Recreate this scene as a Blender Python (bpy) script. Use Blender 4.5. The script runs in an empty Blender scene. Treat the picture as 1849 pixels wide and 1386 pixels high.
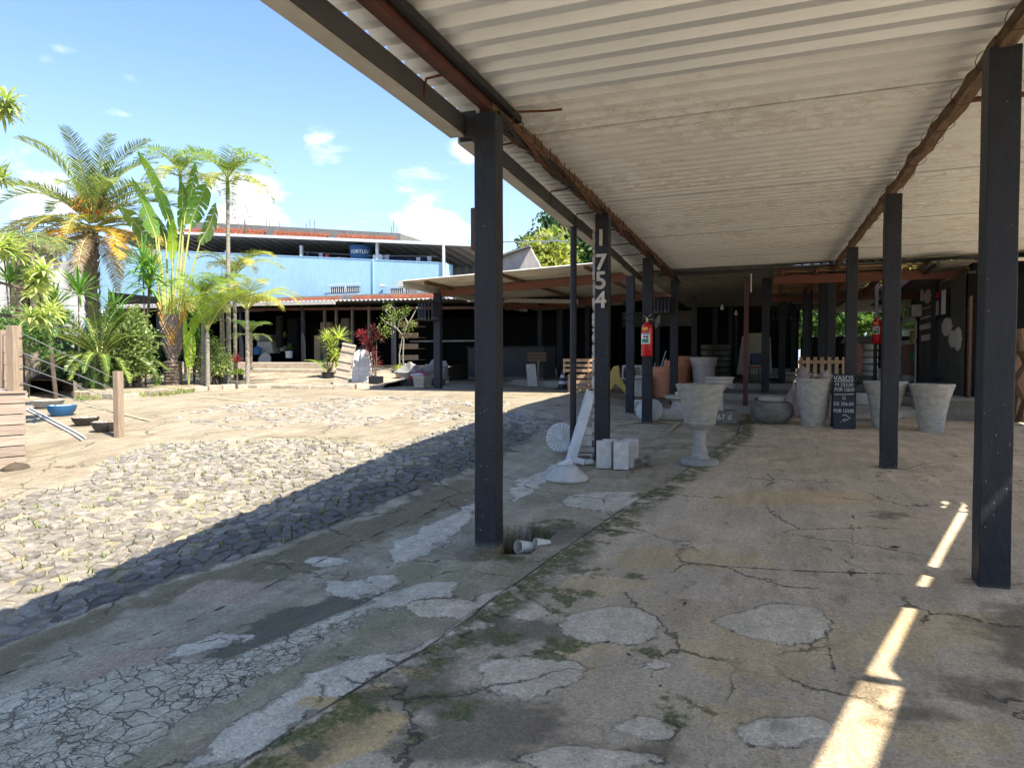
import bpy, bmesh, math, random
import numpy as np
from mathutils import Vector, Matrix, Euler, noise as mnoise

random.seed(7)
rng = np.random.default_rng(7)
PI = math.pi
R = math.radians
sc = bpy.context.scene
col = sc.collection

# ------------------------------------------------------------------ camera, sky, sun, exposure
CAM_Z = 1.62
YAW, PITCH, FPX = 19.5, 1.92, 1282.0
cd = bpy.data.cameras.new('camera'); cam = bpy.data.objects.new('camera', cd); col.objects.link(cam)
cam.location = (0, 0, CAM_Z)
cam.rotation_euler = (R(90 - PITCH), 0, R(YAW))
cd.sensor_width = 36; cd.lens = 36 * FPX / 1849.0
cd.clip_start = 0.05; cd.clip_end = 2000
sc.camera = cam

SUN = Vector((-0.60, 0.30, -1.0)).normalized()        # the way the light travels
sun_el = math.asin(-SUN.z); sun_az = math.atan2(-SUN.x, -SUN.y)   # azimuth clockwise from +Y of the place the sun is
sd = bpy.data.lights.new('sun', 'SUN'); so = bpy.data.objects.new('sun', sd); col.objects.link(so)
sd.energy = 2.0; sd.angle = R(0.5); sd.color = (1.0, 0.93, 0.82)
so.rotation_euler = SUN.to_track_quat('-Z', 'Y').to_euler(); so.location = (10, -10, 30)

sc.view_settings.view_transform = 'Standard'; sc.view_settings.look = 'None'
sc.view_settings.gamma = 1; sc.view_settings.use_curve_mapping = False
sc.view_settings.exposure = 2.75
sc.render.engine = 'CYCLES'
sc.cycles.max_bounces = 8; sc.cycles.diffuse_bounces = 5; sc.cycles.glossy_bounces = 3
sc.cycles.transmission_bounces = 4; sc.cycles.caustics_reflective = False; sc.cycles.caustics_refractive = False

# ------------------------------------------------------------------ camera maths (pixels of the 1849 x 1386 photograph -> places)
_f, _p = R(YAW), R(PITCH)
CF = Vector((-math.sin(_f) * math.cos(_p), math.cos(_f) * math.cos(_p), -math.sin(_p)))
CR = Vector((math.cos(_f), math.sin(_f), 0)); CU = CR.cross(CF)
CO = Vector((0, 0, CAM_Z))
def ray(px, py): return CF + CR * ((px - 924.5) / FPX) - CU * ((py - 693.0) / FPX)
def W(px, py, Z): return CO + ray(px, py) * Z
def atY(px, py, y): r = ray(px, py); return CO + r * (y / r.y)
def atX(px, py, x): r = ray(px, py); return CO + r * (x / r.x)
def atH(px, py, z): r = ray(px, py); return CO + r * ((z - CAM_Z) / r.z)
LY = [-30, 0, 3.2, 5.2, 8.2, 13.6, 20, 60, 400]; LZ = [-1.0, -.30, -.05, .17, .46, .72, .80, 1.0, 1.2]
RY = [-30, 0, 5.5, 9.7, 13.8, 18, 30, 60, 400]; RZ = [-.3, 0, .10, .26, .38, .52, .8, 1.0, 1.2]
def gz(x, y):
    l = np.interp(y, LY, LZ); r = np.interp(y, RY, RZ)
    t = np.clip((np.asarray(x) + 4.6) / 2.2, 0, 1); t = t * t * (3 - 2 * t)
    return l * (1 - t) + r * t
def G(px, py):
    r = ray(px, py); t = 1.0; prev = t
    while t < 90:
        p = CO + r * t
        if p.z < float(gz(p.x, p.y)):
            lo, hi = prev, t
            for _ in range(18):
                m = (lo + hi) / 2; p = CO + r * m
                if p.z < float(gz(p.x, p.y)): hi = m
                else: lo = m
            return CO + r * hi
        prev = t; t += 0.1
    return CO + r * 60
def depth(p): return (Vector(p) - CO).dot(CF)
def mpp(p): return depth(p) / FPX

# ------------------------------------------------------------------ shader helpers
class NT:
    def __init__(s, tree): s.t = tree; s.n = tree.nodes; s.n.clear()
    def new(s, typ, **kw):
        n = s.n.new(typ)
        for k, v in kw.items(): setattr(n, k, v)
        return n
    def put(s, sock, v):
        if isinstance(v, bpy.types.NodeSocket): s.t.links.new(v, sock)
        elif v is not None:
            if sock.type == 'RGBA' and len(v) == 3: v = (*v, 1)
            sock.default_value = v
    def m(s, op, a, b=None, c=None, clamp=False):
        n = s.new('ShaderNodeMath', operation=op, use_clamp=clamp)
        for i, v in enumerate((a, b, c)):
            if v is not None: s.put(n.inputs[i], v)
        return n.outputs[0]
    def vm(s, op, a, b=None, sc_=None):
        n = s.new('ShaderNodeVectorMath', operation=op)
        s.put(n.inputs[0], a)
        if b is not None: s.put(n.inputs[1], b)
        if sc_ is not None: s.put(n.inputs['Scale'], sc_)
        return n.outputs[1] if op in ('DOT_PRODUCT', 'LENGTH', 'DISTANCE') else n.outputs[0]
    def mix(s, f, a, b, bt='MIX'):
        n = s.new('ShaderNodeMix', data_type='RGBA', blend_type=bt)
        s.put(n.inputs[0], f); s.put(n.inputs[6], a); s.put(n.inputs[7], b); return n.outputs[2]
    def ramp(s, v, lo, hi, a=0.0, b=1.0, smooth=True):
        n = s.new('ShaderNodeMapRange'); n.interpolation_type = 'SMOOTHSTEP' if smooth else 'LINEAR'
        for i, x in enumerate((v, lo, hi, a, b)): s.put(n.inputs[i], x)
        return n.outputs[0]
    def noise(s, scale, vec=None, detail=4, rough=.55, dist=0, color=False):
        n = s.new('ShaderNodeTexNoise'); n.inputs['Scale'].default_value = scale
        n.inputs['Detail'].default_value = detail; n.inputs['Roughness'].default_value = rough; n.inputs['Distortion'].default_value = dist
        if vec is not None: s.put(n.inputs['Vector'], vec)
        return n.outputs[1] if color else n.outputs[0]
    def vor(s, scale, vec=None, feature='F1', out=0, rand=1):
        n = s.new('ShaderNodeTexVoronoi', feature=feature); n.inputs['Scale'].default_value = scale
        n.inputs['Randomness'].default_value = rand
        if vec is not None: s.put(n.inputs['Vector'], vec)
        return n.outputs[out]
    def attr(s, name):
        n = s.new('ShaderNodeAttribute'); n.attribute_name = name; return n.outputs['Fac']
    def coord(s, which='Object'): return s.new('ShaderNodeTexCoord').outputs[which]
    def scale(s, vec, xyz): return s.vm('MULTIPLY', vec, xyz)
    def sep(s, vec): return s.sepn(vec).outputs
    def sepn(s, vec): n = s.new('ShaderNodeSeparateXYZ'); s.put(n.inputs[0], vec); return n
    def bump(s, h, strength=.3, dist=.01, normal=None):
        n = s.new('ShaderNodeBump'); n.inputs['Strength'].default_value = strength; n.inputs['Distance'].default_value = dist
        s.put(n.inputs['Height'], h)
        if normal is not None: s.put(n.inputs['Normal'], normal)
        return n.outputs[0]
    def out(s, sh): o = s.new('ShaderNodeOutputMaterial'); s.t.links.new(sh, o.inputs[0])
    def bsdf(s, color, rough=.8, metal=0, spec=.35, normal=None, **kw):
        n = s.new('ShaderNodeBsdfPrincipled')
        s.put(n.inputs['Base Color'], color); s.put(n.inputs['Roughness'], rough); s.put(n.inputs['Metallic'], metal)
        s.put(n.inputs['Specular IOR Level'], spec)
        if normal is not None: s.put(n.inputs['Normal'], normal)
        for k, v in kw.items(): s.put(n.inputs[k], v)
        return n.outputs[0]
def newmat(name):
    m = bpy.data.materials.new(name); m.use_nodes = True; return m, NT(m.node_tree)
M = {}
def mat(name, c, c2=None, rough=.8, scale=6, bump=.3, bscale=45, metal=0, spec=.3, stretch=(1, 1, 1), speck=None, rnd=.12, base=None, sharp=.25, bd=.01):
    """c: colour, c2: second colour mottled in; speck: (colour, amount); base: (colour, height) grime near the foot"""
    m, t = newmat(name)
    co = t.scale(t.coord(), stretch)
    oi = t.new('ShaderNodeObjectInfo').outputs['Random']
    off = t.vm('ADD', co, t.vm('SCALE', (7.3, 3.1, 5.7), sc_=oi)) if rnd else co
    c2 = c2 or tuple(x * .72 for x in c)
    n1 = t.noise(scale, off, 6, .6)
    cc = t.mix(t.ramp(n1, .5 - sharp, .5 + sharp), c, c2)
    n2 = t.noise(scale * 7, off, 3, .6)
    cc = t.mix(1.0, cc, t.mix(n2, (.82, .82, .82), (1.16, 1.16, 1.16)), 'MULTIPLY')
    if rnd: cc = t.mix(1.0, cc, t.mix(oi, (1 - rnd,) * 3, (1 + rnd,) * 3), 'MULTIPLY')
    if speck:
        v = t.vor(speck[2] if len(speck) > 2 else 30, off)
        big = t.noise(3, off, 2)
        f = t.m('MULTIPLY', t.m('LESS_THAN', v, speck[1]), t.ramp(big, .42, .6))
        cc = t.mix(f, cc, speck[0])
    if base:
        z = t.sep(t.new('ShaderNodeTexCoord').outputs['Object'])[2]
        zz = t.m('ADD', z, t.m('MULTIPLY', t.noise(9, off, 5, .7), base[1] * 1.2))
        cc = t.mix(t.ramp(zz, base[1] * .9, base[1] * 1.6, .85, 0), cc, base[0])
    nb = t.noise(bscale, off, 5, .65)
    nrm = t.bump(t.m('ADD', nb, t.m('MULTIPLY', n1, 1.5)), bump, bd)
    t.out(t.bsdf(cc, rough, metal, spec, nrm))
    M[name] = m; return m
def leafmat(name, c, c2, trans=.35, rough=.45, scale=3, tip=None):
    m, t = newmat(name)
    oi = t.new('ShaderNodeObjectInfo').outputs['Random']
    g = t.coord('Object')
    n1 = t.noise(scale, g, 3, .6)
    cc = t.mix(t.ramp(n1, .35, .65), c, c2)
    cc = t.mix(1.0, cc, t.mix(oi, (.78, .8, .75), (1.22, 1.18, 1.1)), 'MULTIPLY')
    cc = t.mix(1.0, cc, t.mix(t.noise(scale * 12, g, 2), (.75, .75, .75), (1.25, 1.25, 1.25)), 'MULTIPLY')
    b = t.bsdf(cc, rough, 0, .35)
    tr = t.new('ShaderNodeBsdfTranslucent'); t.put(tr.inputs[0], t.mix(1.0, cc, (1.3, 1.45, .6), 'MULTIPLY'))
    mx = t.new('ShaderNodeMixShader'); mx.inputs[0].default_value = trans
    t.t.links.new(b, mx.inputs[1]); t.t.links.new(tr.outputs[0], mx.inputs[2]); t.out(mx.outputs[0])
    M[name] = m; return m

# ------------------------------------------------------------------ world
wd = bpy.data.worlds.new('World'); sc.world = wd; wd.use_nodes = True
t = NT(wd.node_tree)
sky = t.new('ShaderNodeTexSky'); sky.sky_type = 'NISHITA'; sky.sun_disc = False
sky.sun_elevation = sun_el; sky.sun_rotation = sun_az; sky.air_density = 1.0; sky.dust_density = .6; sky.ozone_density = 1.6
dirv = t.vm('NORMALIZE', t.coord('Generated'))
dz = t.sep(dirv)[2]
pl = t.vm('SCALE', dirv, sc_=t.m('DIVIDE', 1.0, t.m('ADD', t.m('MAXIMUM', dz, 0.0), .22)))
wn = t.noise(2.6, t.vm('ADD', pl, (3.1, 1.7, 0)), 9, .56, .3)
# cumulus banks: broad heaps low over the horizon all round, some of them standing where the photograph shows them
heaps = None
for (px, py, rad, amp) in [(60, 290, .12, .27), (-120, 330, .22, .26), (215, 225, .06, .2), (770, 375, .075, .29), (845, 265, .05, .26), (430, 385, .08, .25), (-600, 300, .3, .25), (2300, 250, .4, .22), (3600, 100, .5, .22),
                           (592, 232, .04, .16), (840, 465, .10, .27), (655, 392, .06, .2), (950, 415, .06, .24), (480, 268, .05, .10)]:
    d = ray(px, py).normalized()
    dd = t.m('ARCCOSINE', t.m('MINIMUM', t.vm('DOT_PRODUCT', dirv, tuple(d)), 1.0))
    v = t.ramp(dd, 0, rad * 1.5, amp, 0)
    heaps = v if heaps is None else t.m('MAXIMUM', heaps, v)
dens = t.m('ADD', wn, heaps)
fine = t.noise(14, pl, 6, .6)
dens = t.m('ADD', dens, t.m('MULTIPLY', t.m('SUBTRACT', fine, .5), .10))
cl = t.ramp(dens, .66, .80)
skyc = t.mix(1.0, sky.outputs[0], (.80, .86, 1.01), 'MULTIPLY')
haze = t.ramp(dz, .0, .40, .5, 0)
skyc = t.mix(haze, skyc, (2.3, 2.85, 3.75))
cc = t.mix(t.ramp(t.noise(9, t.vm('ADD', pl, (0.03, .05, 0)), 4), .3, .7), (3.8, 4.1, 4.5), (5.1, 5.1, 5.2))
skyc = t.mix(t.m('MULTIPLY', cl, .93), skyc, cc)
skyc = t.mix(t.ramp(dz, -.02, 0.0, 1, 0), skyc, (1.4, 1.35, 1.2))
bg = t.new('ShaderNodeBackground'); bg.inputs[1].default_value = .050; t.put(bg.inputs[0], skyc)
ow = t.new('ShaderNodeOutputWorld'); t.t.links.new(bg.outputs[0], ow.inputs[0])

# ------------------------------------------------------------------ object helpers
def tag(o, label=None, cat=None, group=None, kind=None):
    if label: o['label'] = label
    if cat: o['category'] = cat
    if group: o['group'] = group
    if kind: o['kind'] = kind
    return o
def T(name, label, cat, loc=(0, 0, 0), rz=0, group=None, kind=None):
    o = bpy.data.objects.new(name, None); col.objects.link(o); o.empty_display_size = .1
    o.location = loc; o.rotation_euler = (0, 0, rz)
    return tag(o, label, cat, group, kind)
def link(name, me, parent=None, loc=None, rot=None, scale=None):
    o = bpy.data.objects.new(name, me); col.objects.link(o)
    if parent is not None: o.parent = parent
    if loc is not None: o.location = loc
    if rot is not None: o.rotation_euler = rot
    if scale is not None: o.scale = scale if hasattr(scale, '__len__') else (scale,) * 3
    return o
class MB:
    def __init__(s): s.v = []; s.f = []
    def add(s, vs, fs, mtx=None):
        b = len(s.v)
        s.v += [tuple(mtx @ Vector(v)) if mtx is not None else tuple(v) for v in vs]
        s.f += [tuple(i + b for i in f) for f in fs]; return s
    def box(s, x0, x1, y0, y1, z0, z1, mtx=None):
        return s.add([(x0, y0, z0), (x1, y0, z0), (x1, y1, z0), (x0, y1, z0), (x0, y0, z1), (x1, y0, z1), (x1, y1, z1), (x0, y1, z1)],
                     [(0, 3, 2, 1), (4, 5, 6, 7), (0, 1, 5, 4), (1, 2, 6, 5), (2, 3, 7, 6), (3, 0, 4, 7)], mtx)
    def bar(s, a, b, w, h=None, up=(0, 0, 1)):
        """rectangular bar from a to b"""
        a, b = Vector(a), Vector(b); h = h or w; d = (b - a); L = d.length; d.normalize()
        u = Vector(up)
        if abs(d.dot(u)) > .98: u = Vector((1, 0, 0))
        x = d.cross(u).normalized(); z = x.cross(d)
        m = Matrix(((x.x, d.x, z.x, a.x), (x.y, d.y, z.y, a.y), (x.z, d.z, z.z, a.z), (0, 0, 0, 1)))
        return s.box(-w / 2, w / 2, 0, L, -h / 2, h / 2, m)
    def tube(s, pts, rad, n=8, cap=True, jit=0, sq=False):
        pts = [Vector(p) for p in pts]; N = len(pts); b = len(s.v)
        up = Vector((0, 0, 1))
        d0 = (pts[1] - pts[0]).normalized()
        if abs(d0.z) > .9: up = Vector((1, 0, 0))
        x = d0.cross(up).normalized()
        for i, p in enumerate(pts):
            d = (pts[min(i + 1, N - 1)] - pts[max(i - 1, 0)]).normalized()
            x = (x - d * x.dot(d)).normalized(); y = d.cross(x)
            r = rad(i / (N - 1)) if callable(rad) else (rad[i] if hasattr(rad, '__len__') else rad)
            for k in range(n):
                a = 2 * PI * k / n; rr = r * (1 + (random.uniform(-jit, jit) if jit else 0))
                if sq: rr *= 1 / max(abs(math.cos(a)), abs(math.sin(a))) ** .8
                s.v.append(tuple(p + x * math.cos(a) * rr + y * math.sin(a) * rr))
        for i in range(N - 1):
            for k in range(n):
                s.f.append((b + i * n + k, b + i * n + (k + 1) % n, b + (i + 1) * n + (k + 1) % n, b + (i + 1) * n + k))
        if cap:
            s.f.append(tuple(b + k for k in range(n))[::-1]); s.f.append(tuple(b + (N - 1) * n + k for k in range(n)))
        return s
    def lathe(s, prof, n=32, c=(0, 0, 0), sx=1, sy=1, mtx=None):
        vs = []; fs = []
        for (r, z) in prof:
            for k in range(n):
                a = 2 * PI * k / n; vs.append((c[0] + r * math.cos(a) * sx, c[1] + r * math.sin(a) * sy, c[2] + z))
        for i in range(len(prof) - 1):
            for k in range(n):
                fs.append((i * n + k, i * n + (k + 1) % n, (i + 1) * n + (k + 1) % n, (i + 1) * n + k))
        if prof[0][0] > 1e-4: fs.append(tuple(range(n))[::-1])
        if prof[-1][0] > 1e-4: fs.append(tuple((len(prof) - 1) * n + k for k in range(n)))
        return s.add(vs, fs, mtx)
    def prism(s, poly, z0, z1, mtx=None):
        n = len(poly)
        vs = [(p[0], p[1], z0) for p in poly] + [(p[0], p[1], z1) for p in poly]
        fs = [tuple(range(n))[::-1], tuple(range(n, 2 * n))] + [(i, (i + 1) % n, n + (i + 1) % n, n + i) for i in range(n)]
        return s.add(vs, fs, mtx)
    def mesh(s, name, mat=None, smooth=False, sharp=35):
        me = bpy.data.meshes.new(name); me.from_pydata(s.v, [], s.f)
        if mat is not None: me.materials.append(M[mat] if isinstance(mat, str) else mat)
        if smooth:
            me.polygons.foreach_set('use_smooth', [True] * len(me.polygons))
            me.update()
            try: me.set_sharp_from_angle(angle=R(sharp))
            except Exception: pass
        me.update(); return me
    def build(s, name, mat, parent=None, smooth=False, world=False, loc=None, rot=None, bevel=0, label=None, kind=None, sharp=35):
        if world and parent is not None:
            o = parent; L = Vector((0, 0, 0))
            while o is not None: L += o.location; o = o.parent
            s.v = [(v[0] - L.x, v[1] - L.y, v[2] - L.z) for v in s.v]
        o = link(name, s.mesh(name, mat, smooth, sharp), parent, loc, rot)
        if bevel:
            b = o.modifiers.new('bevel', 'BEVEL'); b.width = bevel; b.segments = 2; b.limit_method = 'ANGLE'; b.angle_limit = R(40)
        if label: o['label'] = label
        if kind: o['kind'] = kind
        return o
def text_mesh(txt, size, depth, mat, spacing=1.0, offset=0.0):
    cu = bpy.data.curves.new('lettering', 'FONT'); cu.body = txt; cu.size = size; cu.extrude = depth / 2; cu.offset = offset
    cu.align_x = 'CENTER'; cu.align_y = 'CENTER'; cu.space_character = spacing; cu.resolution_u = 3
    o = bpy.data.objects.new('lettering', cu); col.objects.link(o)
    dg = bpy.context.evaluated_depsgraph_get()
    me = bpy.data.meshes.new_from_object(o.evaluated_get(dg)); bpy.data.objects.remove(o)
    me.materials.clear(); me.materials.append(M[mat]); me.name = 'lettering'
    return me
def copy_tree(o, **kw):
    c = o.copy(); col.objects.link(c)
    for ch in list(o.children):
        d = copy_tree(ch); d.parent = c
    return c
# ------------------------------------------------------------------ materials
mat('black_paint', (.0125, .014, .018), (.021, .0225, .027), rough=.5, scale=5, bump=.9, bscale=22, spec=.28, speck=((.42, .42, .4), .065, 30), base=((.15, .14, .10), .11), stretch=(1, 1, .45), bd=.012)
mat('black_paint_far', (.013, .015, .019), (.024, .027, .034), rough=.55, scale=4, bump=.3, base=((.10, .09, .08), .12), stretch=(1, 1, .4))
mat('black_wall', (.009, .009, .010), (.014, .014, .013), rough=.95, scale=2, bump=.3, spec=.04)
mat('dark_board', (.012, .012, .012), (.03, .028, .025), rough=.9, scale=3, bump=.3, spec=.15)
mat('wall_olive', (.06, .06, .05), (.09, .086, .07), rough=.9, scale=1.6, bump=.4)
mat('concrete_cast', (.52, .495, .44), (.38, .36, .315), rough=.88, scale=7, bump=.45, bscale=60, spec=.2)
mat('concrete_white', (.72, .70, .655), (.58, .565, .52), rough=.85, scale=9, bump=.35, bscale=60, spec=.2)
mat('concrete_block', (.60, .57, .52), (.45, .43, .39), rough=.92, scale=10, bump=.6, bscale=80, spec=.15)
mat('concrete_dark', (.21, .20, .17), (.115, .11, .092), rough=.85, scale=6, bump=.5, bscale=50, spec=.25)
mat('concrete_vase', (.42, .40, .35), (.31, .295, .25), rough=.8, scale=9, bump=.7, bscale=26, spec=.25, stretch=(1, 1, 1.6), bd=.02, sharp=.2)
mat('concrete_floor_far', (.36, .325, .27), (.23, .21, .17), rough=.9, scale=1.2, bump=.5, bscale=14)
mat('terracotta', (.74, .31, .17), (.62, .25, .14), rough=.75, scale=4, bump=.15, stretch=(1, 1, 3))
mat('terracotta_pale', (.66, .58, .53), (.56, .49, .45), rough=.8, scale=5, bump=.15, stretch=(1, 1, 3))
mat('wood_weathered', (.40, .30, .20), (.26, .195, .135), rough=.85, scale=5, bump=.6, bscale=30, stretch=(9, 9, .8), sharp=.3)
mat('wood_deck', (.37, .285, .22), (.25, .20, .155), rough=.8, scale=4, bump=.5, bscale=30, stretch=(.8, 9, 9), rnd=.2)
mat('wood_pallet', (.44, .29, .17), (.30, .19, .11), rough=.85, scale=5, bump=.4, stretch=(3, 3, 1), rnd=.2)
mat('wood_old', (.21, .13, .08), (.08, .052, .034), rough=.9, scale=6, bump=1.0, bscale=22, stretch=(6, .7, 6), sharp=.2, rnd=.05, bd=.02)
mat('wood_red', (.20, .085, .055), (.13, .055, .038), rough=.75, scale=4, bump=.3, stretch=(1, 6, 6))
mat('steel_redbrown', (.095, .036, .028), (.06, .026, .02), rough=.6, scale=5, bump=.2)
mat('rust', (.13, .05, .025), (.06, .028, .018), rough=.9, scale=10, bump=.5)
mat('cable_black', (.012, .012, .012), rough=.6, bump=.1)
mat('white_metal', (.62, .62, .60), (.5, .5, .48), rough=.5, scale=5, bump=.1)
mat('grey_metal', (.33, .34, .35), (.22, .23, .24), rough=.5, scale=5, bump=.15, metal=.3)
mat('gutter_grey', (.43, .42, .395), (.33, .325, .30), rough=.75, scale=3, bump=.25, stretch=(1, .5, 1))
mat('gutter_inner', (.060, .060, .062), (.04, .04, .042), rough=.7, scale=3, bump=.25)
mat('sheet_zinc', (.48, .50, .52), (.38, .40, .42), rough=.42, metal=.35, scale=3, bump=.1, stretch=(.6, 2, 1))
mat('sheet_old', (.44, .42, .38), (.27, .255, .225), rough=.75, scale=3, bump=.3, stretch=(.5, 2, 1))
mat('sheet_mossy', (.22, .215, .19), (.12, .118, .10), rough=.9, scale=4, bump=.5)
mat('blue_wall', (.30, .475, .60), (.265, .43, .55), rough=.8, scale=.8, bump=.1, rnd=0, stretch=(1, 1, .4))
mat('white_wall', (.62, .61, .57), (.36, .35, .31), rough=.9, scale=1.2, bump=.3, stretch=(1, 1, .5))
mat('brick_red', (.46, .15, .075), (.34, .11, .06), rough=.9, scale=3, bump=.3, rnd=.15)
mat('mortar_grey', (.24, .23, .21), (.15, .145, .13), rough=.95, scale=4, bump=.5)
mat('plaster_old', (.40, .36, .32), (.26, .235, .21), rough=.95, scale=2.4, bump=.5, stretch=(1, 1, .3))
mat('tank_blue', (.025, .11, .27), (.02, .09, .22), rough=.4, scale=2, bump=.05)
mat('white_print', (.75, .75, .75), rough=.7, bump=.0)
mat('chalk', (.62, .62, .62), (.4, .4, .4), rough=.95, scale=60, bump=.1)
mat('chalkboard', (.018, .024, .035), (.03, .036, .046), rough=.7, scale=6, bump=.1)
mat('extinguisher_red', (.55, .012, .018), (.5, .01, .015), rough=.25, scale=3, bump=.03, spec=.5)
mat('label_yellow', (.80, .60, .02), rough=.5, bump=0)
mat('label_white', (.78, .78, .76), rough=.5, bump=0)
mat('label_green', (.03, .28, .14), rough=.5, bump=0)
mat('brass', (.5, .4, .2), rough=.4, metal=.8, bump=.1)
mat('fabric_beige', (.44, .39, .30), (.36, .32, .25), rough=.95, scale=4, bump=.3)
mat('plastic_blue', (.02, .035, .075), (.015, .03, .06), rough=.4, bump=.05)
mat('plastic_orange', (.55, .12, .03), rough=.5, bump=.05)
mat('plastic_black', (.014, .015, .017), (.022, .022, .024), rough=.45, scale=4, bump=.2)
mat('plastic_clear_bag', (.50, .42, .40), (.30, .22, .20), rough=.35, scale=9, bump=.9, bscale=16, spec=.6, bd=.03)
mat('tarp_grey', (.30, .29, .27), (.16, .155, .145), rough=.85, scale=5, bump=.8, bscale=9, bd=.03)
mat('red_bundle', (.35, .05, .07), (.25, .04, .05), rough=.8, scale=6, bump=.5)
mat('yellow_paint', (.42, .29, .07), (.32, .22, .06), rough=.7, scale=6, bump=.3)
mat('bowl_blue', (.035, .16, .33), (.03, .13, .27), rough=.35, scale=5, bump=.1)
mat('bowl_stone', (.36, .34, .30), (.26, .245, .215), rough=.8, scale=6, bump=.4)
mat('bowl_dark', (.085, .075, .06), (.05, .045, .038), rough=.75, scale=7, bump=.5)
mat('pebble_cream', (.62, .52, .38), (.5, .40, .28), rough=.7, scale=8, bump=.1, rnd=.3)
mat('pebble_red', (.40, .24, .19), (.5, .42, .36), rough=.7, scale=30, bump=.1, rnd=.3)
mat('pvc_white', (.60, .57, .50), (.50, .46, .38), rough=.55, scale=8, bump=.1)
mat('pvc_inside', (.16, .12, .08), (.10, .08, .05), rough=.9, bump=.2)
mat('soil', (.10, .075, .05), (.06, .045, .032), rough=.98, scale=6, bump=.8)
mat('stone_tan', (.44, .37, .28), (.30, .25, .19), rough=.95, scale=4, bump=.8, bscale=25, rnd=.2, bd=.02)
mat('letter_stone', (.56, .51, .44), (.42, .38, .33), rough=.9, scale=14, bump=.4)
mat('tile_terracotta', (.36, .19, .11), (.22, .13, .085), rough=.9, scale=5, bump=.4)
mat('palm_trunk_rough', (.30, .235, .175), (.13, .10, .075), rough=.95, scale=6, bump=.9, bscale=18, bd=.03)
mat('palm_trunk_smooth', (.32, .295, .235), (.17, .155, .12), rough=.9, scale=5, bump=.5, stretch=(1, 1, 5))
mat('bark', (.15, .115, .08), (.08, .06, .045), rough=.95, scale=7, bump=.7)
mat('sheath', (.33, .255, .21), (.20, .145, .115), rough=.85, scale=5, bump=.6, stretch=(4, 4, 1))
mat('sheath_orange', (.55, .22, .05), (.50, .30, .07), rough=.7, scale=4, bump=.2)
mat('petiole', (.42, .42, .13), (.33, .38, .12), rough=.6, scale=3, bump=.1)
mat('cloth_pink', (.55, .08, .12), rough=.95, bump=.3)
mat('cloth_navy', (.015, .025, .12), rough=.95, bump=.3)
mat('cloth_white', (.55, .55, .58), rough=.95, bump=.3)
mat('cloth_jeans', (.06, .09, .15), rough=.95, bump=.3)
mat('cloth_brown', (.25, .09, .07), rough=.95, bump=.3)
mat('basket_white', (.55, .57, .6), rough=.6, bump=.1)
mat('glass_dark', (.03, .035, .04), rough=.08, bump=0, spec=.6)
mat('board_brown', (.10, .055, .035), (.07, .04, .028), rough=.6, scale=5, bump=.2, stretch=(4, 4, 1))
mat('terracotta_wall', (.55, .12, .03), (.45, .1, .03), rough=.8, scale=3, bump=.1)

leafmat('leaf_date', (.15, .21, .075), (.22, .27, .12), .3)
leafmat('leaf_date_yellow', (.40, .31, .05), (.20, .23, .05), .35, scale=1.2)
leafmat('leaf_orange', (.62, .34, .03), (.45, .26, .05), .3, scale=1.2)
leafmat('leaf_dry', (.34, .26, .17), (.22, .165, .11), .2, scale=1.5)
leafmat('leaf_palm', (.15, .25, .045), (.26, .34, .07), .4, scale=1.0)
leafmat('leaf_palm_yellow', (.30, .36, .08), (.40, .36, .08), .4, scale=1.0)
leafmat('leaf_banana', (.12, .25, .05), (.20, .33, .06), .4, scale=1.2)
leafmat('leaf_banana_dark', (.09, .17, .05), (.16, .20, .05), .35, scale=1.2)
leafmat('leaf_cycad', (.07, .13, .03), (.14, .20, .045), .15, rough=.35, scale=2)
leafmat('leaf_lime', (.26, .42, .03), (.36, .48, .05), .45, scale=2)
leafmat('leaf_cream', (.58, .58, .26), (.20, .32, .09), .35, scale=9)
leafmat('leaf_dracaena', (.09, .22, .05), (.17, .31, .06), .3, scale=2)
leafmat('leaf_yucca', (.35, .45, .09), (.50, .52, .18), .35, scale=5)
leafmat('leaf_red', (.12, .018, .03), (.07, .025, .025), .3, scale=4)
leafmat('leaf_pink', (.28, .03, .06), (.18, .03, .045), .3, scale=4)
leafmat('leaf_green', (.07, .15, .04), (.14, .23, .06), .35, scale=2)
leafmat('leaf_shrub', (.20, .28, .08), (.33, .39, .15), .35, scale=2)
leafmat('leaf_deep', (.035, .085, .03), (.07, .14, .045), .25, scale=.8)
leafmat('leaf_yellowgreen', (.20, .27, .06), (.34, .34, .09), .4, scale=.8)
leafmat('grass_leaf', (.16, .22, .055), (.28, .29, .10), .3, scale=3)
leafmat('orange_stalk', (.65, .25, .05), (.55, .2, .04), .1)

# roof sheeting: clean galvanised near, whitewash peeling off further in
m, t = newmat('roof_clean')
co = t.coord(); n1 = t.noise(1.4, t.scale(co, (.35, 2, 1)), 5, .6)
c = t.mix(t.ramp(n1, .3, .7), (.68, .71, .735), (.57, .60, .625))
c = t.mix(t.ramp(t.noise(28, t.scale(co, (.25, 1.6, 1)), 3), .55, .8, 0, .35), c, (.42, .42, .41))
t.out(t.bsdf(c, .42, .35, .4, t.bump(t.noise(5, co, 3), .12, .01))); M['roof_clean'] = m
m, t = newmat('roof_peel')
co = t.coord(); w = t.noise(.8, co, 2, .5)
n1 = t.noise(5, t.vm('ADD', t.scale(co, (.9, 2.2, 1)), t.vm('SCALE', (1, 1, 1), sc_=w)), 10, .72)
pe = t.ramp(n1, .47, .56)
zone = t.ramp(t.noise(1.1, t.scale(co, (.25, 1.6, 1)), 2), .42, .6)
base = t.mix(t.noise(2.2, t.scale(co, (.3, 2, 1)), 4), (.55, .57, .58), (.68, .695, .70))
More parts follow.
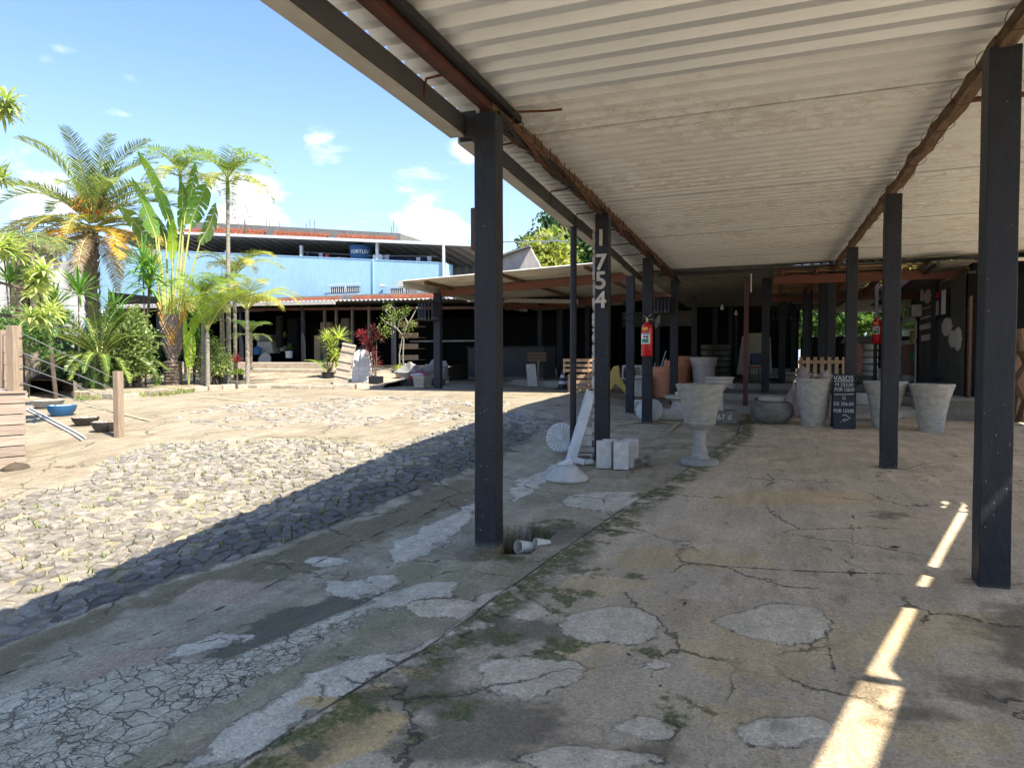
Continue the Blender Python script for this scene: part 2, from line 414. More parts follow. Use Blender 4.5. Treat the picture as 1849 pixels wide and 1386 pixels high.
c = t.mix(t.m('MULTIPLY', pe, t.m('ADD', t.m('MULTIPLY', zone, .8), .12)), base, (.50, .49, .47))
fl = t.ramp(t.noise(34, t.scale(co, (.8, 1.6, 1)), 4, .7), .56, .66)
c = t.mix(t.m('MULTIPLY', fl, t.m('MULTIPLY', zone, .75)), c, (.80, .80, .78))
t.out(t.bsdf(c, .7, 0, .25, t.bump(t.m('ADD', n1, t.m('MULTIPLY', fl, .25)), .5, .015))); M['roof_peel'] = m

# ------------------------------------------------------------------ the ground sheet
def pts(*pp): return [tuple(G(x, y))[:2] for x, y in pp]
def axis(segs):
    out = [segs[0][0]]
    for a, b, st in segs:
        n = max(1, int(round((b - a) / st))); out += [a + (b - a) * (i + 1) / n for i in range(n)]
    return np.array(out)
gx = axis([(-400, -60, 34), (-60, -20, 4), (-20, -9, .4), (-9, -4.5, .08), (-4.5, -2.5, .045), (-2.5, -1.1, .02), (-1.1, 2.6, .05), (2.6, 6, .15), (6, 20, 1), (20, 60, 5), (60, 400, 34)])
gy = axis([(-60, -6, 6), (-6, 1.5, .5), (1.5, 4.9, .045), (4.9, 6.3, .02), (6.3, 10, .06), (10, 16, .15), (16, 30, .5), (30, 80, 5), (80, 600, 60)])
X, Y = np.meshgrid(gx, gy, indexing='xy'); XF, YF = X.ravel(), Y.ravel()
P2 = np.stack([XF, YF], 1)
def seg_dist(poly, closed=False):
    p = np.array(poly); n = len(p); d = np.full(len(P2), 1e9)
    for i in range(n if closed else n - 1):
        a, b = p[i], p[(i + 1) % n]; ab = b - a; tt = np.clip(((P2 - a) @ ab) / (ab @ ab + 1e-12), 0, 1)
        d = np.minimum(d, np.hypot(*(P2 - (a + tt[:, None] * ab)).T))
    return d
def poly_sd(poly):
    p = np.array(poly); d = seg_dist(poly, True); ins = np.zeros(len(P2), bool); n = len(p)
    for i in range(n):
        a, b = p[i], p[(i + 1) % n]
        c = ((a[1] > YF) != (b[1] > YF)) & (XF < (b[0] - a[0]) * (YF - a[1]) / (b[1] - a[1] + 1e-12) + a[0]); ins ^= c
    return np.where(ins, d, -d)
def ell(px, py, rx, ry, n=12):
    return pts(*[(px + rx * math.cos(2 * PI * k / n) * random.uniform(.85, 1.12), py + ry * math.sin(2 * PI * k / n) * random.uniform(.85, 1.12)) for k in range(n)])
def group(polys):
    d = np.full(len(P2), -9.0)
    for p in polys: d = np.maximum(d, poly_sd(p))
    return np.clip(d, -3, 3)
S1 = [(300, 1480), (430, 1386), (520, 1322), (600, 1272), (690, 1216), (760, 1178), (850, 1116), (935, 1050), (1020, 990), (1110, 928), (1190, 880), (1270, 830), (1330, 790)]
S1w = pts(*S1); S1w = [(S1w[0][0] - .35, S1w[0][1] - 3)] + S1w + [(S1w[-1][0] + .1, 30)]
inner = poly_sd(S1w + [(60, 30), (60, -3)])
COB = pts((0, 905), (60, 885), (130, 872), (190, 830), (260, 800), (380, 792), (560, 790), (700, 800), (790, 775), (857, 752), (940, 735), (1000, 745), (1000, 770), (930, 800), (857, 838), (740, 885), (620, 935), (480, 990), (330, 1035), (200, 1085), (0, 1165))
COB = COB + [(COB[-1][0] - 1.2, COB[-1][1] - 1.4), (COB[-1][0] - 6, COB[-1][1] - 1.4), (COB[0][0] - 4.5, COB[0][1] + .3)]
cobs = poly_sd(COB)
strip = poly_sd(pts((-200, 1235), (0, 1160), (200, 1082), (330, 1030), (480, 986), (620, 932), (740, 882), (857, 836), (930, 798), (1000, 768), (1100, 730), (1200, 735), (1330, 780), (1190, 880), (1020, 990), (850, 1116), (690, 1216), (430, 1386), (300, 1480), (-300, 1480)))
white = group([pts((640, 1095), (700, 1075), (760, 1050), (830, 1050), (805, 1080), (690, 1100), (600, 1130), (560, 1165), (500, 1210), (440, 1225), (350, 1250), (350, 1215), (430, 1180), (530, 1135)),
               ell(635, 1060, 55, 17), ell(690, 1048, 40, 14), pts((315, 1165), (410, 1135), (470, 1140), (400, 1165), (330, 1190), (270, 1195)),
               pts((0, 1270), (90, 1235), (170, 1240), (130, 1275), (60, 1300), (0, 1310)), ell(590, 1010, 34, 7), ell(1100, 905, 90, 18),
               pts((440, 1386), (560, 1300), (690, 1215), (760, 1180), (690, 1165), (560, 1215), (430, 1300), (330, 1386)),
               pts((700, 985), (857, 905), (857, 940), (760, 1000), (690, 1030)), pts((920, 880), (1010, 830), (1080, 815), (990, 870), (930, 905))])
dark = group([pts((340, 1180), (440, 1135), (480, 1110), (600, 1075), (640, 1060), (640, 1095), (560, 1125), (500, 1155), (420, 1180)),
              pts((700, 1230), (790, 1200), (850, 1225), (870, 1270), (980, 1300), (1080, 1330), (1200, 1345), (1160, 1386), (960, 1360), (800, 1386), (640, 1370), (740, 1300)),
              ell(1010, 965, 80, 20), ell(900, 1150, 110, 28), ell(880, 1000, 60, 14), ell(660, 1330, 60, 22), ell(570, 1360, 50, 30),
              pts((0, 1110), (200, 1060), (400, 980), (640, 900), (857, 800), (857, 830), (640, 925), (480, 985), (330, 1030), (0, 1150)), ell(1830, 1150, 60, 60), ell(1790, 1250, 90, 26), ell(1660, 1300, 50, 10), ell(1600, 930, 25, 6), ell(1570, 1240, 26, 8)])
moss = group([ell(1185, 895, 40, 10), ell(1225, 865, 25, 7), ell(1250, 848, 18, 5), ell(1120, 945, 45, 10), ell(1030, 1010, 30, 22), ell(1070, 1035, 20, 5), ell(1130, 1040, 14, 4), ell(980, 1070, 30, 16),
              ell(1020, 1085, 44, 20), ell(1000, 1175, 28, 12), ell(880, 1160, 60, 14), ell(800, 1260, 50, 16), ell(790, 1290, 40, 12), ell(1215, 1255, 18, 16), ell(915, 1190, 36, 9),
              ell(1190, 1185, 14, 8), ell(1100, 965, 46, 5), ell(1240, 1285, 30, 8), ell(760, 1330, 40, 12), ell(640, 1290, 30, 12), ell(900, 1005, 30, 8), ell(1000, 945, 36, 10), ell(1080, 975, 20, 6)])
yellow = group([pts((430, 1400), (500, 1345), (570, 1290), (640, 1250), (700, 1240), (690, 1265), (620, 1300), (700, 1290), (740, 1310), (690, 1350), (600, 1400)), ell(1060, 1180, 60, 22), ell(1400, 1170, 190, 60),
                ell(1650, 1140, 110, 50), ell(1240, 1010, 150, 22), ell(1090, 1060, 80, 16), ell(1780, 1140, 70, 40), ell(1420, 900, 160, 14), ell(1360, 1290, 90, 30), ell(1700, 1330, 120, 26)])
pale = group([ell(950, 1222, 104, 40), ell(1108, 1133, 92, 36), pts((865, 1075), (925, 1058), (960, 1085), (995, 1110), (960, 1122), (900, 1112), (860, 1100)), pts((700, 1190), (800, 1140), (850, 1110), (880, 1130), (800, 1165), (720, 1200)),
              ell(1060, 1375, 120, 26), ell(1410, 1130, 110, 34), ell(1150, 1320, 60, 20), ell(1180, 1205, 40, 12), ell(800, 1098, 70, 18), ell(1420, 1320, 90, 26)])
crk = group([pts((-150, 1330), (0, 1250), (140, 1225), (240, 1195), (340, 1185), (420, 1185), (520, 1140), (600, 1125), (640, 1100), (660, 1115), (560, 1170), (470, 1225), (340, 1290), (200, 1380), (150, 1480), (-150, 1480))])
brownp = group([pts((120, 1215), (200, 1180), (330, 1160), (360, 1175), (290, 1210), (180, 1225)), pts((312, 1078), (372, 1046), (470, 1050), (500, 1056), (420, 1085))])
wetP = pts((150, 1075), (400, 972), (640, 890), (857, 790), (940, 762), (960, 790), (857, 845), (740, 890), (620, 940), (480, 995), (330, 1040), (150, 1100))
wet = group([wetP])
olive = group([pts((-100, 1200), (0, 1168), (200, 1092), (330, 1042), (480, 1000), (640, 942), (857, 850), (857, 900), (700, 960), (600, 1010), (520, 1045), (380, 1048), (300, 1080), (150, 1140), (0, 1215), (-100, 1260))])
gfilm = group([pts((250, 1400), (420, 1290), (560, 1215), (680, 1160), (800, 1100), (860, 1060), (857, 1005), (760, 1040), (700, 1100), (560, 1180), (420, 1270), (150, 1400)), ell(960, 1040, 90, 22), ell(760, 1035, 60, 20)])
dark2 = group([pts((350, 1195), (400, 1150), (480, 1105), (560, 1085), (640, 1055), (720, 1040), (690, 1070), (655, 1095), (600, 1110), (520, 1150), (470, 1165), (400, 1195)), pts((0, 1295), (50, 1290), (40, 1310), (0, 1320))])
ochre = group([pts((470, 1400), (520, 1345), (590, 1285), (640, 1250), (700, 1238), (690, 1262), (640, 1290), (700, 1285), (735, 1300), (700, 1345), (640, 1386), (600, 1400)), ell(760, 1215, 40, 12), ell(590, 1270, 60, 14)])
slab = group([pts((1010, 1060), (1370, 1098), (1620, 1110), (1840, 1150), (1849, 1400), (900, 1400))])
seams = np.minimum.reduce([np.abs(seg_dist(S1w)),
    seg_dist(pts((0, 1215), (130, 1180), (260, 1150), (420, 1085), (560, 1020), (640, 980), (760, 930), (857, 880))) + .004,
    seg_dist(pts((1540, 930), (1538, 1000), (1536, 1060))) + .006, seg_dist(pts((1270, 1020), (1400, 1028), (1540, 1035), (1640, 1040))) + .005, seg_dist(pts((1248, 1060), (1248, 1085), (1215, 1105), (1180, 1120))) + .006,
    seg_dist(pts((1040, 1165), (1110, 1160), (1170, 1210), (1190, 1240))) + .005, seg_dist(pts((1490, 1140), (1500, 1190), (1520, 1240))) + .007, seg_dist(pts((1000, 930), (1200, 905), (1500, 925), (1849, 930))) + .008])
hole = poly_sd(pts((909, 948), (940, 946), (1005, 958), (988, 972), (955, 998), (906, 996)))
def vn(s, a, off=0):
    return np.array([mnoise.fractal(Vector((x * s + off, y * s, 0)), 1, 2, 3) for x, y in zip(XF, YF)]) * a
ZF = gz(XF, YF)
near = (YF > 1) & (YF < 17) & (XF > -14) & (XF < 6)
vz = np.zeros(len(XF)); idx = np.where(near)[0]
vz[idx] = [mnoise.fractal(Vector((XF[i] * .8, YF[i] * .8, 0)), 1, 2, 4) * .012 for i in idx]
ZF = ZF + vz
ZF += np.clip(inner, -.01, .01) * .8                                    # the floor slab stands a little proud of the outer strip
ZF -= np.clip(cobs, 0, .026) * 1.0                                       # stones are bedded in a shallow tray
ZF += np.clip(pale, 0, .012) * .8 + np.clip(white, 0, .012) * .5
ZF -= np.clip(dark, 0, .1) * .04
ZF = np.where(hole > 0, ZF - np.clip(hole * 30 + .04, 0, .32), ZF)
nx, ny = len(gx), len(gy)
verts = np.stack([XF, YF, ZF], 1)
ii = np.arange((ny - 1) * (nx - 1)); r_, c_ = ii // (nx - 1), ii % (nx - 1)
q = np.stack([r_ * nx + c_, r_ * nx + c_ + 1, (r_ + 1) * nx + c_ + 1, (r_ + 1) * nx + c_], 1)
me = bpy.data.meshes.new('ground'); me.vertices.add(len(verts)); me.vertices.foreach_set('co', verts.ravel())
me.loops.add(q.size); me.loops.foreach_set('vertex_index', q.ravel()); me.polygons.add(len(q))
me.polygons.foreach_set('loop_start', np.arange(len(q)) * 4); me.polygons.foreach_set('loop_total', np.full(len(q), 4))
me.polygons.foreach_set('use_smooth', np.ones(len(q), bool)); me.update(calc_edges=True)
for nm, arr in dict(inner=inner, cobs=cobs, strip=strip, white=white, dark=dark, moss=moss, yellow=yellow, pale=pale, crk=crk, brownp=brownp, seams=seams, hole=hole, slab=slab, wet=wet, olive=olive, gfilm=gfilm, dark2=dark2, ochre=ochre).items():
    a = me.attributes.new('s_' + nm, 'FLOAT', 'POINT'); a.data.foreach_set('value', np.clip(arr, -3, 3).astype(np.float32))
m, t = newmat('ground_mix')
co = t.coord()
A = lambda n: t.attr('s_' + n)
nA = t.noise(2.2, co, 7, .62); nB = t.noise(9, co, 6, .65); nC = t.noise(45, co, 5, .7); nD = t.noise(160, co, 3, .7)
nM = t.noise(3.4, t.vm('ADD', co, (5, 9, 0)), 5, .6)
wob = t.m('ADD', t.m('MULTIPLY', t.m('SUBTRACT', nB, .5), .22), t.m('MULTIPLY', t.m('SUBTRACT', nC, .5), .10))
wobL = t.m('ADD', wob, t.m('MULTIPLY', t.m('SUBTRACT', nM, .5), .55))
def mask(name, soft=.012, amp=1.0, lo=0.0):
    v = t.m('ADD', A(name), t.m('MULTIPLY', wob if amp < .4 else wobL, amp)); return t.ramp(v, lo - soft, lo + soft)
# court: tan worn concrete and dust
court = t.mix(t.ramp(nA, .35, .65), (.265, .235, .185), (.195, .17, .135))
court = t.mix(t.ramp(t.noise(1.2, t.scale(co, (1, .35, 1)), 6, .6), .45, .62, 0, .6), court, (.30, .275, .235))
court = t.mix(t.ramp(nB, .52, .72, 0, .55), court, (.22, .19, .15))
cobm = mask('cobs', .03, .6)
court = t.mix(cobm, court, t.mix(t.ramp(nA, .4, .6), (.37, .33, .26), (.23, .215, .15)))
# outer strip
st = t.mix(t.ramp(nA, .36, .64), (.40, .365, .285), (.28, .25, .185))
st = t.mix(t.ramp(nB, .45, .75, 0, .5), st, (.44, .405, .335))
st = t.mix(t.m('MULTIPLY', mask('olive', .05, .9), .85), st, t.mix(nB, (.135, .115, .065), (.21, .18, .115)))
st = t.mix(t.m('MULTIPLY', mask('gfilm', .10, 1.2), .7), st, t.mix(nB, (.24, .235, .14), (.33, .32, .22)))
c = t.mix(mask('strip', .01, .25), court, st)
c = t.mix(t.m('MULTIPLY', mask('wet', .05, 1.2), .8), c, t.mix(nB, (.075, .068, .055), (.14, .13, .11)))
# floor slab
fl = t.mix(t.ramp(nA, .34, .62), (.60, .51, .405), (.48, .405, .315))
fl = t.mix(t.ramp(t.noise(.7, co, 4, .5), .42, .62, 0, .7), fl, (.47, .415, .34))
fl = t.mix(t.ramp(t.noise(3.3, t.scale(co, (2.2, .8, 1)), 6, .7), .56, .68, 0, .5), fl, (.24, .20, .16))
c = t.mix(mask('inner', .006, .10), c, fl)
c = t.mix(t.m('MULTIPLY', mask('slab', .02, .12), .6), c, t.mix(nB, (.52, .43, .31), (.39, .325, .25)))
c = t.mix(t.m('MULTIPLY', mask('yellow', .06, 1.3), .75), c, t.mix(nC, (.64, .50, .30), (.46, .36, .23)))
c = t.mix(t.m('MULTIPLY', mask('brownp', .015, .3), .85), c, t.mix(nC, (.34, .26, .20), (.43, .35, .29)))
c = t.mix(t.m('MULTIPLY', mask('dark', .10, 1.6), .80), c, t.mix(nB, (.095, .078, .055), (.22, .185, .135)))
c = t.mix(t.m('MULTIPLY', mask('dark2', .02, .7), .85), c, t.mix(nB, (.075, .07, .05), (.15, .14, .105)))
wm = mask('white', .02, .8)
c = t.mix(t.m('MULTIPLY', wm, .85), c, t.mix(t.ramp(nB, .3, .7), (.70, .67, .60), (.50, .475, .41)))
c = t.mix(t.m('MULTIPLY', mask('ochre', .02, .6), .9), c, t.mix(nC, (.66, .49, .26), (.46, .33, .17)))
c = t.mix(t.m('MULTIPLY', t.m('MULTIPLY', mask('ochre', .02, .6), t.ramp(nM, .54, .60)), .8), c, (.10, .09, .06))
pm = mask('pale', .012, .45)
c = t.mix(t.m('MULTIPLY', pm, .9), c, t.mix(t.ramp(nB, .3, .7), (.68, .61, .51), (.52, .46, .375)))
gm = t.mix(t.ramp(nC, .35, .65), (.06, .08, .02), (.12, .14, .04))
mm = mask('moss', .03, 1.3, .0)
mossn = t.m('MULTIPLY', t.ramp(t.noise(4.5, co, 8, .7), .56, .66), t.ramp(A('strip'), -.1, .3, 0, .35))
iv = t.m('ADD', A('inner'), t.m('MULTIPLY', wobL, .5))
band = t.m('MULTIPLY', t.m('MULTIPLY', t.ramp(iv, -.01, .03), t.ramp(iv, .12, .34, 1, 0)), t.ramp(t.noise(1.9, t.vm('ADD', co, (2, 7, 0)), 7, .68), .41, .50))
c = t.mix(t.m('MULTIPLY', band, .6), c, t.mix(nC, (.07, .065, .035), (.13, .12, .075)))
c = t.mix(t.m('MULTIPLY', t.m('MAXIMUM', t.m('MULTIPLY', mm, t.ramp(nB, .40, .52)), t.m('MAXIMUM', mossn, t.m('MULTIPLY', band, t.ramp(nB, .42, .52)))), .8), c, gm)
# crazed cement
cv = t.vm('ADD', t.scale(co, (1, 1, 0)), t.vm('SCALE', t.noise(5, co, 4, .6, color=True), sc_=.14))
ce = t.vor(8.5, cv, 'DISTANCE_TO_EDGE'); ce2 = t.vor(17, cv, 'DISTANCE_TO_EDGE')
ckm = mask('crk', .03, .8)
c = t.mix(t.m('MULTIPLY', ckm, .75), c, t.mix(t.ramp(nB, .3, .7), (.58, .555, .47), (.41, .395, .32)))
cr = t.m('MULTIPLY', t.ramp(ce, .008, .034, .8, 0), ckm)
cr2 = t.m('MULTIPLY', t.ramp(ce2, .005, .03, 1, 0), t.m('MULTIPLY', ckm, t.ramp(nA, .42, .5)))
cr = t.m('MULTIPLY', t.m('MAXIMUM', cr, cr2), t.ramp(t.noise(1.6, t.vm('ADD', co, (6, 1, 0)), 4, .6), .36, .52, .12, 1))
# hairline cracks across the slabs
hv = t.vm('ADD', t.scale(co, (1, 1, 0)), t.vm('SCALE', t.noise(2.2, co, 6, .65, color=True), sc_=.5))
he = t.m('MULTIPLY', t.ramp(t.vor(.75, hv, 'DISTANCE_TO_EDGE'), .002, .009, 1, 0), t.ramp(t.noise(.9, co, 2), .45, .55))
he = t.m('MULTIPLY', he, t.m('SUBTRACT', 1.0, cobm))
sm = t.m('MULTIPLY', t.ramp(t.m('ADD', t.m('ABSOLUTE', t.m('ADD', A('seams'), t.m('MULTIPLY', wob, .30))), 0.0), .004, .018, 1, 0), t.ramp(nM, .30, .46, .35, 1))
pe = t.m('ADD', t.m('ABSOLUTE', t.m('ADD', A('pale'), t.m('MULTIPLY', wobL, .45))), 0.0)
pedge = t.m('MULTIPLY', t.ramp(pe, .0, .010, .65, 0), t.ramp(nB, .48, .58))
we = t.m('MULTIPLY', t.ramp(t.m('ABSOLUTE', t.m('ADD', A('white'), t.m('MULTIPLY', wobL, .8))), 0, .010, .6, 0), t.ramp(nB, .50, .6))
crack = t.m('MAXIMUM', t.m('MAXIMUM', cr, t.m('MULTIPLY', he, .8)), t.m('MAXIMUM', sm, t.m('MAXIMUM', pedge, we)))
c = t.mix(t.m('MULTIPLY', crack, .85), c, (.05, .046, .034))
# grain, scuffs, stains, exposed aggregate
stv = t.noise(2.4, t.vm('ADD', t.scale(co, (2.6, .55, 1)), (4, 2, 0)), 9, .72)
c = t.mix(1.0, c, t.mix(t.ramp(stv, .32, .68), (.86, .85, .83), (1.14, 1.13, 1.12)), 'MULTIPLY')
c = t.mix(t.ramp(t.noise(1.7, t.vm('ADD', co, (8, 3, 0)), 9, .7), .57, .72, 0, .35), c, (.16, .145, .105))
c = t.mix(t.ramp(t.noise(6.5, t.vm('ADD', co, (1, 3, 0)), 8, .75), .60, .68, 0, .55), c, (.52, .47, .39))
agg = t.vor(95, co, 'F1', 1)
c = t.mix(1.0, c, t.mix(t.sep(agg)[0], (.86, .85, .84), (1.18, 1.17, 1.16)), 'MULTIPLY')
c = t.mix(1.0, c, t.mix(t.ramp(nC, .25, .75), (.80, .80, .80), (1.17, 1.17, 1.17)), 'MULTIPLY')
c = t.mix(1.0, c, t.mix(t.ramp(nD, .25, .75), (.80, .80, .80), (1.2, 1.2, 1.2)), 'MULTIPLY')
spk = t.m('MULTIPLY', t.m('LESS_THAN', t.vor(22, co), .13), t.ramp(nA, .5, .6))
c = t.mix(t.m('MULTIPLY', spk, .5), c, (.07, .06, .05))
c = t.mix(1.0, c, (1.06, 1.01, .87), 'MULTIPLY')
c = t.mix(t.ramp(A('hole'), -.015, .02), c, (.02, .02, .015))
h = t.m('ADD', t.m('ADD', t.m('MULTIPLY', nB, .9), t.m('MULTIPLY', nC, .45)), t.m('MULTIPLY', nD, .16))
h = t.m('ADD', h, t.m('MULTIPLY', t.m('MAXIMUM', pm, wm), .5))
h = t.m('SUBTRACT', h, t.m('MULTIPLY', crack, 1.4))
rg = t.ramp(mask('dark', .1, 1.6), 0, 1, .88, .6)
t.out(t.bsdf(c, rg, 0, .25, t.bump(t.m('ADD', h, t.m('MULTIPLY', stv, .8)), 1.0, .022))); me.materials.append(m); M['ground_mix'] = m
ground = link('ground', me); tag(ground, kind='structure')

# cobbles: cells of a jittered lattice, each clipped against its neighbours
def inside(poly, x, y):
    r = False; n = len(poly)
    for i in range(n):
        a, b = poly[i], poly[(i + 1) % n]
        if (a[1] > y) != (b[1] > y) and x < (b[0] - a[0]) * (y - a[1]) / (b[1] - a[1]) + a[0]: r = not r
    return r
m, t = newmat('cobble_stone')
co = t.coord(); oi = t.attr('stone')
c = t.mix(t.ramp(t.noise(4, co, 6, .65), .3, .7), (.34, .305, .25), (.245, .22, .18))
c = t.mix(t.ramp(t.noise(1.3, co, 3), .5, .68, 0, .65), c, (.25, .235, .21))
c = t.mix(t.ramp(t.noise(30, co, 5, .7), .55, .72, 0, .6), c, (.20, .18, .14))
c = t.mix(1.0, c, t.mix(oi, (.66, .66, .66), (1.28, 1.24, 1.16)), 'MULTIPLY')
c = t.mix(t.ramp(t.noise(11, co, 8, .8), .50, .60, 0, .55), c, (.56, .52, .44))
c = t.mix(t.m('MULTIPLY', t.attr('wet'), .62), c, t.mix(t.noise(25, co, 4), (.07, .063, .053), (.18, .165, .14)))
t.out(t.bsdf(c, .85, 0, .25, t.bump(t.noise(14, co, 9, .78), 1.0, .05))); M['cobble_stone'] = m
PIT = .125
xs = [p[0] for p in COB]; ys = [p[1] for p in COB]
seeds = {}
cr_ = random.Random(3)
for i in range(int(min(xs) / PIT) - 2, int(max(xs) / PIT) + 3):
    for j in range(int(min(ys) / PIT) - 2, int(max(ys) / PIT) + 3):
        seeds[(i, j)] = ((i + .5 * (j % 2) + cr_.uniform(-.47, .47)) * PIT, (j + cr_.uniform(-.47, .47)) * PIT * .92)
stones = []
for (i, j), (sx, sy) in seeds.items():
    if not inside(COB, sx, sy): continue
    if sx < -11.5 or cr_.random() < .09: continue
    poly = [(sx - .3, sy - .3), (sx + .3, sy - .3), (sx + .3, sy + .3), (sx - .3, sy + .3)]
    for di in (-2, -1, 0, 1, 2):
        for dj in (-2, -1, 0, 1, 2):
            if (di or dj) and (i + di, j + dj) in seeds:
                nx_, ny_ = seeds[(i + di, j + dj)]; dx, dy = nx_ - sx, ny_ - sy; L = math.hypot(dx, dy)
                if L < 1e-6: continue
                dx /= L; dy /= L; lim = L / 2 - .0045
                out = []
                for k in range(len(poly)):
                    a, b = poly[k], poly[(k + 1) % len(poly)]
                    da = (a[0] - sx) * dx + (a[1] - sy) * dy - lim; db = (b[0] - sx) * dx + (b[1] - sy) * dy - lim
                    if da <= 0: out.append(a)
                    if (da < 0) != (db < 0): tt = da / (da - db); out.append((a[0] + (b[0] - a[0]) * tt, a[1] + (b[1] - a[1]) * tt))
                poly = out
                if len(poly) < 3: break
        if len(poly) < 3: break
    if len(poly) < 3: continue
    stones.append((math.hypot(sx, sy), sx, sy, poly))
stones.sort()
court_t = T('cobbled_court', None, None, (-6, 7, float(gz(-6, 7))), kind='structure')
def stone_geo(mb, s, ox=0, oy=0, oz=0):
    _, sx, sy, poly = s
    tilt = (cr_.uniform(-.13, .13), cr_.uniform(-.13, .13)); hh = cr_.uniform(.006, .026)
    P = []
    for k in range(len(poly)):
        (x, y), (x2, y2) = poly[k], poly[(k + 1) % len(poly)]
        q_ = cr_.uniform(.88, 1.0); P.append((sx + (x - sx) * q_, sy + (y - sy) * q_))
        if math.hypot(x2 - x, y2 - y) > .05: q_ = cr_.uniform(.86, 1.0); u_ = cr_.uniform(.35, .65); mx_, my_ = x + (x2 - x) * u_, y + (y2 - y) * u_; P.append((sx + (mx_ - sx) * q_, sy + (my_ - sy) * q_))
    n = len(P); vs = []
    for f, h in ((1, -.05), (1.0, hh * .55), (.90, hh)):
        for (x, y) in P:
            xx, yy = sx + (x - sx) * f, sy + (y - sy) * f
            vs.append((xx - ox, yy - oy, float(gz(xx, yy)) - .030 + h + (xx - sx) * tilt[0] + (yy - sy) * tilt[1] + (cr_.uniform(-.003, .003) if h > 0 else 0) - oz))
    vs.append((sx - ox, sy - oy, float(gz(sx, sy)) - .030 + hh + cr_.uniform(-.002, .006) - oz))
    fs = []
    for r in (0, 1):
        for k in range(n): fs.append((r * n + k, r * n + (k + 1) % n, (r + 1) * n + (k + 1) % n, (r + 1) * n + k))
    for k in range(n): fs.append((2 * n + k, 2 * n + (k + 1) % n, 3 * n))
    mb.add(vs, fs); return len(fs)
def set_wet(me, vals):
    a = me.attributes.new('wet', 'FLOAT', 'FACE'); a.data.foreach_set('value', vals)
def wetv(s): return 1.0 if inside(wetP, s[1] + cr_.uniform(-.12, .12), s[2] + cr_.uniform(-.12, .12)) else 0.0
def set_face_attr(me, vals):
    a = me.attributes.new('stone', 'FLOAT', 'FACE'); a.data.foreach_set('value', vals)
# a second, more worn field of stones further back in the court
COB2 = pts((300, 752), (380, 735), (480, 724), (700, 716), (857, 722), (930, 722), (900, 745), (857, 752), (760, 768), (600, 772), (420, 778))
x2, y2 = [p[0] for p in COB2], [p[1] for p in COB2]; P3 = .21; far_ = []
sd2 = {(i, j): ((i + .5 * (j % 2) + cr_.uniform(-.45, .45)) * P3, (j + cr_.uniform(-.45, .45)) * P3) for i in range(int(min(x2) / P3) - 2, int(max(x2) / P3) + 2) for j in range(int(min(y2) / P3) - 1, int(max(y2) / P3) + 2)}
for (i, j), (sx, sy) in sd2.items():
    if not inside(COB2, sx, sy) or mnoise.noise(Vector((sx * .9, sy * .9, 3))) < -.12: continue
    n_ = cr_.randint(5, 7); a0 = cr_.uniform(0, 6)
    far_.append((99, sx, sy, [(sx + P3 * cr_.uniform(.36, .56) * math.cos(a0 + 2 * PI * k / n_), sy + P3 * cr_.uniform(.32, .5) * math.sin(a0 + 2 * PI * k / n_)) for k in range(n_)]))
vis = [s for s in stones if depth((s[1], s[2], 0)) > 2 and -80 < 924 + FPX * (Vector((s[1], s[2], .2)) - CO).dot(CR) / depth((s[1], s[2], 0)) < 1000]
first = set(id(s) for s in vis[:300])
big = MB(); vals = []; wvals = []
L0 = court_t.location
for s in stones:
    if id(s) in first:
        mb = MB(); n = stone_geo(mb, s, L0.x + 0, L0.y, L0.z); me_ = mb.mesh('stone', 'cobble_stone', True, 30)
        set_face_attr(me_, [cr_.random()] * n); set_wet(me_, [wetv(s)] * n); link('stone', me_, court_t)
    else:
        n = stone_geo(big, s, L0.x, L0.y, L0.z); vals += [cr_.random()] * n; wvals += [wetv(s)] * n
for s in far_:
    v0 = len(big.v); n = stone_geo(big, s, L0.x, L0.y, L0.z); vals += [cr_.random()] * n; wvals += [0.0] * n
    big.v[v0:] = [(x, y, z + .022) for x, y, z in big.v[v0:]]
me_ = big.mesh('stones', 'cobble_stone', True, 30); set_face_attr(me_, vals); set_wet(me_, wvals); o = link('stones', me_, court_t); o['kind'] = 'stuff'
# ------------------------------------------------------------------ the open shelter over the camera
def xy(px, Z): p = W(px, 650, Z); return p.x, p.y
POSTS_L = [xy(883, 5.83), xy(1088, 9.76), xy(1169, 13.9), xy(1217, 17.7)]
POSTS_R = [xy(1797, 4.75), xy(1607, 8.85), xy(1536, 12.95), xy(1500, 16.6)]
shelter = T('open_shelter', 'long open shelter with whitish corrugated metal roof on two rows of black square posts', 'shelter', (0, 8, 0))
def eave(y): return float(np.interp(y, [-5, 5, 9.9, 17.5], [-2.32, -2.33, -2.5, -2.78]))
def roofz(x): return 3.735 + .018 * (x + 2.1)
def up(px, py, zr=3.83):
    p = G(px, py); return p - SUN * ((zr - p.z) / -SUN.z)
ME = sorted([(p.y, p.x) for p in (up(1469, 1386, 3.73), up(1551, 1231, 3.73), up(1562, 1221, 3.73), up(1655, 1058, 3.73), up(1739, 910, 3.73))])
NE = sorted([(p.y, p.x) for p in (up(1574, 1386, 3.9), up(1630, 1236, 3.9), up(1602, 1206, 3.9), up(1673, 1058, 3.9), up(1755, 910, 3.9))])
def edge(E, y):
    if y < E[0][0]: return E[0][1] + (y - E[0][0]) * (E[1][1] - E[0][1]) / (E[1][0] - E[0][0])
    return float(np.interp(y, [e[0] for e in E], [e[1] for e in E]))
def gap_x(y): return edge(ME, y)
GY = ME[-1][0]
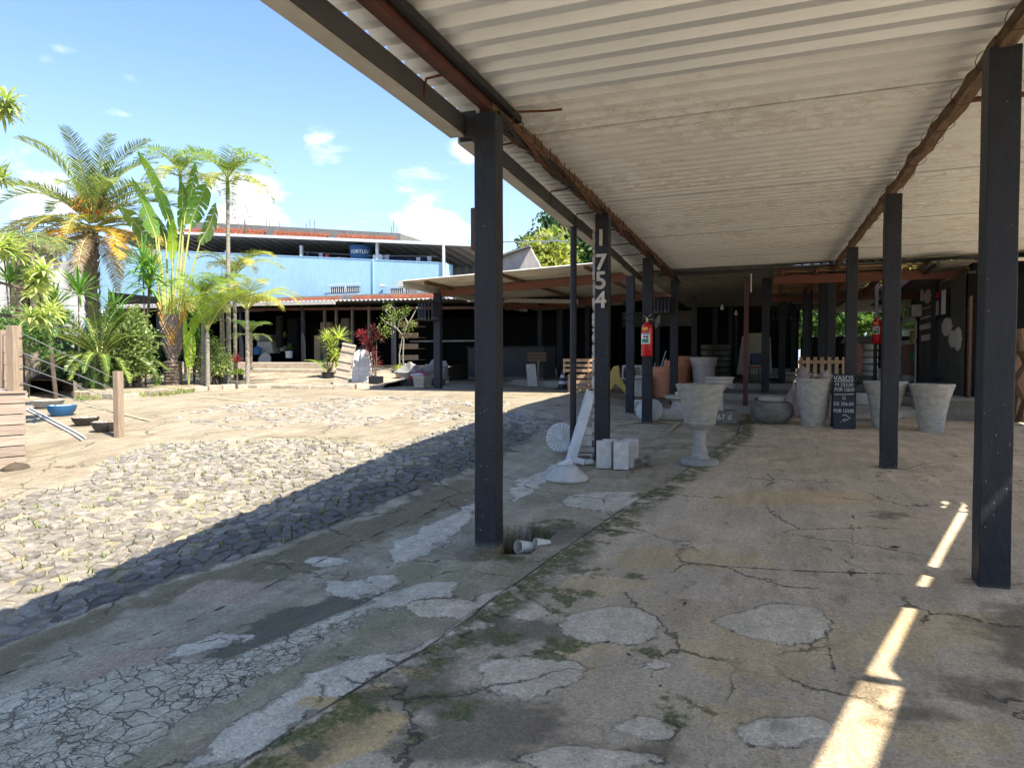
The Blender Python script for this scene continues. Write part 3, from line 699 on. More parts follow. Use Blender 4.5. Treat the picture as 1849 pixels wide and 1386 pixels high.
def sheet(y0, x0a, x0b, x1a, x1b, width=1.0, pitch=.2, depth_=.034, zf=roofz, nx=1, thick=.0):
    """one trapezoidal sheet lying along x between y0 and y0+width"""
    prof = []
    n = int(round(width / pitch))
    for k in range(n):
        b = k * pitch
        prof += [(b, 0), (b + pitch * .36, 0), (b + pitch * .56, depth_), (b + pitch * .80, depth_)]
    prof += [(width, 0), (width + .07, -.001)]
    vs = []; fs = []
    for i in range(nx + 1):
        for (yy, zz) in prof:
            f = yy / width
            xa = x0a + (x0b - x0a) * f; xb = x1a + (x1b - x1a) * f
            x = xa + (xb - xa) * i / nx
            vs.append((x, y0 + yy, zf(x) + zz))
    m_ = len(prof)
    for i in range(nx):
        for k in range(m_ - 1): fs.append((i * m_ + k, i * m_ + k + 1, (i + 1) * m_ + k + 1, (i + 1) * m_ + k))
    return MB().add(vs, fs)
y = .45; k = 0
while y < 17.3:
    gapped = y < GY
    f = gap_x
    x1a, x1b = (f(y), f(y + 1)) if gapped else (6.6, 6.6)
    zo = (k % 3) * .004
    mname = 'roof_clean' if y < 5.4 else 'roof_peel'
    s_ = sheet(y, eave(y) - .15, eave(y + 1) - .15, x1a, x1b, zf=lambda x: roofz(x) + zo, nx=2, pitch=.25 if y < 6 else .2, depth_=.07 if y < 6 else .055)
    s_.build('roof_sheet', mname, shelter, world=True)
    y += 1.0; k += 1
def trim(E, off_, z, y0, y1):  # unseen straight trims, added so the slot's sun strip lands clean-edged
    ks = [y0] + [e[0] for e in E if y0 < e[0] < y1] + [y1]; mb = MB()
    for a, b in zip(ks, ks[1:]): mb.bar((edge(E, a) + off_, a, z), (edge(E, b) + off_, b, z), .06, .10)
    return mb
trim(ME, -.03, 3.78, .45, GY + .15).build('edge_trim', 'gutter_grey', shelter, world=True)
# neighbouring roof beyond the slot that lets the sun through
y = .45; nb = T('neighbour_shelter', 'adjoining corrugated roof strip right of the narrow sunlit slot', 'shelter roof', (6, 2, 3.8))
while y < 7.4:
    g = lambda yy: edge(NE, yy) + .02
    sheet(y, g(y), g(y + .99), 5.6, 5.6, zf=lambda x: roofz(x) + .05).build('roof_sheet', 'roof_clean', nb, world=True)
    y += 1.0
MB().box(3.2, 6.6, GY + .02, GY + 1.7, 3.90, 3.92).build('cover_sheet', 'roof_clean', nb, world=True)  # unseen sheet added to block stray sunlight past the slot's far end
trim(NE, .03, 3.85, .45, 7.5).build('edge_trim', 'gutter_grey', nb, world=True)
MB().bar((5.5, .4, 3.74), (5.5, 7.4, 3.74), .1, .12).build('beam', 'wood_old', nb, world=True)
for yy in (.6, 4.1):
    MB().bar((5.5, yy, -.1), (5.5, yy, 3.7), .16).build('post', 'black_paint', nb, world=True)
ya_, yb__ = up(1663, 1058).y, up(1645, 1095).y
MB().bar((1.4, (ya_ + yb__) / 2, 3.68), (5.5, (ya_ + yb__) / 2, 3.68), abs(ya_ - yb__), .10).build('purlin', 'wood_old', nb, world=True)
yc_ = up(1740, 923).y
MB().bar((1.4, yc_, 3.70), (5.5, yc_, 3.70), .05, .03).build('purlin', 'rust', nb, world=True)
yd_ = up(1600, 1228).y
MB().bar((1.4, yd_ + .1, 3.68), (5.5, yd_ - .15, 3.68), .07, .06).build('purlin', 'wood_old', nb, world=True)
labsL = ['nearest left post of the shelter, with a short board on its courtyard side', 'post carrying the raised number 1754', 'post with the fire extinguisher hanging on it', None]
POST_L = []
for i, (x, y) in enumerate(POSTS_L):
    z0 = float(gz(x, y)) - .06
    mb = MB(); n = 14; w = .092
    for k in range(n + 1):
        z = z0 + (3.60 - z0) * k / n; jx, jy = random.uniform(-.003, .003), random.uniform(-.003, .003)
        mb.v += [(x - w + jx, y - w + jy, z), (x + w + jx, y - w + jy, z), (x + w + jx, y + w + jy, z), (x - w + jx, y + w + jy, z)]
    for k in range(n):
        for e in range(4): mb.f.append((k * 4 + e, k * 4 + (e + 1) % 4, k * 4 + 4 + (e + 1) % 4, k * 4 + 4 + e))
    mb.f.append((n * 4, n * 4 + 1, n * 4 + 2, n * 4 + 3))
    off = Vector((x, y, z0)); mb.v = [tuple(Vector(v) - off) for v in mb.v]
    o = mb.build('post', 'black_paint', shelter, bevel=.008, label=labsL[i]); o.location = off - shelter.location; POST_L.append(o)
for i, (x, y) in enumerate(POSTS_R):
    z0 = float(gz(x, y)) - .06; top = 3.66
    mb = MB(); n = 14; w = .092
    for k in range(n + 1):
        z = z0 + (top - z0) * k / n; jx, jy = random.uniform(-.003, .003), random.uniform(-.003, .003)
        mb.v += [(x - w + jx, y - w + jy, z), (x + w + jx, y - w + jy, z), (x + w + jx, y + w + jy, z), (x - w + jx, y + w + jy, z)]
    for k in range(n):
        for e in range(4): mb.f.append((k * 4 + e, k * 4 + (e + 1) % 4, k * 4 + 4 + (e + 1) % 4, k * 4 + 4 + e))
    mb.f.append((n * 4, n * 4 + 1, n * 4 + 2, n * 4 + 3))
    off = Vector((x, y, z0)); mb.v = [tuple(Vector(v) - off) for v in mb.v]
    o = mb.build('post', 'black_paint', shelter, bevel=.008, label='nearest right post, speckled with white paint drops' if i == 0 else None); o.location = off - shelter.location
# third row, at the far right edge
for y in (9.1, 13.4):
    x = 5.25; z0 = float(gz(x, y)) - .05
    MB().bar((x, y, z0), (x, y, 3.72), .15).build('post', 'black_paint', shelter, world=True, bevel=.008)
# beams
def log(a, b, r, name, mt, seg=26, wob=.02, sq=True, n=8, jit=.08):
    a, b = Vector(a), Vector(b); P = []
    ph = random.uniform(0, 9)
    for i in range(seg + 1):
        p = a.lerp(b, i / seg); P.append(p + Vector((mnoise.noise(Vector((ph, i * .35, 0))) * wob, 0, mnoise.noise(Vector((ph, i * .35, 9))) * wob)))
    return MB().tube(P, lambda f: r * (1 + .12 * mnoise.noise(Vector((f * 30, ph, 2)))), n, jit=jit, sq=sq).build(name, mt, shelter, world=True, smooth=True, sharp=50)
def rowx(P, y): return float(np.interp(y, [P[0][1], P[3][1]], [P[0][0], P[3][0]]) if P[0][1] <= y <= P[3][1] else P[0][0] + (y - P[0][1]) * (P[3][0] - P[0][0]) / (P[3][1] - P[0][1]))
LA = lambda y, z=3.675: (rowx(POSTS_L, y), y, z)
RA = lambda y, z=3.735: (rowx(POSTS_R, y), y, z)
MB().bar(LA(-.6), LA(POSTS_L[0][1] + .1), .085, .10).build('beam', 'steel_redbrown', shelter, world=True, bevel=.006, label='smooth red-brown beam over the nearest left post')
MB().bar((rowx(POSTS_L, -.6) + .10, -.6, 3.715), (rowx(POSTS_L, 5.9) + .10, 5.9, 3.70), .05, .06).build('rail', 'cable_black', shelter, world=True)
for i in range(3): log(LA(POSTS_L[i][1] - .05), LA(POSTS_L[i + 1][1] + .05), .062, 'beam', 'wood_old')
for a, b in ((-.6, POSTS_R[0][1]), (POSTS_R[0][1], POSTS_R[1][1]), (POSTS_R[1][1], POSTS_R[2][1]), (POSTS_R[2][1], POSTS_R[3][1])):
    log(RA(a - .05, 3.70), RA(b + .05, 3.70), .052, 'beam', 'wood_old', wob=.022)
log((5.25, 7.6, 3.79), (5.25, 17.3, 3.79), .07, 'beam', 'wood_old')
# wire ties round the right beam, cable bundle along the left one
for k in range(15):
    y = 3.4 + k * .62 + random.uniform(-.1, .1); x = rowx(POSTS_R, y)
    ring = [(x + .09 * math.cos(a), y + .05 * math.sin(a * 1.0) + .04 * math.sin(2 * a), 3.70 + .085 * math.sin(a)) for a in np.linspace(0, 2 * PI, 13)]
    MB().tube(ring, .003, 5).build('wire_tie', 'rust', shelter, world=True)
for c in range(3):
    P = []
    for k in range(70):
        y = POSTS_L[0][1] + k * (POSTS_L[3][1] - POSTS_L[0][1] + .6) / 69
        sag = -.03 - .07 * abs(math.sin(y * 1.5 + c)) * random.uniform(.7, 1)
        P.append((rowx(POSTS_L, y) + .055 + .03 * math.sin(y * 3 + c * 2), y, 3.64 + sag + .02 * c))
    MB().tube(P, .012 + .004 * c, 6).build('cable', ('cable_black', 'rust', 'cable_black')[c], shelter, world=True, smooth=True)
for k in range(46):
    y = POSTS_L[0][1] + .3 + k * .26 + random.uniform(-.06, .06); x = rowx(POSTS_L, y) + .02
    MB().tube([(x - .07, y, 3.60), (x + .02, y + .01, 3.57), (x + .09, y + .02, 3.62), (x + .085, y + .03, 3.71)], .006, 5).build('cable_tie', 'rust', shelter, world=True)
# gutter along the courtyard eave, in lengths
ys = [-.6, 2.0, 5.45, 5.62, 10.0, 14.0, 17.5]
for i in range(len(ys) - 1):
    if i == 2: continue
    a, b = ys[i], ys[i + 1] - .02; dz = -.012 * (i % 2)
    for nm, mt, off_, zc, w, h in (('gutter_bottom', 'gutter_grey', -.055, 3.475, .125, .02), ('gutter_side', 'gutter_inner', .012, 3.555, .014, .15), ('gutter_front', 'gutter_grey', -.124, 3.565, .014, .17)):
        mb = MB(); st_ = int((b - a) / 1.2) + 1
        for q_ in range(st_):
            y0_, y1_ = a + (b - a) * q_ / st_, a + (b - a) * (q_ + 1) / st_
            mb.bar((eave(y0_) + off_, y0_, zc + dz), (eave(y1_) + off_, y1_, zc + dz), w, h)
        mb.build(nm, mt, shelter, world=True)
MB().box(eave(5.5) - .02, eave(5.5) + .10, 5.44, 5.455, 3.45, 3.66).build('gutter_end', 'gutter_inner', shelter, world=True)
for y in (.2, 1.6, 3.0, 4.65, 6.3, 8.2, 9.6, 11.0, 12.4, 13.7, 15.2, 16.5):
    MB().tube([(eave(y) + .02, y, 3.50), (eave(y) + .03, y, 3.63), (rowx(POSTS_L, y), y + .02, 3.655)], .010, 6).build('brace', 'rust', shelter, world=True)
MB().tube([(-1.95, POSTS_L[0][1] + .15, 3.66), (-1.72, POSTS_L[0][1] + .3, 3.69), (-1.6, POSTS_L[0][1] + .33, 3.70)], .010, 6).build('brace', 'rust', shelter, world=True)
px_, py_ = POSTS_L[0]
p = W(1035, 650, 9.85)
MB().tube([(p.x, p.y, float(gz(p.x, p.y)) - .05), (p.x, p.y, 3.46)], .045, 18).build('downpipe', 'black_paint', shelter, world=True, smooth=True, label='round black pole under the gutter')
# short board on the first post
MB().box(px_ - .092 - .05, px_ - .093, py_ - .05, py_ + .10, 2.52, 2.86).build('board', 'board_brown', shelter, world=True, bevel=.006)
# numbers on the second post: 1754 on its face, more digits edge-on down its courtyard side
bx, by = POSTS_L[1]; bo = POST_L[1]
for ch, py in (('1', 431), ('7', 475), ('5', 506), ('4', 541)):
    z = atY(1087, py + (2 if ch in '54' else 0), by - .09).z
    o = link('digit', text_mesh(ch, {'1': .30, '7': .30, '5': .33, '4': .31}[ch], .03, 'letter_stone', offset=.006), bo)
    o.location = Vector((bx - .005, by - .112, z)) - shelter.location - bo.location; o.rotation_euler = (R(90), 0, 0)
zz = 3.45
for ch in '17541985200634':
    o = link('digit', text_mesh(ch, .26, .035, 'letter_stone', offset=.012), bo)
    o.location = Vector((bx - .114, by - .01, zz)) - shelter.location - bo.location; o.rotation_euler = (R(90), 0, R(-90)); zz -= .215
# black cable along the far end of the roof
P = [(x, 17.36, 3.66 + .018 * (x + 2.1) - .03 * abs(math.sin(x * 1.7))) for x in np.linspace(-2.2, 7, 60)]
MB().tube(P, .014, 6).build('cable', 'cable_black', shelter, world=True)
MB().bar((-2.4, 17.3, 3.66), (6.6, 17.3, 3.83), .05, .07).build('end_rail', 'gutter_inner', shelter, world=True)

# ------------------------------------------------------------------ second open shed across the courtyard
shed = T('lean_to_shed', 'low open shed with mossy corrugated roof on red-brown beams behind the courtyard', 'shed', (-5, 19, .7))
def z2(x): return float(np.interp(x, [-9.1, -4, 0, 6], [3.72, 3.99, 4.05, 4.0]))
k = 0
for y in np.arange(16.95, 28.0, 1.1):
    x1 = 7.5
    s_ = sheet(y, -9.15, -9.15, x1, x1, width=1.1, pitch=.22, depth_=.04, zf=lambda x: z2(x) + (0 if x < -2.8 else (-.45 + .0 * x)), nx=1)
    # bent over in two lengths
    if x1 > 0:
        sheet(y, -9.15, -9.15, -2.9, -2.9, width=1.1, pitch=.22, depth_=.04, zf=z2).build('roof_sheet', 'sheet_old', shed, world=True)
        sheet(y, -2.88, -2.88, 2.6, 2.6, width=1.1, pitch=.22, depth_=.015, zf=lambda x: 3.715).build('roof_sheet', 'sheet_mossy', shed, world=True)
    else: s_.build('roof_sheet', 'sheet_old', shed, world=True)
for yb, dz in ((19.0, -.14), (24.6, -.16)):
    MB().bar((-8.95, yb, z2(-9) + dz), (-2.9, yb, z2(-3) + dz), .08, .22).build('beam', 'wood_red', shed, world=True)
for x in (-8.6, -6.4, -4.2):
    MB().bar((x, 17.3, z2(x) - .05), (x + .1, 27.5, z2(x) - .05), .07, .09).build('purlin', 'wood_old', shed, world=True)
MB().box(-9.25, -9.1, 16.95, 27.6, 3.58, 3.74).build('gutter', 'white_wall', shed, world=True)
def post_px(px, Z, top, w=.16, parent=None, mt='black_paint_far', py=None, z0=None):
    p = W(px, 650, Z); zz = z0 if z0 is not None else float(gz(p.x, p.y)) - .08
    off = Vector((p.x, p.y, zz))
    mb = MB().box(-w / 2, w / 2, -w / 2, w / 2, 0, top - zz)
    o = mb.build('post', mt, parent, bevel=.008); o.location = off - parent.location; return o
post_px(791, 20.9, 3.58, .20, shed); post_px(1138, 15.6, 3.5, .17, shed); post_px(1011, 27, 3.7, .2, shed); post_px(975, 25.5, 3.7, .14, shed)
for px, Z in ((862, 27.5), (1060, 27.0)): post_px(px, Z, 3.7, .15, shed)

# lantern-like slatted boxes hung on posts
def slat_box(px, py0, py1, Z, w, label, group='slatted wooden boxes hung on the posts'):
    a = W(px, py1, Z); b = W(px, py0, Z); h = b.z - a.z
    t_ = T('slatted_box', label, 'wooden box', tuple(a), 0, group)
    MB().box(-w / 2, w / 2, -w / 2, w / 2, 0, .02).build('base', 'dark_board', t_)
    MB().box(-w / 2 - .03, w / 2 + .03, -w / 2 - .03, w / 2 + .03, h - .03, h).build('top', 'dark_board', t_)
    sm_ = None
    for i in range(5):
        for sx, sy in ((-w / 2 + w * i / 4, -w / 2), (-w / 2 + w * i / 4, w / 2), (-w / 2, -w / 2 + w * i / 4), (w / 2, -w / 2 + w * i / 4)):
            if sm_ is None: sm_ = MB().box(-.02, .02, -.01, .01, .02, h - .03).mesh('slat', 'black_paint_far')
            link('slat', sm_, t_, loc=(sx, sy, 0), rot=(0, 0, 0))
slat_box(774, 545, 579, 20.7, .44, 'slatted box on the courtyard-side corner post of the lean-to shed')
slat_box(1196, 537, 567, 17.6, .34, 'slatted box hanging beside the extinguisher post')
slat_box(1412, 540, 578, 22, .5, 'left slatted box hung in the dark hall')
slat_box(1436, 550, 580, 24, .5, 'right slatted box hung in the dark hall')

# ------------------------------------------------------------------ dark hall: far posts, floor steps, back walls
hall = T('dark_hall', 'deep dark storage hall with black walls behind the shelter', 'building', (4, 26, .8))
for px, Z, w, top in ((1253, 21.8, .16, 3.6), (1382, 18.3, .20, 3.7), (1412, 21.0, .19, 3.6), (1290, 27, .15, 3.6), (1432, 25, .16, 3.5), (1328, 29, .12, 3.6), (1187, 24.5, .16, 3.5), (1318, 25.5, .12, 3.5)):
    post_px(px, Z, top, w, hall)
def fluted(px, Z, r, top, parent, z0=None):
    p = W(px, 650, Z); z0 = z0 if z0 is not None else float(gz(p.x, p.y)) - .05; n = 48; vs = []
    prof = [(1.25, 0), (1.25, .1), (1.0, .16), (.96, (top - z0) - .25), (1.0, (top - z0) - .2), (1.3, (top - z0) - .08), (1.3, top - z0)]
    mb = MB()
    for f, z in prof:
        for k in range(n):
            a = 2 * PI * k / n; rr = r * f * (1 - (.07 if f < 1.01 else .0) * (1 if (k // 2) % 2 else 0))
            mb.v.append((rr * math.cos(a), rr * math.sin(a), z))
    for i in range(len(prof) - 1):
        for k in range(n): mb.f.append((i * n + k, i * n + (k + 1) % n, (i + 1) * n + (k + 1) % n, (i + 1) * n + k))
    o = mb.build('column', 'black_paint_far', parent); o.location = Vector((p.x, p.y, z0)) - parent.location
for px, Z, r in ((1457, 19.3, .13), (1486, 17.4, .13), (1762, 15.2, .13), (1691, 17.2, .13)): fluted(px, Z, r, 3.72, hall)
# back and side walls, roof over the hall
def wallbox(x0, x1, y0, y1, z0, z1, name='wall', mt='black_wall', parent=None, label=None):
    return MB().box(x0, x1, y0, y1, z0, z1).build(name, mt, parent, world=True, label=label)
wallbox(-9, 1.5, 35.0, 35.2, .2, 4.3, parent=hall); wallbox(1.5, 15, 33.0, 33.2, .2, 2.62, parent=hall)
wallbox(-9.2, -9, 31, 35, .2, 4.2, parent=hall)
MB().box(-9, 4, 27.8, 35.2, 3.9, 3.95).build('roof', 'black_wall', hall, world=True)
MB().box(2.6, 9, 21.9, 32.6, 3.60, 3.66).build('roof', 'sheet_mossy', hall, world=True)  # roof piece added to keep the sun off the goods beneath
# raised concrete floors in steps
fl = T('hall_floor', None, None, (2, 20, .5), kind='structure')
def floor_prism(poly, z0, z1): 
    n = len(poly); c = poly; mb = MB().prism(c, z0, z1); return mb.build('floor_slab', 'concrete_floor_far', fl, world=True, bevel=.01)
floor_prism([(-1.3, 16.6), (.3, 16.0), (2.0, 15.7), (3.2, 16.4), (3.3, 33), (-1.7, 33)], .2, .62)
floor_prism([(-1.0, 18.6), (3.3, 18.3), (3.3, 33), (-1.4, 33)], .3, .78)
floor_prism([(-.8, 21.4), (3.3, 21.6), (3.3, 33), (-1.2, 33)], .3, .95)
floor_prism([(-.6, 24.5), (3.3, 24.8), (3.3, 33), (-.9, 33)], .3, 1.12)
floor_prism([(-.6, 28), (12, 28), (12, 33), (-.6, 33)], .3, 1.28)
floor_prism([(3.3, 16.2), (9, 16.4), (9, 28), (3.35, 28)], .2, .86)
floor_prism([(-5.2, 20.6), (-3.9, 20.3), (-3.6, 35), (-9, 35), (-9, 23.2), (-6.3, 20.8)], .4, .98)
mb = MB().add([(1.2, 15.5, .50), (2.1, 15.0, .50), (2.9, 16.6, .64), (1.8, 16.8, .64), (1.2, 15.5, .4), (2.1, 15.0, .4), (2.9, 16.6, .5), (1.8, 16.8, .5)],
              [(0, 1, 2, 3), (0, 4, 5, 1), (1, 5, 6, 2), (2, 6, 7, 3), (3, 7, 4, 0)]).build('ramp', 'concrete_cast', fl, world=True)

# black wall on the right with doors and plaques
XW = 3.95
rw = T('black_display_wall', 'black plastered wall on the right hung with pale plaques, door and meter boxes', 'wall', (XW, 20, .86))
MB().box(XW, XW + .15, 17.0, 25.5, .8, 3.45).build('wall_panel', 'wall_olive', rw, world=True)
MB().box(XW, 7, 16.95, 17.1, .8, 3.4).build('wall_panel', 'black_wall', rw, world=True)
MB().bar((XW - .35, 16.6, 3.62), (XW - .30, 25.8, 3.40), .75, .05).build('eave_roof', 'sheet_mossy', rw, world=True)
MB().bar((XW - .62, 16.6, 3.58), (XW - .55, 25.8, 3.37), .06, .10).build('eave_edge', 'gutter_inner', rw, world=True)
def onwall(pxa, pya, pxb, pyb, name, mt, t_=.03, parent=None, label=None, bevel=0):
    a = atX(pxa, pya, XW - .01); b = atX(pxb, pyb, XW - .01)
    y0, y1 = sorted((a.y, b.y)); z0, z1 = sorted((a.z, b.z))
    return MB().box(XW - t_, XW - .002, y0, y1, z0, z1).build(name, mt, parent or rw, world=True, label=label, bevel=bevel)
# the tall white-framed door
dr = T('glazed_door', 'tall white-framed glazed door leaning at the far end of the black wall', 'door', tuple(atX(1641, 665, XW - .06)))
a, b = atX(1654, 664, XW - .06), atX(1628, 575, XW - .06); z1 = atX(1641, 575, XW - .06).z; z0 = .86; y0, y1 = a.y, b.y
MB().box(XW - .08, XW - .05, y0, y1, z0, z0 + .12).box(XW - .08, XW - .05, y0, y1, z1 - .12, z1).box(XW - .08, XW - .05, y0, y0 + .12, z0, z1).box(XW - .08, XW - .05, y1 - .12, y1, z0, z1).box(XW - .079, XW - .05, y0, y1, (z0 + z1) / 2 - .06 + .3, (z0 + z1) / 2 + .36).build('frame', 'white_metal', dr, world=True)
MB().box(XW - .068, XW - .06, y0 + .1, y1 - .1, z0 + .1, z1 - .1).build('pane', 'glass_dark', dr, world=True)
mt_ = T('meter_cabinet', 'pale grey meter cabinet with window, mounted above the glazed door', 'meter box', tuple(atX(1650, 560, XW - .01)))
onwall(1628, 572, 1645, 540, 'cabinet', 'concrete_cast', .16, mt_); onwall(1644, 576, 1664, 550, 'box', 'white_metal', .22, mt_); onwall(1648, 572, 1655, 553, 'window', 'glass_dark', .235, mt_); onwall(1657, 572, 1662, 553, 'window', 'glass_dark', .235, mt_)
plq = [(1667, 537, 1674, 522 + 30 + 0, 'narrow')]
for i, (xa, ya, xb, yb, lab) in enumerate([(1666, 559, 1682, 552, 'thin pale plaque, topmost of the column of plaques on the black wall'), (1664, 577, 1681, 569, 'second plaque from the top on the black wall'), (1663, 596, 1681, 583, 'thick pale plaque between two thinner ones on the black wall'),
                                      (1666, 616, 1680, 603, 'scroll-ended pale plaque, lowest of the column on the black wall')]):
    a = atX((xa + xb) / 2, (ya + yb) / 2, XW); pq = T('wall_plaque', lab, 'plaque', tuple(a), 0, 'pale plaques on the black wall')
    onwall(xa, ya, xb, yb, 'slab', 'letter_stone', .05, pq, bevel=.01)
for i, (cx, cy, rx, ry, lab) in enumerate([(1676, 535, 6, 13, 'narrow oval stone high on the black wall'), (1711, 590, 9, 17, 'shield-shaped pale stone, left of the lower oval stones'), (1722, 612, 7, 16, 'lower middle pale oval stone on the black wall'), (1731, 612, 6, 22, 'long pale oval stone, rightmost on the black wall')]):
    c = atX(cx, cy, XW); k_ = mpp(c); sidek = k_ * 1.0
    ey = abs(atX(cx + rx, cy, XW).y - c.y); ez = ry * k_
    o = T('oval_stone', lab, 'wall stone', tuple(c), 0, 'oval stones on the black wall')
    n = 18; mb = MB()
    prof = [(1, 0), (.97, .025), (.8, .04), (0, .05)]
    vs = [(-d - .002, ey * f * math.cos(2 * PI * k / n) * (1 + .1 * math.sin(3 * k)), ez * f * math.sin(2 * PI * k / n)) for f, d in prof for k in range(n)]
    fs = [(i_ * n + k, i_ * n + (k + 1) % n, (i_ + 1) * n + (k + 1) % n, (i_ + 1) * n + k) for i_ in range(3) for k in range(n)]
    mb.add(vs, fs).build('stone', 'letter_stone', o, smooth=True)
lt = link('letter', text_mesh('8', .42, .05, 'label_white', offset=.01)); c = atX(1665, 534, XW - .04); lt.location = c; lt.rotation_euler = (R(90), 0, R(-90)); tag(lt, 'round white figure 8 mounted high on the black wall', 'wall letter')
fx = T('framed_sign', 'dark framed panel with red heading and white strips high on the black wall', 'sign', tuple(atX(1700, 550, XW)))
onwall(1689, 577, 1716, 520, 'frame', 'dark_board', .05, fx); onwall(1691, 541, 1700, 527, 'red_heading', 'extinguisher_red', .06, fx); onwall(1691, 570, 1699, 542, 'paper', 'fabric_beige', .06, fx); onwall(1704, 568, 1712, 522, 'white_strip', 'white_print', .065, fx)
yb_ = T('leaning_post', 'slim brownish wooden plank standing against the black wall', 'plank', tuple(atX(1748, 690, XW - .1)))
a = atX(1746, 690, XW - .1)
MB().box(XW - .08, XW - .03, a.y, a.y + .16, .86, 2.9).build('plank', 'wood_old', yb_, world=True)
gp = T('gas_hose_panel', 'yellow and green bottles hung beside the glazed door', 'bottles', tuple(atX(1651, 620, XW - .05)))
onwall(1649, 620, 1655, 596, 'yellow_bottle', 'yellow_paint', .1, gp); onwall(1649, 651, 1655, 636, 'green_bottle', 'label_green', .1, gp)

# terracotta-tiled canopy with timber rafters over the gap at the right
cn = T('tiled_canopy', 'terracotta tiled canopy with reddish rafters behind the right-hand posts', 'canopy', (4, 19, 3.3))
xa, xb = .2, 6.5
for k in range(9):
    x = xa + .2 + k * .72
    if x < 4.6 or k > 7: MB().bar((x, 17.35, 3.66), (x, 21.8, 3.42), .08, .14).build('rafter', 'wood_red', cn, world=True)
MB().bar((xa, 17.9, 3.50), (xb, 17.9, 3.50), .09, .20).build('beam', 'wood_red', cn, world=True)
MB().bar((xa, 21.6, 3.36), (xb, 21.6, 3.36), .09, .18).build('beam', 'wood_red', cn, world=True)
for k in range(12):
    y = 17.45 + k * .37; MB().bar((xa, y, 3.68 - .044 * (y - 17.7)), (2.7 if 2 < k < 9 else xb, y, 3.68 - .044 * (y - 17.7)), .04, .035).build('batten', 'wood_pallet', cn, world=True)
mb = MB()
for i in range(30):
    for j in range(12):
        x, y = xa + .1 + i * .21, 17.3 + j * .38
        if x > 2.4 and 2 < j < 9 and (i * 7 + j * 3) % 5: continue
        z = 3.74 - .044 * (y - 17.7)
        n = 5; b = len(mb.v)
        for yy in (y, y + .42):
            for k in range(n):
                a_ = PI * k / (n - 1); mb.v.append((x + .1 * math.cos(a_), yy, z + .05 * math.sin(a_) + (.02 if yy > y else 0)))
        for k in range(n - 1): mb.f.append((b + k, b + k + 1, b + n + k + 1, b + n + k))
mb.build('tiles', 'tile_terracotta', cn, world=True, kind='stuff')

# ------------------------------------------------------------------ far shed across the courtyard, on the left
fs_ = T('far_open_shed', 'long dark open-fronted plant shed with corrugated eave below the blue building', 'shed', (-14, 24, .9))
YS = 23.6
eps = [(-26, 3.95), (-15.6, 3.86), (-12.6, 3.82), (-9, 3.80), (-5.8, 3.62)]
def ez_(x): return float(np.interp(x, [e[0] for e in eps], [e[1] for e in eps]))
for i in range(19):
    x0 = -27 + i * 1.1
    mb = MB(); n = 6
    for k in range(n * 4 + 1):
        xx = x0 + 1.1 * k / (n * 4); w_ = .03 * math.cos(2 * PI * k / 4.0)
        jag = .12 if -12.2 < x0 < -10.5 else 0
        mb.v.append((xx, YS - .25 - jag * math.sin(k), ez_(xx) + w_ + .03)); mb.v.append((xx, 33.2, ez_(xx) + .60 + w_))
    for k in range(n * 4): mb.f.append((2 * k, 2 * k + 2, 2 * k + 3, 2 * k + 1))
    mb.build('roof_sheet', ('sheet_zinc', 'sheet_old')[i % 3 == 1], fs_, world=True)
for (a, b, z) in ((-26.8, -15.4, 3.86), (-9.9, -5.9, 3.74)):
    MB().bar((a, YS - .32, ez_(a) - .05), (b, YS - .32, ez_(b) - .05), .12, .13).build('gutter', 'gutter_grey', fs_, world=True)
MB().bar((-27, YS, ez_(-27) - .16), (-6, YS, ez_(-6) - .2), .07, .10).build('beam', 'rust', fs_, world=True)
for px, w in ((245, .14), (290, .3), (548, .12), (711, .14), (587, .08), (608, .07), (637, .07), (667, .07), (362, .1), (436, .1)):
    r_ = atY(px, 650, YS + (0 if w > .09 else 1.2)); z0 = 1.2 if px != 711 else .7
    MB().box(r_.x - w / 2, r_.x + w / 2, r_.y - .06, r_.y + .06, z0, ez_(r_.x) - .1).build('post', 'black_paint_far' if w > .09 else 'mortar_grey', fs_, world=True)
MB().bar((-13.0, YS + 1.2, 2.35), (-9.5, YS + 1.2, 2.35), .06, .06).build('rail', 'mortar_grey', fs_, world=True)
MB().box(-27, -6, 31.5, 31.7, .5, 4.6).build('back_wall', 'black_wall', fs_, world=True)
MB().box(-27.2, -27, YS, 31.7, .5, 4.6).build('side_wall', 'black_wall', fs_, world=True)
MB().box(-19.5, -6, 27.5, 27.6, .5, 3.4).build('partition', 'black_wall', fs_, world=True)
# counter and things of the shed interior
ct = T('dark_counter', 'long dark counter inside the lean-to shed', 'counter', tuple(atH(1020, 690, .98)))
a, b = W(905, 690, 24.6), W(992, 690, 23.0)
MB().bar((a.x - 1.0, a.y, 1.50), (b.x, b.y, 1.50), .7, 1.08).build('body', 'black_paint_far', ct, world=True)
MB().bar((a.x - 1.05, a.y, 2.06), (b.x + .04, b.y, 2.06), .78, .05).build('top', 'dark_board', ct, world=True)

# brick wall in front of the blue building, with hollow bricks one can tell apart
bw = T('hollow_brick_wall', 'unplastered red hollow-brick wall between the corrugated eave and the blue building', 'wall', (-17, 33.6, 4.4))
MB().box(-28, -3, 33.7, 33.95, 3.2, 5.18).build('mortar', 'mortar_grey', bw, world=True)
bm = MB().box(0, .37, -.02, .05, 0, .19).mesh('brick', 'brick_red')
k = 0
for row in range(3):
    for i in range(62):
        x = -27.8 + i * .395 + row * .17
        if i % 16 in (14, 15): continue
        if k >= 290: break
        link('brick', bm, bw, loc=Vector((x, 33.69, 4.50 + row * .205)) - bw.location, rot=(0, random.uniform(-.02, .02), 0)); k += 1

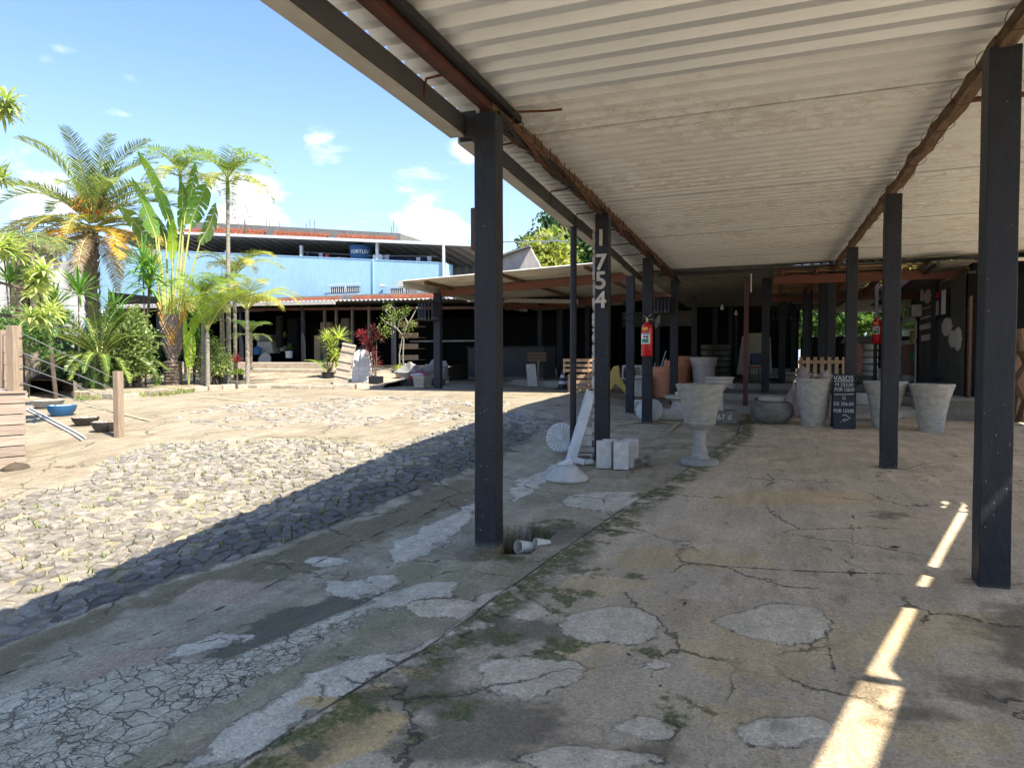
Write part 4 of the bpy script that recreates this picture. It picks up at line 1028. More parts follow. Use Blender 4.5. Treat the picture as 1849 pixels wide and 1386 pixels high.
# ------------------------------------------------------------------ blue building
YB = 34.6
bb = T('blue_building', 'long sky-blue building with roofed rooftop terrace', 'building', (-18, YB, .8))
pa = atY(176, 447, YB); pb = atY(805, 475, YB); ztop = lambda x: pb.z + (x - pb.x) * (pa.z - pb.z) / (pa.x - pb.x)
xl, xr = pa.x, pb.x
mb = MB(); mb.add([(xl, YB, .8), (xr, YB, .8), (xr, YB, ztop(xr)), (xl, YB, ztop(xl)), (xl, YB + .9, .8), (xr, YB + .9, .8), (xr, YB + .9, ztop(xr)), (xl, YB + .9, ztop(xl))],
                  [(0, 1, 2, 3), (1, 5, 6, 2), (5, 4, 7, 6), (4, 0, 3, 7)])
mb.build('wall', 'blue_wall', bb, world=True)
MB().box(xl, xr - 3.5, YB + .92, YB + 9, .8, 6.0).build('body', 'blue_wall', bb, world=True)
MB().box(xl, xr - .1, YB + .91, YB + 9, 6.0, 6.05).build('terrace_floor', 'mortar_grey', bb, world=True)
MB().bar((xl, YB + .06, ztop(xl) + .01), (xr, YB + .06, ztop(xr) + .01), .16, .04).build('coping', 'blue_wall', bb, world=True)
# terrace roof: front edge high, falling away to the back
def tr(px, py, y): return atY(px, py, y)
f0, f1 = tr(300, 408, YB + .15), tr(862, 441, YB + .15)
b0, b1 = Vector((f0.x - 6, YB + 8.8, 8.0)), Vector((f1.x - 1.2, YB + 8.8, 7.75))
mb = MB(); n = 150
F0 = Vector((f0.x - 6, YB + .15, f0.z + .2))
for k in range(n + 1):
    f = k / n; w_ = .05 * (1 if k % 4 < 2 else -1); p_, q_ = F0.lerp(f1, f), b0.lerp(b1, f)
    mb.v.append((p_.x, p_.y, p_.z + w_)); mb.v.append((q_.x, q_.y, q_.z + w_))
for k in range(n): mb.f.append((2 * k, 2 * k + 2, 2 * k + 3, 2 * k + 1))
mb.build('terrace_roof', 'sheet_zinc', bb, world=True)
MB().bar(F0 - Vector((0, .05, .05)), f1 - Vector((0, .05, .05)), .08, .16).build('fascia', 'white_metal', bb, world=True)
mb = MB(); n = 120
for k in range(n + 1):
    x = -34 + (xr + 34) * k / n; yy = YB + 8.6 + (.06 if k % 4 < 2 else 0); mb.v += [(x, yy, 6.0), (x, yy, 8.2)]
for k in range(n): mb.f.append((2 * k, 2 * k + 2, 2 * k + 3, 2 * k + 1))
mb.build('back_sheeting', 'sheet_zinc', bb, world=True)
for px in (545, 682, 802, 410):
    a = tr(px, 470, YB + .4); MB().box(a.x - .07, a.x + .07, YB + .3, YB + .44, 6.0, 8.25).build('terrace_post', 'white_metal' if px != 410 else 'grey_metal', bb, world=True)
MB().box(tr(537, 460, YB + 3).x - .08, tr(537, 460, YB + 3).x + .08, YB + 3, YB + 3.2, 6, 8.2).build('terrace_post', 'dark_board', bb, world=True)
MB().bar((-13.9 + .3, YB + 1, 7.9), (-9.6, YB + 1, 7.75), .05, .05).bar((-11, YB + 1, 7.6), (-9.6, YB + 1, 8.2), .04, .04).bar((-11, YB + 1, 8.2), (-9.6, YB + 1, 7.6), .04, .04).build('truss', 'grey_metal', bb, world=True)
for (x0, x1, y0, y1) in ((598, 650, 516, 529), (706, 754, 519, 532)):
    a, b = atY(x0, y1, YB), atY(x1, y0, YB); w_ = b.x - a.x; h_ = b.z - a.z
    MB().box(a.x, b.x, YB - .012, YB, a.z, b.z).build('window', 'glass_dark', bb, world=True)
    fr = bb.children[-1]; L = Vector((0, 0, 0))
    mb = MB().box(a.x - .15, b.x + .15, YB - .16, YB - .14, a.z - .14, a.z - .10).box(a.x - .15, b.x + .15, YB - .16, YB - .14, b.z + .10, b.z + .14).box((a.x + b.x) / 2 - .04, (a.x + b.x) / 2 + .04, YB - .05, YB - .013, a.z, b.z)
    for k in range(15):
        x = a.x + w_ * k / 14; mb.box(x - .014, x + .014, YB - .10, YB - .08, a.z, b.z)
    mb.build('window_grille', 'white_metal', bb, world=True)
a = atY(675, 490, YB); MB().bar((a.x, YB - .05, 4.6), (a.x, YB - .05, 7.2), .07).build('downpipe', 'blue_wall', bb, world=True)
a = atY(801, 480, YB - .1); MB().bar((a.x, YB - .1, 5.2), (a.x, YB - .1, 8.1), .09).build('downpipe', 'white_metal', bb, world=True)
a = atY(690, 517, YB - .2); MB().lathe([(.02, .14), (.05, .1), (.16, 0), (.14, -.02)], 16, tuple(a)).build('wall_lamp', 'concrete_cast', bb, world=True, smooth=True)
# unfinished brick storey behind
ub = T('unfinished_brick_storey', 'unfinished red brick storey with rusty bars sticking up behind the blue building', 'building', (-20, 46, 8))
a, b = atY(380, 404, 46), atY(722, 421, 46)
xa_, xb_ = a.x - 2, b.x; zt = lambda x: float(np.interp(x, [a.x, b.x], [a.z, b.z]))
mb = MB().add([(xa_, 46, 5), (xb_, 46, 5), (xb_, 46, b.z), (xa_, 46, zt(xa_) + .3), (xa_, 50, 5), (xb_, 50, 5), (xb_, 50, b.z), (xa_, 50, zt(xa_) + .3)], [(0, 1, 2, 3), (1, 5, 6, 2), (3, 2, 6, 7)]).build('frame', 'mortar_grey', ub, world=True)
bm2 = MB().box(0, .38, -.03, .05, 0, .19).mesh('brick', 'brick_red'); k = 0
for row in range(4):
    for i in range(60):
        x = xb_ - .7 - i * .405 - row * .2
        if i % 14 in (12, 13) or k > 235: continue
        link('brick', bm2, ub, loc=Vector((x, 45.97, zt(x) - .50 - row * .21)) - ub.location); k += 1
for i, px in enumerate((481, 487, 498, 505, 553, 560, 567, 707, 711, 717)):
    p_ = atY(px, 410, 47.0); MB().tube([(p_.x, 47, zt(p_.x) - .3), (p_.x + random.uniform(-.06, .06), 47, zt(p_.x) + random.uniform(.5, 1.1))], .022, 5).build('rebar', 'rust', ub, world=True)
# whitewashed weathered wall at the far left, light roof in front of the blue wall
ww = T('weathered_white_wall', 'stained white plaster wall left of the blue building', 'wall', (-33, 34, .8))
a, b = atY(40, 458, 33.9), atY(152, 470, 33.9)
MB().add([(a.x - 6, 33.9, .8), (b.x + .5, 33.9, .8), (b.x + .5, 33.9, b.z - .1), (b.x - .6, 33.9, b.z), (a.x - 6, 33.9, a.z), (a.x - 6, 34.2, .8), (b.x + .5, 34.2, .8), (b.x + .5, 34.2, b.z - .1), (b.x - .6, 34.2, b.z), (a.x - 6, 34.2, a.z)],
    [(0, 1, 2, 3, 4), (1, 6, 7, 2), (2, 7, 8, 3), (3, 8, 9, 4)]).build('plaster', 'white_wall', ww, world=True)
lr = T('pale_canopy', 'low pale corrugated canopy running left below the blue wall', 'canopy', (-24, 29, 4))
for i in range(9):
    x0 = atY(120, 530, 28.5).x + i * 1.45
    mb = MB()
    for k in range(25):
        xx = x0 + 1.45 * k / 24; mb.v += [(xx, 28.4, 4.12 + .03 * math.cos(PI * k / 2)), (xx, 31.5, 4.62 + .03 * math.cos(PI * k / 2))]
    for k in range(24): mb.f.append((2 * k, 2 * k + 2, 2 * k + 3, 2 * k + 1))
    mb.build('roof_sheet', 'roof_clean', lr, world=True)
MB().bar((atY(120, 530, 28.4).x, 28.4, 4.02), (atY(120, 530, 28.4).x + 13, 28.4, 4.02), .08, .1).build('gutter', 'white_metal', lr, world=True)
MB().bar((atY(245, 560, 28.4).x, 28.4, .9), (atY(245, 560, 28.4).x, 28.4, 4.0), .12).build('post', 'black_paint_far', lr, world=True)
lw = T('blue_garden_wall', 'lower blue wall beneath the pale canopy', 'wall', (-22, 30, .8))
MB().box(atY(150, 560, 30).x, atY(300, 560, 30).x, 30, 30.2, 2.1, 4.05).build('panel', 'blue_wall', lw, world=True)
MB().box(atY(100, 560, 30).x, atY(300, 560, 30).x, 30.02, 30.25, .8, 2.1).build('base', 'black_wall', lw, world=True)
# old gable wall beyond the lean-to shed
gw = T('gable_wall', 'old pinkish-grey gable wall rising above the lean-to shed', 'wall', (-7, 38, .8))
gpts = [atY(x, y, 38) for x, y in ((880, 475), (957, 447), (975, 480), (1000, 500), (1000, 600), (880, 600))]
MB().add([tuple(p_) for p_ in gpts] + [(p_.x, 38.3, p_.z) for p_ in gpts], [tuple(range(6)), *[(i, (i + 1) % 6, 6 + (i + 1) % 6, 6 + i) for i in range(6)]]).build('plaster', 'plaster_old', gw, world=True)
MB().bar(gpts[0] + Vector((-.1, -.1, .06)), gpts[1] + Vector((.06, -.1, .06)), .5, .1, up=(0, 0, 1)).build('coping', 'sheet_mossy', gw, world=True)
ow_ = T('orange_partition', 'small orange wall showing in the gloom behind the lean-to shed', 'wall', tuple(atY(975, 600, 31)))
a, b = atY(958, 600, 33), atY(1000, 570, 33)
MB().box(a.x, b.x, 33, 33.1, a.z, b.z).build('panel', 'terracotta_wall', ow_, world=True)
# ------------------------------------------------------------------ goods and gear under the shelter
def lathe_thing(name, label, cat, px, py, prof, mt, part='body', group=None, base=None, n=40, parent=None, p=None, rot=(0, 0, 0), inner=True, wall=3.0, smooth=True):
    """profile in photograph pixels (radius, height) at the place where the thing stands"""
    p = Vector(p) if p is not None else G(px, py); k = mpp(p)
    pr = [(r * k, z * k) for r, z in prof]
    if inner:   # turn over the rim and go down inside
        rt, zt = pr[-1]; w = wall * k; pr = pr + [(rt - w * .5, zt + w * .12), (rt - w, zt), (max(rt - w * 1.4, .01), zt - .12 * (zt if zt > .1 else .1) - .02), (max(pr[len(pr) // 2][0] * .6, .01), zt * .55), (.0005, zt * .5)]
    pr = [(.0005, 0)] + pr
    t_ = T(name, label, cat, tuple(p), random.uniform(0, 6), group)
    MB().lathe(pr, n).build(part, mt, t_, smooth=smooth, sharp=28)
    return t_, k
CH = [(33, 0), (34, 3), (33, 8), (31, 10), (18, 12), (14.5, 18), (12.5, 28), (11.3, 42), (11.3, 56), (13, 62), (20, 68), (26.5, 73), (28, 76), (27.4, 78), (28.5, 80), (35, 124), (36.8, 125.5), (37.6, 127), (43, 143), (43.5, 145)]
lathe_thing('goblet_planter', 'tall goblet-shaped concrete planter on a slim foot, standing alone by the mossy seam', 'planter', 1263, 838, CH, 'concrete_vase', wall=4)
VA = [(19, 0), (20, 2), (26.5, 50), (30.5, 80), (32, 82), (32.5, 86)]
v1, k1 = lathe_thing('tapered_vase', 'plain tapered concrete vase filled with clear bags, left of the chalkboard', 'vase', 1469, 769, VA, 'concrete_vase', group='tapered concrete vases', wall=3)
VB = [(19, 0), (20, 2), (22, 20), (25, 40), (29, 60), (30, 64), (31.5, 66), (33, 72), (35.5, 80), (36.5, 82), (36.5, 86)]
lathe_thing('tapered_vase', 'flared concrete vase half hidden behind the second right-hand post', 'vase', 1597, 774, VB, 'concrete_vase', group='tapered concrete vases')
lathe_thing('tapered_vase', 'flared concrete vase with swirled surface, rightmost of the row', 'vase', 1681, 779, VB, 'concrete_vase', group='tapered concrete vases')
BO = [(20, 0), (25, 2), (34, 12), (37, 22), (36, 32), (32, 38), (27, 40), (25, 41)]
b0_, kb = lathe_thing('round_bowl', 'squat dark concrete bowl on the floor, holding a paler bowl', 'bowl', 1393, 764, BO, 'concrete_dark')
p = b0_.location + Vector((0, 0, 36 * kb))
lathe_thing('small_bowl', 'pale shallow bowl nested in the squat dark bowl', 'bowl', 0, 0, [(16, 0), (22, 4), (24, 8), (24.3, 12)], 'concrete_cast', p=p)
# birdbath with its tray
tx = G(1297, 764); kt = mpp(tx)
ty = T('concrete_tray', 'dark rectangular concrete tray with chalked writing under the birdbath', 'tray', tuple(tx + Vector((0, .12, 0))), R(12))
w_, h_ = 30 * kt, 23 * kt
mb = MB().box(-w_ * 1.4, w_, -.16, -.13, 0, h_).box(-w_ * 1.4, w_, .22, .25, 0, h_).box(-w_ * 1.4, -w_ * 1.4 + .03, -.13, .22, 0, h_).box(w_ - .03, w_, -.13, .22, 0, h_).box(-w_ * 1.4 + .03, w_ - .03, -.13, .22, 0, h_ * .75)
mb.build('body', 'concrete_dark', ty, bevel=.006)
o = link('lettering', text_mesh('67 d', .15, .004, 'chalk'), ty, loc=(.08, -.165, h_ * .5), rot=(R(90), 0, 0))
bbp = ty.location + Vector((.0, .05, h_ * .76))
lathe_thing('birdbath', 'concrete birdbath with shallow saucer on a slim stem, behind the goblet planter', 'birdbath', 0, 0, [(12, 0), (12, 3), (8, 6), (7, 20), (7, 45), (9, 52), (24, 60), (26, 63), (26, 65)], 'concrete_cast', p=bbp, wall=2)
# saucer pedestal on a low concrete block
q0 = G(1225, 757)
blk = T('concrete_block', 'low grey rectangular concrete block behind the goblet planter', 'block', tuple(q0), R(8)); kk = mpp(q0)
MB().box(-31 * kk, 34 * kk, -.1, .3, 0, 18 * kk).build('block', 'concrete_cast', blk, bevel=.01)
lathe_thing('saucer_pedestal', 'upturned saucer pedestal standing on the low grey block', 'pedestal', 0, 0, [(14, 0), (12, 5), (10, 12), (14, 17), (24, 24), (26, 25)], 'concrete_cast', p=q0 + Vector((-.02, .1, 18 * kk)), wall=2)
lathe_thing('white_tub', 'small white tub standing on the saucer pedestal', 'tub', 0, 0, [(12, 0), (12.5, 5), (12.5, 6)], 'concrete_white', p=q0 + Vector((.06, .1, 43 * kk)), wall=2)
# two concrete discs leaning on the extinguisher post
for (px, py, r_, dx, lab) in ((1163, 758, 17, 0, 'pale concrete disc leaning on the courtyard side of the extinguisher post'), (1177, 761, 20, 0, 'grey concrete disc leaning against the right side of the extinguisher post')):
    p = G(px, py); k = mpp(p); d_ = T('concrete_disc', lab, 'disc', tuple(p), R(-20), 'concrete discs by the extinguisher post')
    mb = MB().lathe([(.0005, 0), (r_ * k * .9, 0), (r_ * k, .015), (r_ * k, .05), (.0005, .06)], 36, mtx=Matrix.Translation((0, .05, r_ * k)) @ Matrix.Rotation(R(75), 4, 'X'))
    mb.build('disc', 'concrete_cast', d_, smooth=True)
p = G(1153, 741); k = mpp(p)
nb_ = T('number_block', 'pale concrete block with raised characters, beside the bluish post', 'block', tuple(p), R(5))
MB().box(-13 * k, 14 * k, 0, .2, 0, 19 * k).build('block', 'concrete_white', nb_, bevel=.01)
link('lettering', text_mesh('-SL', .2, .03, 'letter_stone', offset=.008), nb_, loc=(0, -.015, 9 * k), rot=(R(90), 0, 0))
p = G(1157, 716); k = mpp(p); cb = T('concrete_cube', 'square concrete planter box standing behind the extinguisher post', 'planter', tuple(p), R(10))
MB().box(-15 * k, 17 * k, 0, .4, 0, 26 * k).box(-17 * k, 19 * k, -.02, .42, 26 * k, 30 * k).build('box', 'concrete_cast', cb, bevel=.01)
p = Vector(cb.location) + Vector((.02, .18, 30 * k)); lathe_thing('low_dish', 'low concrete dish on top of the square planter box', 'dish', 0, 0, [(9, 0), (15, 3), (17, 8)], 'concrete_white', p=p, wall=2)
# terracotta pots
TP = [(14, 0), (15, 1), (18.8, 40), (19, 44), (20.5, 44.5), (21, 54), (20.5, 55)]
tp1, kp = lathe_thing('terracotta_pot', 'terracotta pot holding two white rods, nearest of the three', 'pot', 1194, 717, TP, 'terracotta', group='large terracotta pots')
lathe_thing('terracotta_pot', 'deep orange terracotta pot partly behind the fourth left post', 'pot', 1221, 712, [(r * 1.08, z * 1.12) for r, z in TP], 'terracotta', group='large terracotta pots')
lathe_thing('terracotta_pot', 'terracotta pot at the back, beside the pinkish white pot', 'pot', 1239, 707, [(r, z * 1.16) for r, z in TP], 'terracotta', group='large terracotta pots')
lathe_thing('pale_pot', 'pinkish white flower pot with banded rim behind the goblet planter', 'pot', 1270, 712, [(16, 0), (17, 1), (20, 46), (20.5, 51), (22, 51.5), (24.5, 65), (24.5, 67)], 'terracotta_pale')
rods = T('white_rods', 'pair of thin white rods with crumpled plastic stuck in the nearest terracotta pot', 'rods', tuple(tp1.location + Vector((0, 0, 46 * kp))))
k = kp
MB().tube([(-.06, 0, 0), (.12, .02, 38 * k)], .012, 8).build('rod', 'white_metal', rods); MB().tube([(-.02, .03, 0), (.13, .05, 24 * k)], .012, 8).build('rod', 'white_metal', rods); MB().tube([(-.17, 0, 0), (-.19, 0, 16 * k)], .01, 8).build('rod', 'white_metal', rods)
def lump(mb, c, r, sx=1, sy=1, sz=1, n=14, m_=9, amp=.25, fr=3):
    vs = []; ph = random.uniform(0, 50)
    for i in range(m_ + 1):
        th = PI * i / m_
        for j in range(n):
            a = 2 * PI * j / n; d = Vector((math.sin(th) * math.cos(a), math.sin(th) * math.sin(a), math.cos(th)))
            f = 1 + amp * mnoise.fractal(d * fr + Vector((ph, 0, 0)), 1, 2, 3); vs.append((c[0] + d.x * r * sx * f, c[1] + d.y * r * sy * f, c[2] + d.z * r * sz * f))
    fs = [(i * n + j, i * n + (j + 1) % n, (i + 1) * n + (j + 1) % n, (i + 1) * n + j)[::-1] for i in range(m_) for j in range(n)]
    mb.add(vs, fs); return mb
lump(lump(MB(), (-.06, 0, .02), .12, 1.2, 1, .6, amp=.6, fr=5), (.08, .05, .03), .1, 1, 1, .7, amp=.6, fr=5).build('crumpled_plastic', 'cloth_white', rods, smooth=True)
# extinguishers
def extinguisher(p, s, rz, label, hose=True):
    t_ = T('fire_extinguisher', label, 'fire extinguisher', tuple(p), rz, 'red fire extinguishers')
    r_, h = .105 * s, .60 * s
    MB().lathe([(.0005, 0), (r_ * .9, 0), (r_, .02), (r_, h - .10 * s), (r_ * .97, h - .07 * s), (r_ * .8, h - .03 * s), (r_ * .45, h), (.03 * s, h + .01), (.028 * s, h + .04 * s), (.0005, h + .04 * s)], 36).build('cylinder', 'extinguisher_red', t_, smooth=True)
    def patch(a0, a1, z0, z1, name, mt, rr):
        n = 12; vs = [(rr * math.sin(a), -rr * math.cos(a), z) for z in (z0, z1) for a in np.linspace(R(a0), R(a1), n)]
        o_ = MB().add(vs, [(i, i + 1, n + i + 1, n + i) for i in range(n - 1)]).build(name, mt, t_); return o_
    patch(-48, 8, h * .80, h * .88, 'yellow_label', 'label_yellow', r_ + .002)
    patch(-70, 30, h * .38, h * .70, 'white_label', 'label_white', r_ + .002); patch(-55, 15, h * .41, h * .53, 'green_print', 'label_green', r_ + .003); patch(-62, 22, h * .665, h * .695, 'green_band', 'label_green', r_ + .003)
    patch(-40, -12, h * .56, h * .63, 'red_print', 'extinguisher_red', r_ + .003); patch(-8, 12, h * .55, h * .62, 'dark_print', 'plastic_blue', r_ + .003)
    MB().tube([(0, 0, h + .03), (0, 0, h + .10 * s)], .022 * s, 10).build('valve', 'brass', t_, smooth=True)
    MB().tube([(0, 0, h + .09 * s), (-.06 * s, -.01, h + .15 * s)], .008 * s, 6).tube([(0, 0, h + .10 * s), (.08 * s, .0, h + .17 * s)], .009 * s, 6).tube([(0, 0, h + .07 * s), (.09 * s, 0, h + .08 * s), (.12 * s, .0, h + .05 * s)], .008 * s, 6).build('lever', 'grey_metal', t_)
    if hose:
        P = [(0, 0, h + .06 * s)] + [(-.13 * s - .19 * s * math.cos(a), .03, h + .095 * s + .075 * s * math.sin(a)) for a in np.linspace(-2.6 + 2.0, -2.6 + 2 * PI + .6, 26)]
        P = [(0, 0, h + .08 * s)] + [(-.20 * s + .22 * s * math.cos(a), .02 * math.sin(a), h + .11 * s + .085 * s * math.sin(a)) for a in np.linspace(-.35, 5.6, 30)] + [(-.02, .1, h - .05)]
        MB().tube(P, .013 * s, 7).build('hose', 'cable_black', t_, smooth=True)
    MB().box(-.05, .05, r_ - .01, r_ + .04, h * .7, h * .76).build('bracket', 'grey_metal', t_)
    return t_
cx, cy = POSTS_L[2]
e0 = atY(1168, 643, cy - .20)
extinguisher(e0, 1.05, R(8), 'red fire extinguisher with coiled black hose hanging on the third left post')
e1 = atY(1583, 620, 19.5); extinguisher(e1, 1.0, 0, 'smaller red fire extinguisher in the gloom beside the second right post', False)
o = MB().box(e1.x - .04, e1.x + .04, e1.y + .14, e1.y + .24, e1.z - 1.2, 3.6).build('signal_post', 'black_paint_far'); tag(o, 'thin dark post carrying the farther extinguisher', 'post')

# chalkboard: a folding A-frame
def chalkboard():
    p = G(1525, 775); k = mpp(p); h = 101 * k; w = 36 * k
    t_ = T('chalkboard', 'black A-frame chalkboard listing vase prices in white chalk', 'chalkboard', tuple(p), R(6))
    lean = R(9)
    fm = Matrix.Rotation(-lean, 4, 'X')
    fr = MB().box(-w / 2, w / 2, 0, .018, 0, h, fm).build('front_panel', 'chalkboard', t_, bevel=.003)
    bmx = Matrix.Translation((0, .34, 0)) @ Matrix.Rotation(R(10), 4, 'X')
    MB().box(-w / 2, w / 2, -.018, 0, 0, h, bmx).build('back_panel', 'chalkboard', t_)
    rot = (R(90) - lean, 0, 0)
    def at(u, v): q = fm @ Vector((u * w, -.004, v * h)); return q
    rows = [('VASOS', 0, .92, .115, 1.0), ('M 253,00', .03, .80, .085, .95), ('POR 126,00', .03, .715, .085, .85), ('G', 0, .56, .085, 1), ('DE 306,00', -.03, .455, .085, .95), ('POR 153,00', -.03, .33, .085, .9)]
    for s_, u, v, hh, sp in rows:
        me_ = text_mesh(s_, hh * h, .002, 'chalk', spacing=sp, offset=-.0)
        wdt = max(x.co.x for x in me_.vertices) - min(x.co.x for x in me_.vertices); f = min(1.0, w * .93 / wdt)
        o_ = link('chalk_lettering', me_, fr, loc=at(u, v), rot=rot, scale=(f, 1.05, 1))
    for v, a_ in ((.865, .0), (.625, .01)):
        MB().bar(at(-.46, v), at(.46, v + a_), .004, .012 * h).build('chalk_line', 'chalk', fr)
    P = [at(-.2 + .1, .245), at(.02, .265), at(.15, .235), at(.28, .205), at(.12, .175), at(-.02, .185), at(-.1, .16), at(.05, .15)]
    MB().tube(P, .007, 5).build('chalk_scribble', 'chalk', fr); MB().lathe([(.0005, -.008), (.01, 0), (.0005, .008)], 8, tuple(at(-.18, .13))).build('chalk_dot', 'chalk', fr)
    return t_
chalkboard()
# bark bags and pallets
p = v1.location + Vector((0, 0, 84 * k1))
def bag(name, label, p, r_, sx, sz, group='clear plastic bags of bark'):
    t_ = T(name, label, 'bag', tuple(p), random.uniform(0, 3), group); lump(MB(), (0, 0, r_ * sz * .8), r_, sx, .7, sz, 18, 12, .55, 3.2).build('bag', 'plastic_clear_bag', t_, smooth=True); return t_
bag('plastic_bag', 'clear bag lying in the vase, left one', p + Vector((-.17, 0, -.05)), .14, 1.1, 1.0); bag('plastic_bag', 'clear bag lying in the vase, middle one', p + Vector((.0, .05, -.06)), .13, 1.1, .8); bag('plastic_bag', 'clear bag lying in the vase, nearest the chalkboard', p + Vector((.18, 0, -.05)), .13, 1.0, .9)
pg_ = G(1437, 757); bag('plastic_bag', 'big pink-printed bag standing at the foot of the filled vase, left', pg_ + Vector((.0, .25, .0)), .22, .85, 1.6)
pg_ = G(1500, 757); bag('plastic_bag', 'clear bag slumped between filled vase and chalkboard', pg_ + Vector((-.02, .3, 0)), .2, .7, 1.3)
def pallet(loc, rz, w, h, n, label, name='wooden_pallet', tilt=8, mt='wood_pallet', group=None):
    t_ = T(name, label, 'pallet', tuple(loc), rz, group); m_ = Matrix.Rotation(R(-tilt), 4, 'X')
    sw = w / n * .52
    sm_ = MB().box(-sw / 2, sw / 2, 0, .02, 0, h).mesh('slat', mt)
    for i in range(n):
        q = m_ @ Vector((-w / 2 + w * (i + .5) / n, 0, 0)); link('slat', sm_, t_, loc=q, rot=(R(-tilt), 0, 0))
    for z in (.05 * h, .5 * h, .92 * h): MB().box(-w / 2, w / 2, .021, .09, z - .035, z + .035, m_).build('stringer', mt, t_)
    return t_
pp = W(1484, 722, 15.6); pp.z = .40
pallet(pp, R(-3), 1.02, 1.30, 7, 'wooden pallet standing upright behind the filled vase')
# cinder blocks
def cinder(loc, rz, label):
    t_ = T('concrete_block', label, 'concrete block', tuple(loc), rz, 'hollow concrete blocks')
    mb = MB(); w, d, h = .19, .09, .35; tk = .025
    mb.box(-w / 2, w / 2, -d / 2, -d / 2 + tk, 0, h).box(-w / 2, w / 2, d / 2 - tk, d / 2, 0, h)
    for x in (-w / 2, -tk / 2, w / 2 - tk): mb.box(x, x + tk, -d / 2 + tk + .0005, d / 2 - tk - .0005, 0, h - .004)
    mb.box(-w / 2 + .001, w / 2 - .001, -d / 2 + .01, d / 2 - .01, 0, .05)
    mb.build('block', 'concrete_block', t_, bevel=.004); return t_
p = G(1092, 845); 
for i, (dx, dy, rz, lab) in enumerate([(-.02, .03, 14, 'upright hollow block, leftmost of the row by the numbered post'), (.03, .17, 12, 'upright hollow block, behind the leftmost one'), (.21, .00, 10, 'upright hollow block, front right of the row by the numbered post'), (.25, .13, 13, 'upright hollow block, second back in the right-hand row'), (.29, .26, 11, 'upright hollow block, last in the right-hand row')]):
    q = p + Vector((dx, dy, 0)); cinder((q.x, q.y, float(gz(q.x, q.y)) + .0), R(rz), lab)
# stacked pale bricks and broken pieces at the numbered post
p = G(1052, 826)
lv = [('lowest pale slab in the stack under the leaning concrete post', 0, 0, 0), ('second pale slab up in the stack', .02, .07, 4), ('third pale slab up in the stack', .0, .14, -5), ('fourth pale slab up in the stack', .04, .20, 6), ('top pale slab of the stack against the numbered post', .03, .265, -2)]
pz = float(gz(p.x, p.y))
for i, (lab, dx, dz, rz) in enumerate(lv):
    o = T('concrete_slab', lab, 'slab', (p.x + dx - .0, p.y + .02, pz + dz * 1.25), R(rz + 8), 'slabs stacked by the numbered post'); MB().box(-.17 + .02 * i, .15, -.12, .16, 0, .076).build('slab', 'concrete_white' if i != 1 else 'concrete_block', o, bevel=.008)
o = MB().box(-.06, .12, -.12, .16, 0, .06).build('dark_block', 'concrete_dark', None, bevel=.01); o.location = (p.x + .06, p.y - .25, pz - .02); o.rotation_euler = (0, 0, R(20)); tag(o, 'dark dirty block under the stack of pale slabs', 'block')
q = G(1022, 846)
for i, (px, py, s_, rx, rz, lab) in enumerate([(1022, 842, (.19, .08, .06), 28, 35, 'tilted brick piece above the round concrete base'), (998, 858, (.13, .12, .08), 0, 10, 'small cube-like brick at the left end of the rubble'), (1046, 838, (.16, .09, .07), -8, -10, 'pale brick lying across the rubble'), (1063, 838, (.12, .08, .05), 5, 30, 'broken pinkish brick at the foot of the slab stack')]):
    g_ = G(px, py); o = MB().box(-s_[0] / 2, s_[0] / 2, -s_[1] / 2, s_[1] / 2, 0, s_[2]).build('brick', 'concrete_white' if i != 1 else 'concrete_block', None, bevel=.006); o.location = g_ + Vector((0, 0, .01)); o.rotation_euler = (R(rx * .4), R(-rx), R(rz)); tag(o, lab, 'brick', 'loose bricks by the numbered post')
# leaning half-round concrete post
a, b = G(1029, 832) + Vector((0, 0, .0)), W(1066, 706, depth(G(1029, 832)) + .15)
o = T('leaning_concrete_post', 'long pale concrete edging piece leaning on the numbered post', 'concrete post', tuple(a))
d_ = (b - a); L = d_.length; d_.normalize(); xx = Vector((.94, -.33, 0)); xx = (xx - d_ * xx.dot(d_)).normalized(); yy = d_.cross(xx)
mm_ = Matrix(((xx.x, yy.x, d_.x, 0), (xx.y, yy.y, d_.y, 0), (xx.z, yy.z, d_.z, 0), (0, 0, 0, 1)))
prof = [(-.075, .03), (-.075, -.0), (-.02, -.035), (.02, -.035), (.09, 0.0), (.09, .03)]
if yy.y > 0: pass
mb = MB(); n = len(prof)
for z in (0, L): mb.v += [tuple(mm_ @ Vector((x, y if yy.y > 0 else -y, z))) for x, y in prof]
mb.f = [tuple(range(n)), tuple(range(n, 2 * n))[::-1]] + [(i, (i + 1) % n, n + (i + 1) % n, n + i) for i in range(n)]
bm_ = bmesh.new(); me_ = mb.mesh('post', 'concrete_white'); bm_.from_mesh(me_); bmesh.ops.recalc_face_normals(bm_, faces=bm_.faces); bm_.to_mesh(me_); bm_.free(); link('post', me_, o)
